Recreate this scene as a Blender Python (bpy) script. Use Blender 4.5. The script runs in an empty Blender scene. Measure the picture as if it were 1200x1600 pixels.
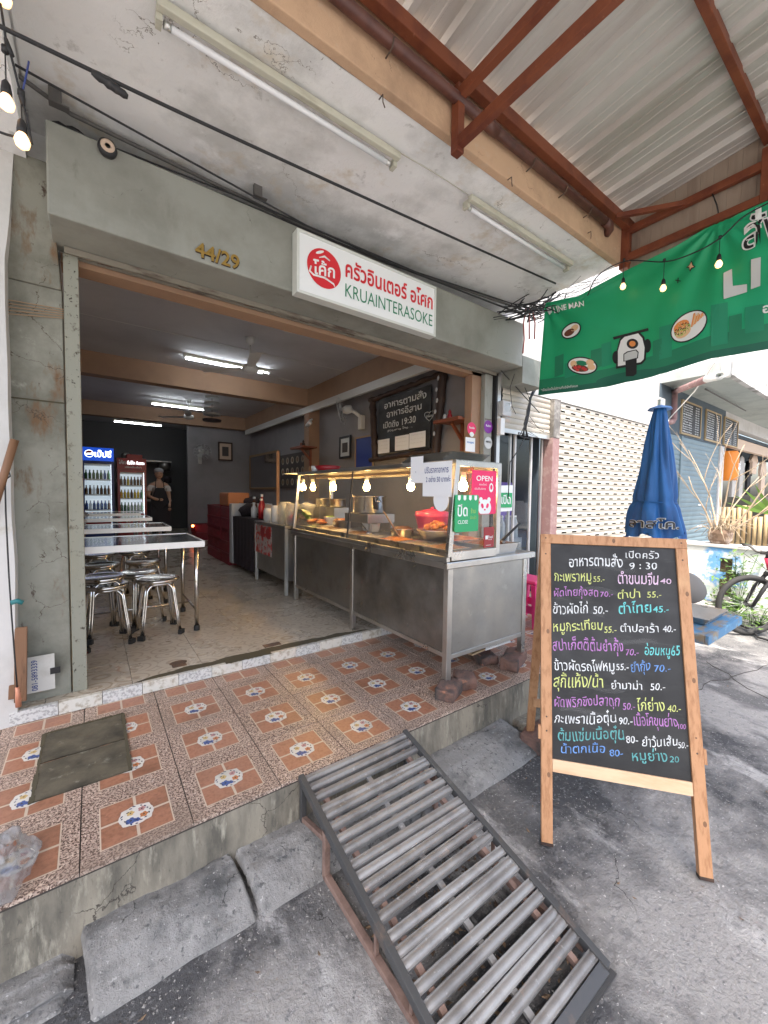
import bpy, bmesh, math, random
from mathutils import Vector, Matrix, noise
random.seed(7)
R = math.radians
S = bpy.context.scene
C = S.collection
# ------------------------------------------------------------------ camera
CAMZ = 1.52
FPX, CX, CY = 626.0, 600.0, 800.0
def _ray(u, v): return Vector((u-CX, -(v-CY), -FPX)).normalized()
_x = _ray(1460, 782); _y = _ray(143, 765)
_y0 = _y - _x*(_x.dot(_y)*0.5); _x = _x - _y0*(_x.dot(_y0)/_y0.dot(_y0)); _y = _y0
_x.normalize(); _y.normalize(); _z = _x.cross(_y)
ROT = Matrix((_x, _y, _z))
cam = bpy.data.objects.new('camera', bpy.data.cameras.new('camera')); C.objects.link(cam)
cam.data.sensor_fit = 'HORIZONTAL'; cam.data.sensor_width = 36; cam.data.lens = FPX/1200*36
cam.data.clip_start = 0.05; cam.data.clip_end = 500
cam.matrix_world = Matrix.Translation((0, 0, CAMZ)) @ ROT.to_4x4()
S.camera = cam
def at(u, v, x=None, y=None, z=None):
    """point of the place seen at pixel (u,v) of the survey photo, on a known plane of the place"""
    d = ROT @ _ray(u, v)
    t = (x/d.x) if x is not None else (y/d.y) if y is not None else (z-CAMZ)/d.z
    return Vector((d.x*t, d.y*t, CAMZ+d.z*t))
# ------------------------------------------------------------------ sky, sun, exposure
SUN_EL, SUN_AZ = 64.0, 222.0        # azimuth: compass-like, 0=+Y, 90=+X
w = bpy.data.worlds.new('World'); S.world = w; w.use_nodes = True
nt = w.node_tree; bg = nt.nodes['Background']
sky = nt.nodes.new('ShaderNodeTexSky'); sky.sky_type = 'NISHITA'; sky.sun_disc = False
sky.sun_elevation = R(SUN_EL); sky.sun_rotation = R(SUN_AZ); sky.air_density = 1.0; sky.dust_density = 5.0; sky.ozone_density = 0.6
nt.links.new(sky.outputs[0], bg.inputs[0]); bg.inputs[1].default_value = 0.15
sl = bpy.data.lights.new('sun', 'SUN'); sl.energy = 2.1; sl.angle = R(4.0); sl.color = (1, .95, .87)
so = bpy.data.objects.new('sun', sl); C.objects.link(so)
sd = Vector((math.sin(R(SUN_AZ))*math.cos(R(SUN_EL)), math.cos(R(SUN_AZ))*math.cos(R(SUN_EL)), math.sin(R(SUN_EL))))
so.rotation_euler = sd.to_track_quat('Z', 'Y').to_euler(); so.location = sd*30
S.view_settings.view_transform = 'Standard'; S.view_settings.look = 'None'
S.view_settings.exposure = 2.05; S.view_settings.gamma = 1.0
S.view_settings.use_curve_mapping = False
S.cycles.max_bounces = 8; S.cycles.diffuse_bounces = 5; S.cycles.transparent_max_bounces = 16
S.cycles.use_denoising = True
S.cycles.sample_clamp_indirect = 6
# ------------------------------------------------------------------ materials
M = {}
def mat(name, col, rough=.6, metal=0.0, var=(), bump=None, emit=None, alpha=None, spec=None, rvar=None, rnd=0.0, trans=0, coat=0, crack=None):
    """var: list of (scale, colour, lo, hi, detail, (sx,sy,sz)) noise layers; bump: (scale, strength, dist[, stretch]) or a list"""
    m = bpy.data.materials.new(name); m.use_nodes = True; t = m.node_tree; N = t.nodes; L = t.links
    b = N['Principled BSDF']; b.inputs['Roughness'].default_value = rough; b.inputs['Metallic'].default_value = metal
    c4 = lambda c: (c[0], c[1], c[2], 1)
    b.inputs['Base Color'].default_value = c4(col)
    if spec is not None: b.inputs['Specular IOR Level'].default_value = spec
    if coat: b.inputs['Coat Weight'].default_value = coat
    if trans: b.inputs['Transmission Weight'].default_value = trans
    tc = N.new('ShaderNodeNewGeometry')
    def nz(scale, detail, st, rough_=.6, off=0.0):
        mp = N.new('ShaderNodeMapping'); mp.inputs['Scale'].default_value = st; mp.inputs['Location'].default_value = (off, off*1.7, off*.6)
        L.new(tc.outputs['Position'], mp.inputs[0])
        n = N.new('ShaderNodeTexNoise'); n.inputs['Scale'].default_value = scale; n.inputs['Detail'].default_value = detail
        n.inputs['Roughness'].default_value = rough_; L.new(mp.outputs[0], n.inputs['Vector']); return n
    cur = None
    for i, v in enumerate(var):
        sc, c2, lo, hi = v[:4]; det = v[4] if len(v) > 4 else 4; st = v[5] if len(v) > 5 else (1, 1, 1)
        n = nz(sc, det, st, .65, i*3.7+len(name)*.31)
        r = N.new('ShaderNodeMapRange'); r.inputs['From Min'].default_value = lo; r.inputs['From Max'].default_value = hi
        L.new(n.outputs['Fac'], r.inputs['Value'])
        mx = N.new('ShaderNodeMix'); mx.data_type = 'RGBA'
        L.new(r.outputs[0], mx.inputs['Factor'])
        if cur is None: mx.inputs['A'].default_value = c4(col)
        else: L.new(cur, mx.inputs['A'])
        mx.inputs['B'].default_value = c4(c2); cur = mx.outputs['Result']
    if crack:
        sc, wd, cc_, msk = crack
        n1 = nz(sc*2.5, 6, (1, 1, 1), .6, 2.2); vm = N.new('ShaderNodeVectorMath'); vm.operation = 'MULTIPLY_ADD'
        L.new(n1.outputs['Color'], vm.inputs[0]); vm.inputs[1].default_value = (.5/sc,)*3; L.new(tc.outputs['Position'], vm.inputs[2])
        vo = N.new('ShaderNodeTexVoronoi'); vo.feature = 'DISTANCE_TO_EDGE'; vo.inputs['Scale'].default_value = sc; L.new(vm.outputs[0], vo.inputs['Vector'])
        r1 = N.new('ShaderNodeMapRange'); r1.inputs['From Min'].default_value = wd*sc; r1.inputs['From Max'].default_value = wd*sc*.4; L.new(vo.outputs['Distance'], r1.inputs['Value'])
        n2 = nz(sc*1.3, 4, (1, 1, 1), .6, 9.1); r2 = N.new('ShaderNodeMapRange'); r2.inputs['From Min'].default_value = msk; r2.inputs['From Max'].default_value = msk+.06; L.new(n2.outputs['Fac'], r2.inputs['Value'])
        mu = N.new('ShaderNodeMath'); mu.operation = 'MULTIPLY'; L.new(r1.outputs[0], mu.inputs[0]); L.new(r2.outputs[0], mu.inputs[1])
        mx = N.new('ShaderNodeMix'); mx.data_type = 'RGBA'; L.new(mu.outputs[0], mx.inputs['Factor'])
        if cur is None: mx.inputs['A'].default_value = c4(col)
        else: L.new(cur, mx.inputs['A'])
        mx.inputs['B'].default_value = c4(cc_); cur = mx.outputs['Result']
    if rnd:
        oi = N.new('ShaderNodeObjectInfo'); hs = N.new('ShaderNodeHueSaturation')
        r = N.new('ShaderNodeMapRange'); r.inputs['To Min'].default_value = 1-rnd; r.inputs['To Max'].default_value = 1+rnd
        L.new(oi.outputs['Random'], r.inputs['Value']); L.new(r.outputs[0], hs.inputs['Value'])
        if cur is None: hs.inputs['Color'].default_value = c4(col)
        else: L.new(cur, hs.inputs['Color'])
        cur = hs.outputs[0]
    if cur is not None: L.new(cur, b.inputs['Base Color'])
    if rvar:
        n = nz(rvar[0], 5, rvar[3] if len(rvar) > 3 else (1, 1, 1), .65, 11.3)
        r = N.new('ShaderNodeMapRange'); r.inputs['From Min'].default_value = .3; r.inputs['From Max'].default_value = .7
        r.inputs['To Min'].default_value = rvar[1]; r.inputs['To Max'].default_value = rvar[2]
        L.new(n.outputs['Fac'], r.inputs['Value']); L.new(r.outputs[0], b.inputs['Roughness'])
    if bump:
        bl = bump if isinstance(bump, list) else [bump]; prev = None
        for q in bl:
            n = nz(q[0], 6, q[3] if len(q) > 3 else (1, 1, 1), .7, 5.1)
            bp = N.new('ShaderNodeBump'); bp.inputs['Strength'].default_value = q[1]; bp.inputs['Distance'].default_value = q[2]
            L.new(n.outputs['Fac'], bp.inputs['Height'])
            if prev: L.new(prev, bp.inputs['Normal'])
            prev = bp.outputs[0]
        L.new(prev, b.inputs['Normal'])
    if emit:
        b.inputs['Emission Color'].default_value = c4(emit[0]); b.inputs['Emission Strength'].default_value = emit[1]
    if alpha is not None: b.inputs['Alpha'].default_value = alpha
    M[name] = m; return m
def glass(name, tint=(.9, .93, .93), gl=1.0, rough=.02, haze=0.0):
    m = bpy.data.materials.new(name); m.use_nodes = True; t = m.node_tree; N = t.nodes; L = t.links
    N.remove(N['Principled BSDF']); out = N['Material Output']
    tr = N.new('ShaderNodeBsdfTransparent'); tr.inputs[0].default_value = (*tint, 1)
    g = N.new('ShaderNodeBsdfGlossy'); g.inputs['Roughness'].default_value = rough
    lwt = N.new('ShaderNodeLayerWeight'); pw = N.new('ShaderNodeMath'); pw.operation = 'POWER'; pw.inputs[1].default_value = 5; L.new(lwt.outputs['Facing'], pw.inputs[0])
    mu = N.new('ShaderNodeMath'); mu.operation = 'MULTIPLY_ADD'; mu.inputs[1].default_value = .9*gl; mu.inputs[2].default_value = .06*gl; L.new(pw.outputs[0], mu.inputs[0])
    lwt.inputs[0].default_value = .5
    mx = N.new('ShaderNodeMixShader'); L.new(mu.outputs[0], mx.inputs[0]); L.new(tr.outputs[0], mx.inputs[1]); L.new(g.outputs[0], mx.inputs[2])
    last = mx
    if haze:
        d = N.new('ShaderNodeBsdfDiffuse'); d.inputs[0].default_value = (.7, .7, .68, 1)
        tc = N.new('ShaderNodeTexCoord'); n = N.new('ShaderNodeTexNoise'); n.inputs['Scale'].default_value = 5; n.inputs['Detail'].default_value = 6
        L.new(tc.outputs['Object'], n.inputs['Vector'])
        r = N.new('ShaderNodeMapRange'); r.inputs['From Min'].default_value = .35; r.inputs['From Max'].default_value = .8
        r.inputs['To Min'].default_value = haze*.3; r.inputs['To Max'].default_value = haze; L.new(n.outputs['Fac'], r.inputs['Value'])
        m2 = N.new('ShaderNodeMixShader'); L.new(r.outputs[0], m2.inputs[0]); L.new(mx.outputs[0], m2.inputs[1]); L.new(d.outputs[0], m2.inputs[2]); last = m2
    L.new(last.outputs[0], out.inputs[0]); M[name] = m; return m
def emis(name, col, s):
    return mat(name, (.8, .8, .8), .5, emit=(col, s))
# ------------------------------------------------------------------ mesh building
class MB:
    def __init__(s): s.b = bmesh.new()
    def _new(s, f, mi):
        for x in f: x.material_index = mi
    def box(s, x0, x1, y0, y1, z0, z1, mi=0, rot=None):
        vs = [s.b.verts.new((x, y, z)) for x in (x0, x1) for y in (y0, y1) for z in (z0, z1)]
        if rot:
            c = Vector(((x0+x1)/2, (y0+y1)/2, (z0+z1)/2))
            for v in vs: v.co = c + rot @ (v.co-c)
        idx = ((0, 1, 3, 2), (4, 6, 7, 5), (0, 4, 5, 1), (2, 3, 7, 6), (0, 2, 6, 4), (1, 5, 7, 3))
        for q in idx:
            f = s.b.faces.new([vs[i] for i in q]); f.material_index = mi
        return s
    def hexa(s, p, mi=0):
        """eight corners: bottom 4 (ccw) then top 4"""
        v = [s.b.verts.new(q) for q in p]
        for q in ((3, 2, 1, 0), (4, 5, 6, 7), (0, 1, 5, 4), (1, 2, 6, 5), (2, 3, 7, 6), (3, 0, 4, 7)):
            f = s.b.faces.new([v[i] for i in q]); f.material_index = mi
        return s
    def bar(s, a, b, wx, wy, mi=0, up=(0, 0, 1)):
        """rectangular bar from a to b, wx wide sideways, wy along up"""
        a = Vector(a); b = Vector(b); d = (b-a).normalized(); u = Vector(up); sd = d.cross(u)
        if sd.length < 1e-4: sd = d.cross(Vector((1, 0, 0)))
        sd.normalize(); u = sd.cross(d).normalized()
        p = []
        for c in (a, b):
            for q in ((-1, -1), (1, -1), (1, 1), (-1, 1)): p.append(c+sd*q[0]*wx/2+u*q[1]*wy/2)
        v = [s.b.verts.new(q) for q in p]
        for q in ((0, 3, 2, 1), (4, 5, 6, 7), (0, 1, 5, 4), (1, 2, 6, 5), (2, 3, 7, 6), (3, 0, 4, 7)):
            f = s.b.faces.new([v[i] for i in q]); f.material_index = mi
        return s
    def quad(s, pts, mi=0):
        f = s.b.faces.new([s.b.verts.new(p) for p in pts]); f.material_index = mi; return s
    def tube(s, pts, r, seg=8, mi=0, closed=False, caps=True):
        pts = [Vector(p) for p in pts]; n = len(pts); rr = r if isinstance(r, (list, tuple)) else [r]*n
        rings = []; prev = None
        for i, p in enumerate(pts):
            if closed: d = (pts[(i+1) % n]-pts[i-1])
            else: d = (pts[min(i+1, n-1)]-pts[max(i-1, 0)])
            if d.length < 1e-9: d = Vector((0, 0, 1))
            d.normalize()
            if prev is None:
                a = Vector((0, 0, 1)) if abs(d.z) < .9 else Vector((1, 0, 0))
                u = d.cross(a).normalized()
            else:
                u = prev - d*prev.dot(d)
                u = u.normalized() if u.length > 1e-6 else d.orthogonal().normalized()
            prev = u; w_ = d.cross(u)
            rings.append([s.b.verts.new(p+(u*math.cos(2*math.pi*k/seg)+w_*math.sin(2*math.pi*k/seg))*rr[i]) for k in range(seg)])
        m = n if closed else n-1
        for i in range(m):
            A = rings[i]; B = rings[(i+1) % n]
            for k in range(seg):
                f = s.b.faces.new((A[k], A[(k+1) % seg], B[(k+1) % seg], B[k])); f.material_index = mi; f.smooth = True
        if caps and not closed:
            f = s.b.faces.new(rings[0][::-1]); f.material_index = mi
            f = s.b.faces.new(rings[-1]); f.material_index = mi
        return s
    def lathe(s, prof, c=(0, 0, 0), seg=20, mi=0, mtx=None, smooth=True, a0=0, a1=2*math.pi):
        full = abs(a1-a0-2*math.pi) < 1e-6; rings = []; c = Vector(c); n = seg if full else seg+1
        for r, z in prof:
            ring = []
            for k in range(n):
                a = a0+(a1-a0)*k/seg
                p = Vector((r*math.cos(a), r*math.sin(a), z))
                if mtx: p = mtx @ p
                ring.append(s.b.verts.new(p+c))
            rings.append(ring)
        for i in range(len(rings)-1):
            A, B = rings[i], rings[i+1]
            for k in range(seg):
                j = (k+1) % n
                if (A[k].co-A[j].co).length < 1e-7 and (B[k].co-B[j].co).length < 1e-7: continue
                try:
                    f = s.b.faces.new((A[k], A[j], B[j], B[k])); f.material_index = mi; f.smooth = smooth
                except ValueError: pass
        return s
    def grid(s, fn, nu, nv, mi=0, smooth=True):
        V = [[s.b.verts.new(fn(i/nu, j/nv)) for j in range(nv+1)] for i in range(nu+1)]
        for i in range(nu):
            for j in range(nv):
                f = s.b.faces.new((V[i][j], V[i+1][j], V[i+1][j+1], V[i][j+1])); f.material_index = mi; f.smooth = smooth
        return s
    def blob(s, c, r, mi=0, sub=2, amp=.2, sc=(1, 1, 1), fq=3.0, seed=0):
        bm = bmesh.new(); bmesh.ops.create_icosphere(bm, subdivisions=sub, radius=1)
        mp = {}
        for v in bm.verts:
            d = 1+amp*noise.noise(v.co*fq+Vector((seed, seed*2, 0)))
            mp[v] = s.b.verts.new(Vector(c)+Vector((v.co.x*sc[0], v.co.y*sc[1], v.co.z*sc[2]))*r*d)
        for f in bm.faces:
            g = s.b.faces.new([mp[v] for v in f.verts]); g.material_index = mi; g.smooth = True
        bm.free(); return s
    def disc(s, c, ax, ay, ru, rv, seg=16, mi=0):
        c = Vector(c); ax = Vector(ax); ay = Vector(ay)
        return s.quad([c+ax*ru*math.cos(2*math.pi*k/seg)+ay*rv*math.sin(2*math.pi*k/seg) for k in range(seg)], mi)
    def mesh(s, name, mats):
        me = bpy.data.meshes.new(name)
        bmesh.ops.remove_doubles(s.b, verts=s.b.verts, dist=1e-6) if False else None
        bmesh.ops.recalc_face_normals(s.b, faces=[f for f in s.b.faces])
        s.b.to_mesh(me); s.b.free()
        for m in (mats if isinstance(mats, (list, tuple)) else [mats]): me.materials.append(M[m] if isinstance(m, str) else m)
        return me
    def build(s, name, mats, parent=None, bev=0, seg=2, label=None):
        return link(name, s.mesh(name, mats), parent, bev, seg, label)
def link(name, me, parent=None, bev=0, seg=2, label=None):
    o = bpy.data.objects.new(name, me); C.objects.link(o)
    if parent is not None: setp(o, parent)
    if bev:
        b = o.modifiers.new('bevel', 'BEVEL'); b.width = bev; b.segments = seg; b.limit_method = 'ANGLE'; b.angle_limit = R(40)
        b.harden_normals = False
    if label: o['label'] = label
    return o
WM = {}
def setp(o, parent):
    o.parent = parent
    m = WM.get(parent.name, Matrix.Identity(4))
    o.matrix_parent_inverse = m.inverted()
def thing(name, label, cat, loc=(0, 0, 0), group=None, rz=0):
    o = bpy.data.objects.new(name, None); C.objects.link(o); o.location = loc; o.rotation_euler = (0, 0, rz)
    o.empty_display_size = .05
    WM[o.name] = Matrix.Translation(loc) @ Matrix.Rotation(rz, 4, 'Z')
    o['label'] = label; o['category'] = cat
    if group: o['group'] = group
    return o
def T(o, label, cat, group=None):
    o['label'] = label; o['category'] = cat
    if group: o['group'] = group
    return o
def struct(o): o['kind'] = 'structure'; return o
def dup(root, label, dloc=None, rz=None, mtx=None, group=None):
    def cp(o, par):
        c = o.copy(); C.objects.link(c)
        if par is not None: c.parent = par
        for ch in o.children: cp(ch, c)
        return c
    r = cp(root, None)
    if dloc is not None: r.location = Vector(root.location)+Vector(dloc)
    if rz is not None: r.rotation_euler = (0, 0, rz)
    r['label'] = label
    if group: r['group'] = group
    return r
_tc = {}
def textmesh(s, extr=0.0, off=0.0):
    k = (s, extr, off)
    if k not in _tc:
        cu = bpy.data.curves.new('t', 'FONT'); cu.body = s; cu.size = 1; cu.offset = off; cu.resolution_u = 3
        o = bpy.data.objects.new('t', cu); C.objects.link(o)
        dg = bpy.context.evaluated_depsgraph_get()
        me = bpy.data.meshes.new_from_object(o.evaluated_get(dg))
        _tc[k] = ([v.co.copy() for v in me.vertices], [tuple(p.vertices) for p in me.polygons])
        bpy.data.objects.remove(o); bpy.data.curves.remove(cu)
    return _tc[k]
def add_text(mb, s, fn, w=None, h=None, mi=0, off=0.0, jit=0.0, sub=0):
    """fn(x,y)->point, x in 0..w, y in 0..h (bounding box of the text fitted)"""
    vs, fs = textmesh(s, 0, off)
    if not vs: return
    x0 = min(v.x for v in vs); x1 = max(v.x for v in vs); y0 = min(v.y for v in vs); y1 = max(v.y for v in vs)
    if w is None: w = (x1-x0)*h/(y1-y0)
    if h is None: h = (y1-y0)*w/(x1-x0)
    sx = w/max(x1-x0, 1e-6); sy = h/max(y1-y0, 1e-6)
    nv = []
    for v in vs:
        x = (v.x-x0)*sx; y = (v.y-y0)*sy
        if jit:
            q = Vector((x/h*2.2, y/h*2.2, len(s)*1.3+x0)); y += jit*1.3*noise.noise(q)+jit*.8*math.sin(x/h*1.3+len(s)); x += jit*1.3*noise.noise(q+Vector((7, 3, 1)))
        nv.append(mb.b.verts.new(fn(x, y)))
    for f in fs:
        try:
            g = mb.b.faces.new([nv[i] for i in f]); g.material_index = mi
        except ValueError: pass
def plane_fn(o, ux, uy, n, off=.001):
    o = Vector(o); ux = Vector(ux); uy = Vector(uy); n = Vector(n)
    return lambda x, y: o+ux*x+uy*y+n*off
# ---- surfaces
mat('street', (.34, .328, .31), .85, crack=(1.1, .0035, (.05, .048, .045), .5), var=[(.8, (.07, .07, .072), .475, .575, 12), (1.9, (.13, .128, .125), .52, .6, 12, (1, .5, 1)), (4, (.5, .49, .47), .56, .66, 12, (.8, .35, 1)), (9, (.17, .168, .165), .6, .7, 12), (46, (.2, .198, .195), .56, .66, 6), (85, (.56, .54, .51), .64, .7, 3)],
    bump=[(9, .7, .03), (34, .8, .012), (120, .7, .004)], rvar=(3, .5, .95))
mat('kerb_concrete', (.27, .262, .248), .85, crack=(5, .002, (.05, .05, .048), .54), var=[(2.6, (.1, .1, .098), .48, .62, 12), (5, (.4, .39, .37), .56, .7, 12), (14, (.17, .168, .16), .56, .66, 12), (42, (.1, .1, .1), .58, .66, 6), (60, (.46, .45, .43), .64, .7, 3)], bump=[(12, .8, .02), (40, .8, .008), (110, .8, .004)], rvar=(6, .55, .95))
mat('riser_concrete', (.27, .24, .185), .9, crack=(3, .0022, (.06, .05, .04), .5), var=[(3, (.11, .1, .08), .42, .62, 8, (2, 2, .5)), (9, (.4, .37, .29), .55, .72, 8, (3, 3, .6)), (26, (.08, .075, .06), .6, .75, 5, (3, 3, .7))], bump=[(25, .5, .006), (120, .4, .002)])
mat('slab_dirty', (.11, .095, .065), .8, var=[(4, (.045, .04, .028), .45, .65, 7), (14, (.26, .25, .2), .6, .75, 6)], bump=[(20, .4, .006)], rvar=(4, .4, .9))
mat('granite', (.45, .335, .27), .45, var=[(140, (.09, .05, .035), .48, .54, 2), (110, (.62, .5, .4), .57, .62, 2), (2.0, (.2, .15, .115), .5, .75, 9), (6, (.1, .08, .06), .6, .78, 8)], bump=(120, .3, .002), rnd=.08, rvar=(5, .3, .6))
mat('tile_orange', (.37, .175, .105), .35, var=[(60, (.29, .13, .078), .45, .65, 3), (3, (.17, .08, .045), .5, .75, 8), (9, (.14, .075, .05), .62, .76, 8)], rnd=.08)
mat('tile_line', (.52, .43, .33), .4)
mat('tile_white', (.6, .58, .53), .35, var=[(5, (.4, .37, .31), .5, .75, 6)])
mat('p_navy', (.03, .045, .11), .4); mat('p_blue', (.06, .1, .27), .4); mat('p_yellow', (.5, .36, .14), .4); mat('p_pink', (.42, .22, .21), .4)
mat('p_orange', (.45, .17, .06), .4); mat('p_dark', (.05, .05, .05), .5)
mat('grout', (.05, .042, .036), .9)
mat('plaster_white', (.58, .57, .55), .8, var=[(1.6, (.46, .45, .42), .5, .75, 8), (5, (.42, .38, .31), .62, .78, 8), (18, (.2, .19, .17), .7, .8, 5)], bump=[(6, .35, .012), (40, .25, .003)])
mat('soffit', (.8, .8, .79), .85, crack=(1.3, .0018, (.3, .28, .25), .5), var=[(1.2, (.55, .55, .535), .48, .62, 9), (2.6, (.56, .48, .36), .56, .72, 9), (7, (.36, .35, .33), .61, .74, 8), (1.9, (.86, .86, .86), .58, .68, 8), (38, (.12, .11, .1), .7, .77, 5)], bump=[(9, .55, .015), (45, .4, .004)])
mat('fascia_tan', (.56, .37, .235), .85, crack=(2.2, .0016, (.22, .14, .09), .5), var=[(3, (.38, .25, .16), .45, .7, 8), (14, (.55, .4, .28), .6, .75, 6), (30, (.16, .12, .09), .7, .78, 5)], bump=[(60, .5, .005)])
mat('beam_green', (.275, .28, .245), .7, crack=(2.2, .0014, (.08, .075, .06), .52), var=[(1.5, (.18, .18, .152), .45, .7, 8), (3, (.28, .285, .25), .55, .68, 9, (1, 1, .35)), (7, (.13, .125, .1), .62, .74, 9, (1, 1, .3)), (30, (.13, .12, .1), .7, .78, 4, (1, 1, .25))], bump=[(8, .25, .008), (60, .2, .002)])
mat('pillar_green', (.26, .257, .212), .75, crack=(4, .0016, (.06, .04, .025), .5), var=[(2, (.13, .125, .095), .42, .62, 8), (3.5, (.15, .085, .04), .56, .66, 10, (1.6, 1.6, .6)), (12, (.055, .03, .018), .63, .7, 8, (1.5, 1.5, .8)), (5, (.36, .37, .31), .62, .72, 9)], bump=[(12, .4, .006), (70, .3, .002)])
mat('jamb_rust', (.26, .26, .21), .7, var=[(14, (.06, .035, .02), .58, .66, 7), (40, (.04, .03, .02), .62, .68, 5), (4, (.25, .24, .18), .5, .7, 6, (1, 1, .3))], bump=[(30, .4, .004)])
mat('rust_dark', (.09, .06, .045), .8, var=[(12, (.2, .11, .06), .5, .65, 7)], bump=(40, .4, .003))
mat('track_steel', (.22, .2, .16), .6, var=[(9, (.08, .055, .04), .5, .65, 7, (.4, 2, 2))], bump=(30, .3, .003))
mat('wall_inner', (.25, .24, .245), .75, var=[(1.5, (.2, .195, .2), .45, .7, 6)], bump=(30, .15, .002))
mat('ceiling_inner', (.52, .51, .52), .85, var=[(1.2, (.44, .43, .44), .45, .7, 5)])
mat('beam_tan', (.34, .21, .13), .7, var=[(2, (.28, .17, .11), .45, .7, 6)], bump=(40, .15, .002))
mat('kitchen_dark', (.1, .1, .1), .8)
mat('steel_red', (.2, .06, .028), .5, var=[(6, (.13, .035, .02), .45, .65, 6), (30, (.3, .13, .08), .66, .75, 4)], bump=(50, .2, .002), spec=.3)
mat('pipe_brown', (.115, .045, .033), .45, var=[(9, (.07, .025, .02), .45, .65, 5)])
mat('roof_metal', (.52, .5, .465), .42, .15, var=[(2, (.4, .365, .325), .45, .7, 6, (2, .3, 1)), (14, (.55, .54, .51), .55, .75, 5, (2, .15, 1))], bump=(220, .25, .001), rnd=.03)
mat('roof_side', (.34, .27, .21), .5, .1, var=[(4, (.24, .18, .14), .45, .7, 6, (1, 3, .3))], rnd=.06)
mat('steel', (.56, .54, .51), .3, 1, var=[(3, (.44, .42, .39), .45, .7, 6), (40, (.36, .35, .33), .66, .76, 4)], rvar=(5, .22, .48), bump=(60, .06, .002))
mat('steel_panel', (.4, .385, .36), .4, .97, var=[(2, (.34, .33, .31), .45, .7, 7), (9, (.5, .49, .47), .6, .75, 8), (24, (.27, .26, .24), .66, .75, 6)], rvar=(6, .3, .6), bump=[(2.5, .25, .01), (50, .08, .002)])
mat('chrome', (.68, .66, .63), .13, 1, rvar=(8, .08, .22))
mat('table_top', (.42, .42, .44), .12, 1, rvar=(6, .08, .2))
mat('alu_edge', (.75, .75, .74), .4, .6)
mat('alu', (.62, .62, .6), .4, .8, rvar=(8, .3, .5))
mat('rubber', (.02, .02, .02), .7)
mat('black', (.015, .015, .016), .55)
mat('cable_black', (.018, .018, .02), .6, var=[(30, (.06, .055, .05), .6, .75, 4)])
mat('cable_grey', (.1, .095, .09), .7)
mat('cable_pink', (.35, .1, .09), .6)
mat('ramp_steel', (.31, .3, .285), .5, .35, var=[(5, (.2, .19, .18), .42, .62, 7), (16, (.4, .31, .25), .62, .74, 8), (40, (.5, .5, .48), .62, .74, 5)], bump=[(40, .4, .003)], rnd=.12)
mat('ramp_rail', (.1, .1, .1), .5, .5, var=[(9, (.2, .15, .12), .56, .7, 7), (3, (.25, .25, .25), .6, .75, 6)], bump=(50, .3, .003))
mat('rust_pink', (.3, .2, .16), .7, .2, var=[(9, (.16, .1, .08), .45, .65, 7)])
mat('debris', (.3, .2, .12), .9, var=[(30, (.1, .07, .05), .45, .6, 5)], bump=(40, .8, .01), rnd=.4)
mat('pine', (.47, .245, .12), .6, var=[(7, (.3, .135, .055), .46, .66, 8, (6, 6, .45)), (2.5, (.6, .36, .19), .55, .75, 5), (11, (.38, .16, .06), .66, .74, 6, (3, 3, .9))], bump=(30, .2, .002, (5, 5, .4)))
mat('pine_pale', (.7, .48, .3), .55, var=[(4, (.6, .36, .2), .45, .7, 6, (1, 1, 5)), (13, (.45, .22, .1), .68, .75, 5)])
mat('chalkboard', (.012, .012, .0125), .6, rvar=(4, .4, .75), var=[(3, (.028, .028, .028), .48, .7, 8, (.7, .7, 2)), (10, (.06, .06, .058), .6, .8, 8, (.35, .35, 2.2))])
for n_, c_ in (('white', (.82, .84, .84)), ('yellow', (.72, .78, .2)), ('purple', (.55, .2, .6)), ('cyan', (.12, .68, .68)), ('blue', (.12, .32, .75)), ('pink', (.8, .55, .75)), ('teal', (.1, .42, .42))):
    g_ = sum(c_)/3; c_ = tuple(q*.72+g_*.13 for q in c_)
    mat('chalk_'+n_, c_, .9, var=[(45, tuple(q*.5 for q in c_), .48, .7, 5)])
mat('sign_white', (.78, .8, .8), .35); mat('sign_red', (.62, .02, .03), .35); mat('sign_green', (.02, .2, .1), .35); mat('frame_pale', (.6, .62, .58), .4)
mat('gold', (.42, .27, .07), .35, .8)
mat('tube_white', (.75, .76, .78), .25); mat('fixture', (.5, .49, .4), .5, var=[(8, (.34, .32, .24), .5, .7, 6, (.5, 2, 2))])
emis('tube_lit', (.86, .93, 1), 9)
emis('bulb_lit', (1, .6, .2), 42)
emis('bulb_fest', (1, .52, .18), .8)
emis('fridge_glow', (.75, .88, 1), .14)
emis('fridge_strip', (.8, .9, 1), 2.2)
emis('lit_white', (.9, .95, 1), .8)
emis('ember', (1, .15, .04), 6)
glass('glass', (.93, .94, .93), .9, .02, .06)
glass('glass_clear', (.92, .95, .95), 1, .02)
glass('glass_bulb', (1, .9, .7), .8, .02)
mat('banner', (.008, .33, .13), .45, var=[(1.2, (.012, .38, .18), .4, .7, 3)], bump=(9, .12, .01, (1, .6, 1.4)))
mat('banner_dark', (.012, .2, .1), .45); mat('banner_deep', (.01, .12, .075), .45); mat('banner_mid', (.012, .25, .13), .45)
mat('print_white', (.78, .8, .78), .45); mat('print_black', (.012, .012, .013), .45); mat('print_orange', (.75, .27, .07), .45); mat('print_brown', (.14, .04, .02), .45)
mat('print_tan', (.75, .5, .28), .45); mat('print_red', (.55, .04, .04), .45); mat('print_lime', (.35, .5, .1), .45); mat('print_grey', (.55, .57, .56), .45)
mat('panda_pink', (.78, .015, .12), .35); mat('go_green', (.015, .34, .12), .35); mat('paper', (.75, .76, .78), .7); mat('ink_blue', (.03, .05, .2), .6)
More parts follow.
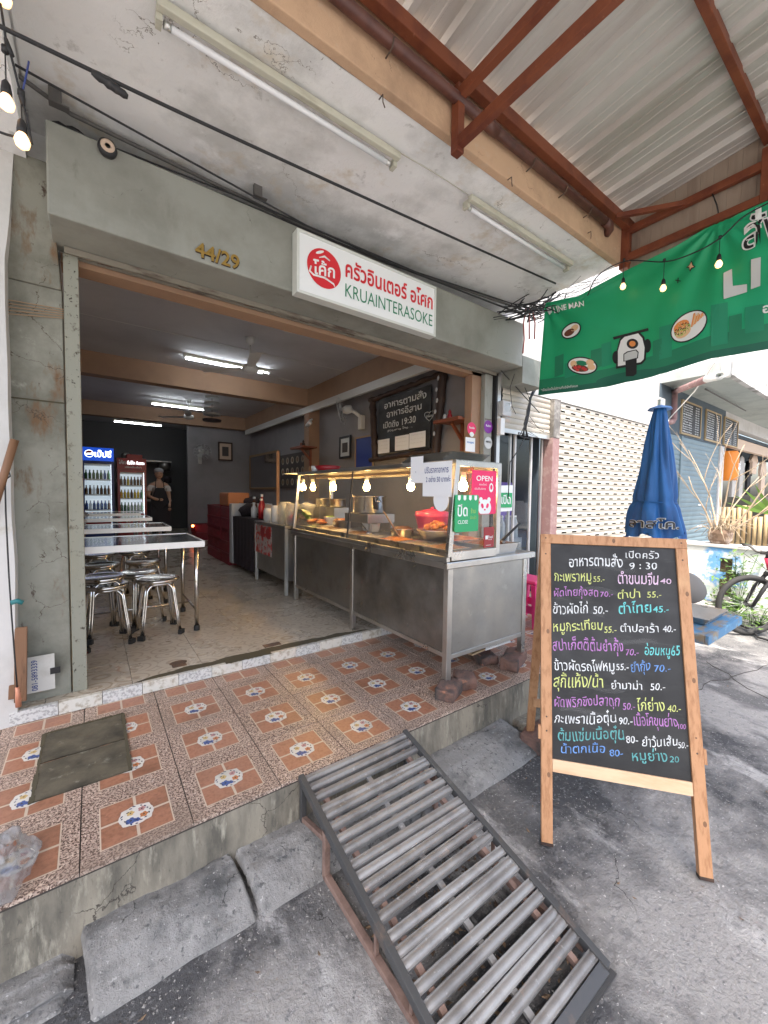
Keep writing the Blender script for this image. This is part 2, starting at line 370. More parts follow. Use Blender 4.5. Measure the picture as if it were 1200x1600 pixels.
mat('umbrella', (.003, .085, .27), .6, var=[(3, (.002, .04, .15), .45, .7, 4, (3, 3, .5))], bump=(14, .15, .004))
mat('shutter_cream', (.47, .43, .365), .55, var=[(2, (.38, .32, .265), .5, .72, 7), (8, (.54, .52, .48), .55, .7, 6, (.3, 1, 2))], rnd=.03)
mat('slot_dark', (.02, .018, .017), .8)
mat('shutter_blue', (.15, .21, .235), .5, var=[(2, (.11, .165, .19), .45, .7, 5)], rnd=.04)
mat('post_dark', (.12, .11, .1), .6, var=[(6, (.3, .28, .26), .5, .65, 6)]); mat('post_pink', (.26, .15, .145), .6, var=[(8, (.36, .26, .24), .5, .7, 6)])
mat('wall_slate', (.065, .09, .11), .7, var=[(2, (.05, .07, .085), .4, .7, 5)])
mat('bamboo', (.36, .27, .15), .6, var=[(6, (.38, .25, .12), .5, .7, 5, (3, 3, .5))], rnd=.2)
mat('twig', (.34, .27, .19), .8, var=[(9, (.33, .24, .16), .45, .65, 5)]); mat('grit', (.2, .19, .175), .9, rnd=.3)
mat('terracotta', (.14, .09, .06), .9, bump=(30, .5, .01), var=[(6, (.5, .42, .36), .5, .7, 6)])
mat('wall_mural', (.6, .62, .6), .8, var=[(2.2, (.12, .3, .55), .48, .56, 7), (4, (.7, .7, .68), .56, .66, 7), (3, (.5, .6, .52), .6, .7, 6)], bump=(10, .4, .01))
mat('leaf', (.05, .11, .02), .5, rnd=.25); mat('leaf_light', (.1, .19, .03), .5, rnd=.25)
mat('bike_red', (.55, .03, .08), .3, coat=.6); mat('tyre', (.025, .024, .023), .8)
mat('table_blue', (.05, .16, .29), .6, var=[(5, (.2, .16, .11), .48, .58, 7, (1, 3, 1)), (9, (.11, .3, .46), .55, .7, 6)], bump=(30, .4, .003), rnd=.15)
mat('lantern', (.5, .16, .02), .6, emit=((1, .3, .03), .08)); mat('cloth_white', (.4, .385, .36), .8); mat('cloth_beige', (.55, .42, .32), .8); mat('cloth_black', (.02, .02, .022), .85)
mat('brick_old', (.2, .115, .09), .95, var=[(7, (.07, .06, .055), .45, .62, 7), (16, (.45, .2, .12), .6, .72, 6)], bump=[(14, .7, .02), (70, .6, .004)])
mat('cardboard', (.42, .3, .18), .8); mat('plastic_white', (.7, .7, .68), .4); mat('plastic_red', (.3, .014, .02), .35); mat('plastic_pink', (.7, .04, .2), .35)
mat('crate_red', (.2, .006, .014), .4); mat('fridge_blue', (.01, .03, .16), .3); mat('fridge_red', (.28, .012, .015), .3); mat('appliance', (.5, .5, .5), .35)
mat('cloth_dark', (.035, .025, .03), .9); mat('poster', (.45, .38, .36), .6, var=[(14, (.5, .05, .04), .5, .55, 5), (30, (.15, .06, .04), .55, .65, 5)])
mat('poster_dark', (.07, .06, .055), .7); mat('ring_dish', (.38, .33, .25), .6, rnd=.4); mat('wood_red', (.22, .06, .025), .5, bump=(30, .2, .002)); mat('wood_dark', (.035, .018, .012), .6, var=[(7, (.07, .035, .02), .5, .7, 6)], bump=(16, .6, .01))
mat('notice_blue', (.01, .03, .22), .5); mat('frame_wood', (.3, .19, .1), .5); mat('pearl', (.5, .5, .5), .5)
mat('fan_white', (.6, .6, .57), .4); mat('fan_grille', (.45, .46, .45), .4, .3)
mat('skin', (.5, .3, .2), .5); mat('shirt_white', (.62, .6, .58), .8); mat('apron', (.02, .02, .024), .8); mat('cap', (.35, .36, .38), .8)
mat('food_red', (.4, .1, .03), .4, var=[(20, (.6, .25, .06), .45, .6, 4)], bump=(30, .6, .01)); mat('food_brown', (.16, .07, .03), .4, bump=(30, .6, .01)); mat('food_white', (.72, .66, .56), .5, bump=(60, .5, .004)); mat('food_green', (.12, .22, .03), .5, bump=(30, .5, .01)); mat('sauce', (.5, .2, .06), .2)
mat('basin_pink', (.6, .05, .12), .35); mat('water_bottle', (.55, .6, .64), .15, alpha=.55); mat('bottle_green', (.03, .12, .04), .15); mat('bottle_brown', (.1, .04, .015), .15); mat('bottle_blue', (.05, .12, .4), .2); mat('juice', (.7, .5, .03), .2)
mat('purple_box', (.16, .1, .42), .5); mat('copper', (.55, .24, .15), .4, .3); mat('plastic_clear', (.5, .5, .5), .16, alpha=.5, bump=(22, 1, .03)); mat('teal_clip', (.02, .16, .17), .5)
mat('stick_wood', (.2, .1, .05), .6, var=[(6, (.09, .045, .02), .5, .7, 6, (5, 5, .6))]); mat('paper_old', (.55, .54, .5), .8, var=[(5, (.42, .4, .35), .5, .7, 5)])
mat('tank_grey', (.42, .45, .47), .5, var=[(5, (.3, .32, .33), .5, .7, 6)]); mat('sticker_purple', (.2, .02, .28), .4); mat('moss', (.07, .06, .035), 1)
mat('pepsi_blue', (.008, .06, .42), .3, emit=((.008, .08, .6), .2)); mat('box_orange', (.6, .2, .06), .5); mat('bg_white', (.5, .49, .475), .8, var=[(2, (.42, .405, .38), .5, .7, 5)])
mat('front_steel', (.3, .29, .27), .38, .95, var=[(2, (.15, .14, .13), .45, .7, 7), (9, (.26, .24, .22), .6, .75, 8)], rvar=(6, .25, .5), bump=[(2.5, .2, .01)])  # steel darkened in colour for the dim shop the case front reflects
m = mat('chalk_ghost', (.3, .3, .3), .9, alpha=.1)
# ================================================================== SETTING
PZ, FZ, CZ = .27, .34, 3.45       # porch, shop floor, ceilings
YE = 1.585                         # porch edge
# street
def street_z(x, y):
    z = noise.noise(Vector((x*.9, y*.9, 0)))*.012+noise.noise(Vector((x*4, y*4, 3)))*.0045
    k = min(1, max(0, (abs(x-2)-14)/6)); return z*(1-k)-.006
mb = MB()
xs = [-60, -20, -8]+[-3+.07*i for i in range(0, 172)]+[12, 20, 60, 200]; ys = [-60, -20, -6]+[-2+.07*i for i in range(0, 53)]+[1.7, 3.2]
V = [[mb.b.verts.new((x, y, street_z(x, y))) for y in ys] for x in xs]
for i in range(len(xs)-1):
    for j in range(len(ys)-1):
        f = mb.b.faces.new((V[i][j], V[i+1][j], V[i+1][j+1], V[i][j+1])); f.smooth = True
o = struct(mb.build('street', 'street'))
# cracks and pale patches in the street
mb = MB()
def crack(pts, w_):
    P_ = [Vector((x, y, street_z(x, y)+.002)) for x, y in pts]
    for a, b in zip(P_[:-1], P_[1:]):
        mb.bar(a, b, w_, .004)
def wob(a, b, n, amp, sd):
    rr = random.Random(sd); out = []
    for i in range(n+1):
        t = i/n; out.append((a[0]+(b[0]-a[0])*t+rr.uniform(-amp, amp), a[1]+(b[1]-a[1])*t+rr.uniform(-amp, amp)))
    return out
crack(wob((3.1, 1.2), (6.5, .55), 26, .03, 1), .003); crack(wob((2.9, .9), (3.3, 1.35), 8, .02, 2), .003)
crack(wob((3.3, -.2), (4.6, 1.2), 14, .03, 4), .003)
mb.build('crack', 'grout', o)
# porch slab, riser
mb = MB(); mb.box(-3, 4.2, YE+.012, 2.82, -.3, PZ-.012)
porch = struct(mb.build('porch', 'riser_concrete'))
def riser(u, v):
    x = -3+7.2*u; z = -.05+(PZ-.012+.05)*v
    y = YE+.004+.012*noise.noise(Vector((x*6, z*9, 0)))-.02*(1-v)**2
    if v > .97: y = YE+.006
    return (x, y, z)
mb = MB(); mb.grid(riser, 220, 8); mb.build('riser', 'riser_concrete', porch)
# porch tiles -------------------------------------------------------
TP = .344
def tile_mesh(cut=1.0, variant=0):
    rr = random.Random(variant); b = MB(); g = .0013; h = .012; s_ = TP/2-g
    y1 = -s_+cut*(2*s_)
    b.hexa([(-s_, -s_, -h), (s_, -s_, -h), (s_, y1, -h), (-s_, y1, -h), (-s_+.001, -s_+.001, 0), (s_-.001, -s_+.001, 0), (s_-.001, y1-.001, 0), (-s_+.001, y1-.001, 0)], 0)
    q = .112; lw = .0045
    def rect(x0, x1, ya, yb, z, mi):
        yb = min(yb, y1-.003)
        if yb <= ya: return
        b.quad([(x0, ya, z), (x1, ya, z), (x1, yb, z), (x0, yb, z)], mi)
    rect(-q-lw, q+lw, -q-lw, q+lw, .0004, 2)
    for sx in (-1, 1):
        for sy in (-1, 1):
            xa, xb = sorted((sx*lw*1.1, sx*q)); ya, yb = sorted((sy*lw*1.1, sy*q)); rect(xa, xb, ya, yb, .0008, 1)
    if cut == 1.0:
        pts = []
        for k in range(32):
            a = 2*math.pi*k/32; c_, s2 = math.cos(a), math.sin(a); n_ = .72
            r_ = .056*(1+.05*math.cos(8*a))
            pts.append((math.copysign(abs(c_)**n_, c_)*r_, math.copysign(abs(s2)**n_, s2)*r_*.95, .0012))
        b.quad(pts, 3)
        fl = [(-.018, .018, 5, .013), (.02, .022, 7, .013), (.024, -.014, 8, .014), (-.02, -.024, 6, .017), (.0, -.03, 6, .011)]
        for fx, fy, mi, r_ in fl:
            pl = []
            for k in range(20):
                a = 2*math.pi*k/20; rr_ = r_*(.78+.3*abs(math.cos(2.5*a))); pl.append((fx+rr_*math.cos(a), fy+rr_*math.sin(a), .0016))
            b.quad(pl, mi); b.disc((fx, fy, .002), (1, 0, 0), (0, 1, 0), r_*.25, r_*.25, 8, 9)
        for k in range(16):
            a = 2*math.pi*k/16+rr.uniform(-.1, .1); r_ = rr.uniform(.036, .05); fx, fy = r_*math.cos(a), r_*math.sin(a)
            ca, sa = math.cos(a+rr.uniform(.5, 2)), 0; sa = math.sin(a+1)
            n_ = math.hypot(ca, sa)+1e-6; b.disc((fx, fy, .0018), (ca/n_, sa/n_, 0), (-sa/n_, ca/n_, 0), rr.uniform(.004, .007), .0028, 8, 4 if k % 3 else 9)
    return b.mesh('tile', ['granite', 'tile_orange', 'tile_line', 'tile_white', 'p_navy', 'p_yellow', 'p_blue', 'p_pink', 'p_orange', 'p_dark'])
tm = [tile_mesh(1.0, k) for k in range(3)]
last = 1.0-(YE+4*TP-2.818)/TP
tl = tile_mesh(last)
COVER = (-.215, .118, 2.055, 2.61)
for i in range(-6, 12):
    for j in range(4):
        x = .290+TP*(i+.5); y = YE+TP*(j+.5)
        if x > 4.2: continue
        o = link('tile', tm[(i*3+j) % 3] if j < 3 else tl, porch)
        o.location = (x, y, PZ+random.uniform(-.0008, .0012)); o.rotation_euler = (random.uniform(-.002, .002), random.uniform(-.002, .002), random.uniform(-.004, .004))
mb = MB(); mb.box(-3, 4.2, YE+.004, 2.82, PZ-.02, PZ-.0035); mb.build('grout', 'grout', porch)
# access cover
t = thing('drain_cover', 'dark square concrete drain cover split in two, set into the patterned porch tiles', 'drain cover', (-.05, 2.33, PZ))
x0, x1, y0, y1 = COVER
mb = MB(); mb.grid(lambda u, v: (x0+(x1-x0)*u+.004*noise.noise(Vector((v*9, 0, u*3))), y0+(y1-y0)*v*.49, PZ+.006+.002*noise.noise(Vector((u*6, v*6, 0)))), 12, 8); mb.box(x0, x1, y0, y0+(y1-y0)*.49, PZ-.01, PZ+.003)
mb.build('slab', 'slab_dirty', t)
mb = MB(); mb.grid(lambda u, v: (x0+(x1-x0)*u, y0+(y1-y0)*(.51+.49*v), PZ+.006+.002*noise.noise(Vector((u*6, v*6, 4)))), 12, 8); mb.box(x0, x1, y0+(y1-y0)*.51, y1, PZ-.01, PZ+.003)
mb.build('slab', 'slab_dirty', t)
mb = MB()
for a, b_ in (((x1, y0), (x1, y1)), ((x0, y0), (x0, y1)), ((x0, y1), (x1, y1))):
    n_ = 14
    for k in range(n_):
        p = [a[0]+(b_[0]-a[0])*k/n_, a[1]+(b_[1]-a[1])*k/n_]; q_ = [a[0]+(b_[0]-a[0])*(k+1)/n_, a[1]+(b_[1]-a[1])*(k+1)/n_]
        mb.bar((p[0], p[1], PZ+.003), (q_[0], q_[1], PZ+.003), random.uniform(.006, .02), .009)
mb.build('joint', 'moss', t)
# kerb stones -------------------------------------------------------
def kerb_stone(xa, xb, yb, seed, top=.085, yf=1.34, skew=0):
    prof = [(YE+.0, top+.0), (YE-.05, top+.003), (yb+.0, top-.002), (yb-.035, top*.93), (yb-.062, top*.74), (yf+.045, top*.36), (yf+.01, .004), (yf, -.02)]
    def fn(u, v):
        x = xa+(xb-xa)*u; k = v*(len(prof)-1); i = min(int(k), len(prof)-2); f_ = k-i
        y = prof[i][0]*(1-f_)+prof[i+1][0]*f_; z = prof[i][1]*(1-f_)+prof[i+1][1]*f_
        e = min(u, 1-u)*(xb-xa)
        if e < .014: z -= (1-e/.014)**2*.03*(1+noise.noise(Vector((y*40, seed, 0)))) 
        x += skew*(YE-y)*(1 if u > .5 else 1)
        n_ = noise.noise(Vector((x*8, y*8, seed)))*.008+noise.noise(Vector((x*26, y*26, seed)))*.003-.012*max(0, noise.noise(Vector((x*17, y*17, seed+3)))-.28); y += .012*noise.noise(Vector((x*5, seed, v*2)))
        return (x, y, z+n_)
    b = MB(); b.grid(fn, 90, 34); return b
kerb = struct(MB().box(-3, 4.3, 1.40, YE+.02, -.2, -.012).build('kerb', 'riser_concrete'))
kerb_stone(-.055, .425, 1.50, 1, skew=.12).build('kerb_stone', 'kerb_concrete', kerb)
kerb_stone(.437, 1.22, 1.50, 5, skew=.12).build('kerb_stone', 'kerb_concrete', kerb)
kerb_stone(1.23, 2.12, 1.49, 9, top=.075, yf=1.30).build('kerb_stone', 'kerb_concrete', kerb)
kerb_stone(-3, -.07, 1.52, 13, top=.035, yf=1.42).build('kerb_stone', 'kerb_concrete', kerb)
kerb_stone(2.22, 4.2, 1.5, 15, top=.03, yf=1.4).build('kerb_stone', 'riser_concrete', kerb)
# ================================================================== SHOP ROOM
XL, XR, YB = -.25, 3.5, 11.0
mb = MB(); mb.box(XL-.1, 3.75, 2.822, 15, 0, FZ-.01); fl = struct(mb.build('shop_floor', 'grout'))
# swirl tiles: material with oval line pattern
m = mat('swirl_tile', (.47, .42, .345), .3, var=[(2, (.36, .315, .25), .5, .8, 6)], rvar=(3, .18, .4), rnd=.05)
ntm = m.node_tree; N = ntm.nodes; L = ntm.links; pb = N['Principled BSDF']
tc = N.new('ShaderNodeTexCoord'); vor = N.new('ShaderNodeTexVoronoi'); vor.inputs['Scale'].default_value = 5.2; vor.inputs['Randomness'].default_value = .45
mp = N.new('ShaderNodeMapping'); mp.inputs['Scale'].default_value = (1, 1.35, 1); L.new(tc.outputs['Object'], mp.inputs[0]); L.new(mp.outputs[0], vor.inputs['Vector'])
mm = N.new('ShaderNodeMath'); mm.operation = 'MULTIPLY'; mm.inputs[1].default_value = 4.2; L.new(vor.outputs['Distance'], mm.inputs[0])
fr = N.new('ShaderNodeMath'); fr.operation = 'FRACT'; L.new(mm.outputs[0], fr.inputs[0])
gt = N.new('ShaderNodeMapRange'); gt.inputs['From Min'].default_value = .70; gt.inputs['From Max'].default_value = .8; L.new(fr.outputs[0], gt.inputs['Value'])
lo = N.new('ShaderNodeMath'); lo.operation = 'LESS_THAN'; lo.inputs[1].default_value = .08; L.new(vor.outputs['Distance'], lo.inputs[0])
mx = N.new('ShaderNodeMix'); mx.data_type = 'RGBA'; old = pb.inputs['Base Color'].links[0].from_socket; L.new(old, mx.inputs['A']); mx.inputs['B'].default_value = (.2, .14, .09, 1)
ml = N.new('ShaderNodeMath'); ml.operation = 'MULTIPLY'; ml.inputs[1].default_value = .5; L.new(gt.outputs[0], ml.inputs[0]); L.new(ml.outputs[0], mx.inputs['Factor'])
m2 = N.new('ShaderNodeMix'); m2.data_type = 'RGBA'; L.new(mx.outputs['Result'], m2.inputs['A']); m2.inputs['B'].default_value = (.33, .2, .11, 1)
l2 = N.new('ShaderNodeMath'); l2.operation = 'MULTIPLY'; l2.inputs[1].default_value = .45; L.new(lo.outputs[0], l2.inputs[0]); L.new(l2.outputs[0], m2.inputs['Factor'])
L.new(m2.outputs['Result'], pb.inputs['Base Color'])
IT = .41
def ftile(w_, d_):
    b = MB(); g = .0015; b.box(-w_/2+g, w_/2-g, -d_/2+g, d_/2-g, -.01, 0); return b.mesh('tile', ['swirl_tile'])
it = ftile(IT, IT)
for i in range(-2, 9):
    for j in range(0, 12):
        x = .182+IT*(i+.5); y = 2.83+IT*(j+.5)
        if x-.2 > 3.6 or x+.2 < XL-.1: continue
        link('tile', it, fl).location = (x, y, FZ+random.uniform(-.0004, .0004))
mb = MB()
for i in range(-2, 9):
    for j in range(12, 29): mb.box(.182+IT*i+.002, .182+IT*(i+1)-.002, 2.83+IT*j+.002, 2.83+IT*(j+1)-.002, FZ-.01, FZ)
o = mb.build('far_tiles', 'swirl_tile', fl); o['kind'] = 'stuff'
# threshold tile strip
xk = -.37
st_m = MB().hexa([(0, 0, -.07), (.2, 0, -.07), (.2, .02, -.07), (0, .02, -.07), (0, 0, 0), (.2, 0, 0), (.2, .035, 0), (0, .035, 0)]).mesh('threshold_tile', ['tile_white'])
mat('thresh_a', (.62, .6, .54), .4, var=[(30, (.4, .36, .29), .5, .62, 5)]); mat('thresh_b', (.6, .6, .58), .3, var=[(70, (.36, .36, .35), .48, .6, 2)])
ma = MB().box(.0015, .1985, 0, .03, -.068, 0).mesh('threshold_tile', ['thresh_a']); mb_ = MB().box(.0015, .1985, 0, .03, -.068, 0).mesh('threshold_tile', ['thresh_b'])
k = 0
while xk < 3.6:
    o = link('threshold_tile', ma if k % 2 else mb_, fl); o.location = (xk, 2.795, FZ+.001+random.uniform(-.001, .002)); xk += .2; k += 1
# dark mortar scar along the threshold
def scar(u, v):
    x = .19+1.75*u; wd = .055*math.sin(math.pi*min(1, u*1.02))**.4*(1+.5*noise.noise(Vector((x*7, 0, 0))))
    return (x, 2.828+wd*v*1.5, FZ+.0025+.003*noise.noise(Vector((x*30, v*4, 0))))
MB().grid(scar, 80, 4).build('mortar_patch', 'moss', fl)
mb = MB(); mb.grid(lambda u, v: (.72+.32*u, 2.79+.05*v-.006, FZ+.006+.006*noise.noise(Vector((u*14, v*4, 0)))), 20, 4); mb.build('mortar_patch', 'moss', fl)
mb = MB(); mb.disc((.46, 3.0, FZ+.003), (1, 0, 0), (0, 1, 0), .055, .04, 18); mb.box(.415, .50, 2.93, 2.99, FZ, FZ+.004); mb.build('drain_hole', 'rust_dark', fl)
mb = MB(); mb.box(1.04, 1.17, 2.93, 2.99, FZ, FZ+.004)
for k in range(5): mb.box(1.05, 1.16, 2.937+k*.011, 2.941+k*.011, FZ+.004, FZ+.006)
mb.build('drain_grate', 'rust_dark', fl)
# walls and ceiling
struct(MB().box(XL-.1, XL, 2.95, 15, FZ, CZ).build('wall_left', 'wall_inner'))
struct(MB().box(XR, XR+.12, 3.0, 15, FZ-.3, CZ).build('wall_right', 'wall_inner'))
struct(MB().box(1.95, 3.5, YB, YB+.12, FZ, CZ).build('partition_wall', 'wall_inner'))
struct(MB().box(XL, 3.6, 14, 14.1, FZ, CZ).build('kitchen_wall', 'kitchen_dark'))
cl = struct(MB().box(XL-.2, 3.8, 2.83, 15, CZ, CZ+.2).build('ceiling', 'ceiling_inner'))
mb = MB()
for y in (4.2, 5.6): mb.box(XL, XR, y-.004, y+.004, CZ-.004, CZ-.0005)
mb.build('ceiling_joint', 'fan_white', cl)
for k, y in enumerate((7.0, 10.78)):
    struct(MB().box(XL, XR, y, y+.2, 3.14, CZ-.001).build('ceiling_beam', 'beam_tan'))
struct(MB().box(3.3, XR-.001, 3.06, 6.998, 3.12, CZ-.002).build('wall_beam', 'beam_tan'))
struct(MB().box(3.3, XR-.001, 7.2, 10.778, 3.12, CZ-.002).build('wall_beam', 'beam_tan'))
struct(MB().box(3.28, XR-.002, 6.9, 7.1, FZ, 3.139).build('column', 'beam_tan'))
struct(MB().box(XL+.001, XL+.06, 6.9, 7.1, FZ, 3.139).build('column', 'beam_tan'))
struct(MB().box(XL+.001, XL+.09, 2.951, 3.2, FZ, 2.85).build('column', 'beam_tan'))
struct(MB().box(3.3, 3.56, 2.96, 3.058, FZ-.07, CZ-.003).build('column', 'beam_tan'))
# conduit along right wall
o = MB().box(3.27, 3.32, 3.1, 10.7, 3.0, 3.118).build('cable_trunking', 'fan_white'); T(o, 'long white cable trunking under the tan beam of the right wall', 'trunking')
# building mass above and beside (blocks the sky)
struct(MB().box(-3, 3.72, 2.9, 15.2, 3.66, 9).build('upper_storey', 'bg_white'))
# tan inner lintel, track
struct(MB().box(-.12, 3.56, 2.96, 3.10, 2.80, 3.44).build('inner_lintel', 'beam_tan'))
t = thing('shutter_track', 'rusty steel roller shutter track running under the grey green lintel', 'shutter track', (1.7, 2.9, 2.85))
MB().box(-.1, 3.62, 2.86, 2.872, 2.815, 2.849).build('rail', 'track_steel', t)
MB().box(-.1, 3.62, 2.93, 2.942, 2.825, 2.849).build('rail', 'track_steel', t)
for k in range(9): MB().box(.05+k*.42, .12+k*.42, 2.873, 2.929, 2.835, 2.849).build('bracket', 'rust_dark', t)
# green beam
t = thing('lintel_beam', 'thick grey green concrete beam across the top of the shopfront', 'beam', (1.7, 2.7, 2.85))
MB().box(-.15, 3.64, 2.58, 2.955, 2.852, 3.29).build('beam', 'beam_green', t, bev=.008)
struct(MB().box(-.6, 3.7, 2.957, 3.05, 2.853, CZ).build('front_wall', 'soffit'))
# pillar (left): front face slightly bowed at the top
t = thing('pillar', 'grey green pillar stained with rust at the left of the shopfront', 'pillar', (-.26, 3.0, FZ))
mb = MB(); mb.box(-.42, -.115, 2.905, 3.2, FZ-.1, 2.62); mb.build('lower_casing', 'pillar_green', t, bev=.005)
mb = MB(); mb.hexa([(-.41, 2.90, 2.621), (-.118, 2.90, 2.621), (-.118, 3.2, 2.621), (-.41, 3.2, 2.621), (-.36, 2.80, 3.22), (-.151, 2.80, 3.22), (-.151, 3.2, 3.22), (-.36, 3.2, 3.22)]); mb.build('upper_casing', 'pillar_green', t, bev=.005)
mb = MB()
mb.box(-.424, -.113, 2.899, 2.904, 2.0, 2.006); mb.build('seam', 'moss', t)
mb = MB()
for k in range(5): mb.bar((-.42, 2.896, 2.42+.02*k), (-.11, 2.896, 2.47+.012*k), .003, .004)
mb.build('tape', 'frame_wood', t)
o = MB().box(-.108, -.04, 2.90, 2.96, FZ, 2.83).build('door_jamb', 'jamb_rust', bev=.003); T(o, 'narrow pale green door jamb speckled with rust left of the entrance', 'door jamb')
# right jamb: tan column + green shutter guide
t = thing('shutter_guide', 'grey green metal shutter guide with round stickers right of the entrance', 'shutter guide', (3.6, 2.95, FZ))
MB().box(3.44, 3.565, 2.90, 2.955, FZ-.07, 2.82).build('guide_panel', 'beam_green', t, bev=.003)
MB().box(3.575, 3.60, 2.86, 2.957, FZ-.07, 2.84).build('guide_channel', 'black', t)
MB().box(3.605, 3.66, 2.86, 2.957, FZ-.07, 2.84).build('guide_rail', 'alu', t)
MB().box(3.45, 3.56, 2.895, 2.899, 2.33, 2.345).build('strip', 'track_steel', t)
# left neighbour: white pilaster
t = thing('neighbour_pilaster', 'chipped white painted wall edge at the far left of the picture', 'wall', (-.7, 2.8, 0))
mb = MB()
def pil(u, v):
    z = .2+3.1*v; e = -.335-.0+.012*noise.noise(Vector((z*2.3, 0, 7)))+(.06*max(0, (v-.8)/.2))
    return (e-1.2*(1-u), 2.80, z)
mb.grid(pil, 6, 40); mb.grid(lambda u, v: (pil(1, v)[0], 2.80+.12*u, pil(1, v)[2]), 2, 40)
mb.build('plaster_face', 'plaster_white', t)
# ================================================================== AWNING SLAB
def soff(u, v):
    x = -.23+3.83*u; y = 1.672+1.285*v
    return (x, y, CZ+.008*noise.noise(Vector((x*1.7, y*1.7, 0)))+.003*noise.noise(Vector((x*9, y*9, 2))))
t = struct(MB().box(-.4, 3.6, 1.68, 2.956, CZ+.012, 3.78).build('awning_slab', 'soffit'))
MB().grid(soff, 120, 50).build('soffit', 'soffit', t)
MB().box(-.6, -.24, 1.5, 2.8, 3.2, CZ+.1).build('divider_beam', 'soffit', t)
MB().box(-1.6, -.6, 1.68, 2.95, CZ+.012, 3.78).build('neighbour_slab', 'soffit', t)
fs = MB(); fs.box(-1.6, 3.6, 1.62, 1.67, CZ-.006, 3.78); fs.build('fascia', 'fascia_tan', t, bev=.006)
# ================================================================== METAL CANOPY
t = thing('canopy', 'red framed metal canopy with corrugated sheet roof beyond the concrete slab', 'canopy', (2, .5, 3.8))
def roofz(y): return 3.80+.105*(1.6-y)
RY0 = -1.7
def roof_sheet(x0, x1):
    b = MB(); n_ = 3; prof = []
    rib = (x1-x0)/n_
    for k in range(n_):
        a = x0+k*rib
        prof += [(a, 0), (a+rib*.13, .0), (a+rib*.2, .032), (a+rib*.34, .032), (a+rib*.41, 0), (a+rib*.6, 0), (a+rib*.62, .004), (a+rib*.66, .004), (a+rib*.68, 0), (a+rib*.82, 0), (a+rib*.84, .004), (a+rib*.88, .004), (a+rib*.9, 0)]
    prof.append((x1, 0))
    for i in range(len(prof)-1):
        (xa, za), (xb, zb) = prof[i], prof[i+1]
        b.quad([(xa, 1.62, roofz(1.62)-za+.03), (xb, 1.62, roofz(1.62)-zb+.03), (xb, RY0, roofz(RY0)-zb+.03), (xa, RY0, roofz(RY0)-za+.03)])
        b.quad([(xa, 1.62, roofz(1.62)-za+.032), (xb, 1.62, roofz(1.62)-zb+.032), (xb, RY0, roofz(RY0)-zb+.032), (xa, RY0, roofz(RY0)-za+.032)])
    return b
x = -2.94; k = 0
while x < 3.6:
    x1 = min(x+.732, 3.66) if x < 2.9 else 3.66; roof_sheet(x, x1).build('roof_sheet', 'roof_metal', t).location = (0, 0, .003*(k % 2)); x += .73; k += 1
# header tube along fascia, gutter pipe
MB().bar((-2.2, 1.575, 3.735), (3.65, 1.575, 3.735), .05, .075).build('header_tube', 'steel_red', t, bev=.003)
for y in (.75, -.4, -1.6): MB().bar((-2.2, y, roofz(y)-.012), (3.66, y, roofz(y)-.012), .04, .06).build('purlin', 'steel_red', t, bev=.003)
def truss(x, zl, zt, yend=-1.65, rising=False):
    a = .105 if rising else 0
    MB().bar((x, 1.60, zt), (x, yend, zt+a*4.0), .04, .055).build('top_chord', 'steel_red', t, bev=.003)
    MB().bar((x, 1.60, zl), (x, yend, zl), .04, .055).build('bottom_chord', 'steel_red', t, bev=.003)
    MB().bar((x, 1.585, zl-.05), (x, 1.585, zt+.05), .05, .05, up=(0, 1, 0)).build('truss_post', 'steel_red', t, bev=.003)
truss(1.61, 3.385, 3.63)
truss(3.60, 3.485, 3.70)
MB().bar((3.60, .74, 3.46), (3.60, .74, 3.8), .05, .05, up=(0, 1, 0)).build('truss_post', 'steel_red', t, bev=.003)
MB().bar((3.34, 1.56, 3.70), (3.60, 1.18, 3.70), .035, .035).build('brace', 'steel_red', t, bev=.003)
MB().bar((3.60, 1.6, 3.40), (3.60, 1.6, 3.78), .06, .06, up=(0, 1, 0)).build('truss_post', 'steel_red', t, bev=.003)
# side sheets outside the right truss
y = 1.62; k = 0
while y > -1.6:
    b = MB(); n_ = 6; w_ = .235
    for q in range(n_):
        ya = y-w_*q/n_; yb = y-w_*(q+1)/n_; d = .004 if q % 2 else 0
        b.box(3.632+d, 3.642, yb-.0006, ya, 3.40, 3.85+.1*(1.6-ya))
    b.build('side_sheet', 'roof_side', t); y -= w_+.0004; k += 1
# rain pipe
t2 = thing('rain_pipe', 'brown plastic rain pipe clipped along the tan fascia', 'pipe', (1.5, 1.57, 3.6))
MB().tube([(-2, 1.575, 3.60), (1.85, 1.575, 3.605), (3.23, 1.575, 3.615)], .027, 12).build('pipe', 'pipe_brown', t2)
MB().tube([(1.78, 1.575, 3.605), (1.92, 1.575, 3.605)], .032, 12).build('coupling', 'pipe_brown', t2)
MB().tube([(3.2, 1.575, 3.615), (3.27, 1.575, 3.613), (3.30, 1.585, 3.60), (3.315, 1.62, 3.585)], .032, 12).build('elbow', 'pipe_brown', t2)
for x in (1.15, 2.25, 2.62, 2.95):
    MB().tube([(x, 1.61, 3.56), (x, 1.56, 3.565), (x, 1.545, 3.6)], .004, 5).build('clip', 'rust_dark', t2)
# rusty hooks on the fascia
for k, p in enumerate(((594, 160), (795, 285), (919, 368))):
    q = at(*p, y=1.615); o = MB().tube([q+Vector((0, .01, .02)), q+Vector((0, -.02, .02)), q+Vector((0, -.022, -.015)), q+Vector((.02, -.01, -.02))], .003, 5).build('hook', 'rust_dark')
    T(o, ['small rusty wire hook on the tan fascia left of the red bracket', 'rusty hook on the tan fascia above the gap between the ceiling lamps', 'rusty hook at the right end of the fascia below the pipe elbow'][k], 'hook')
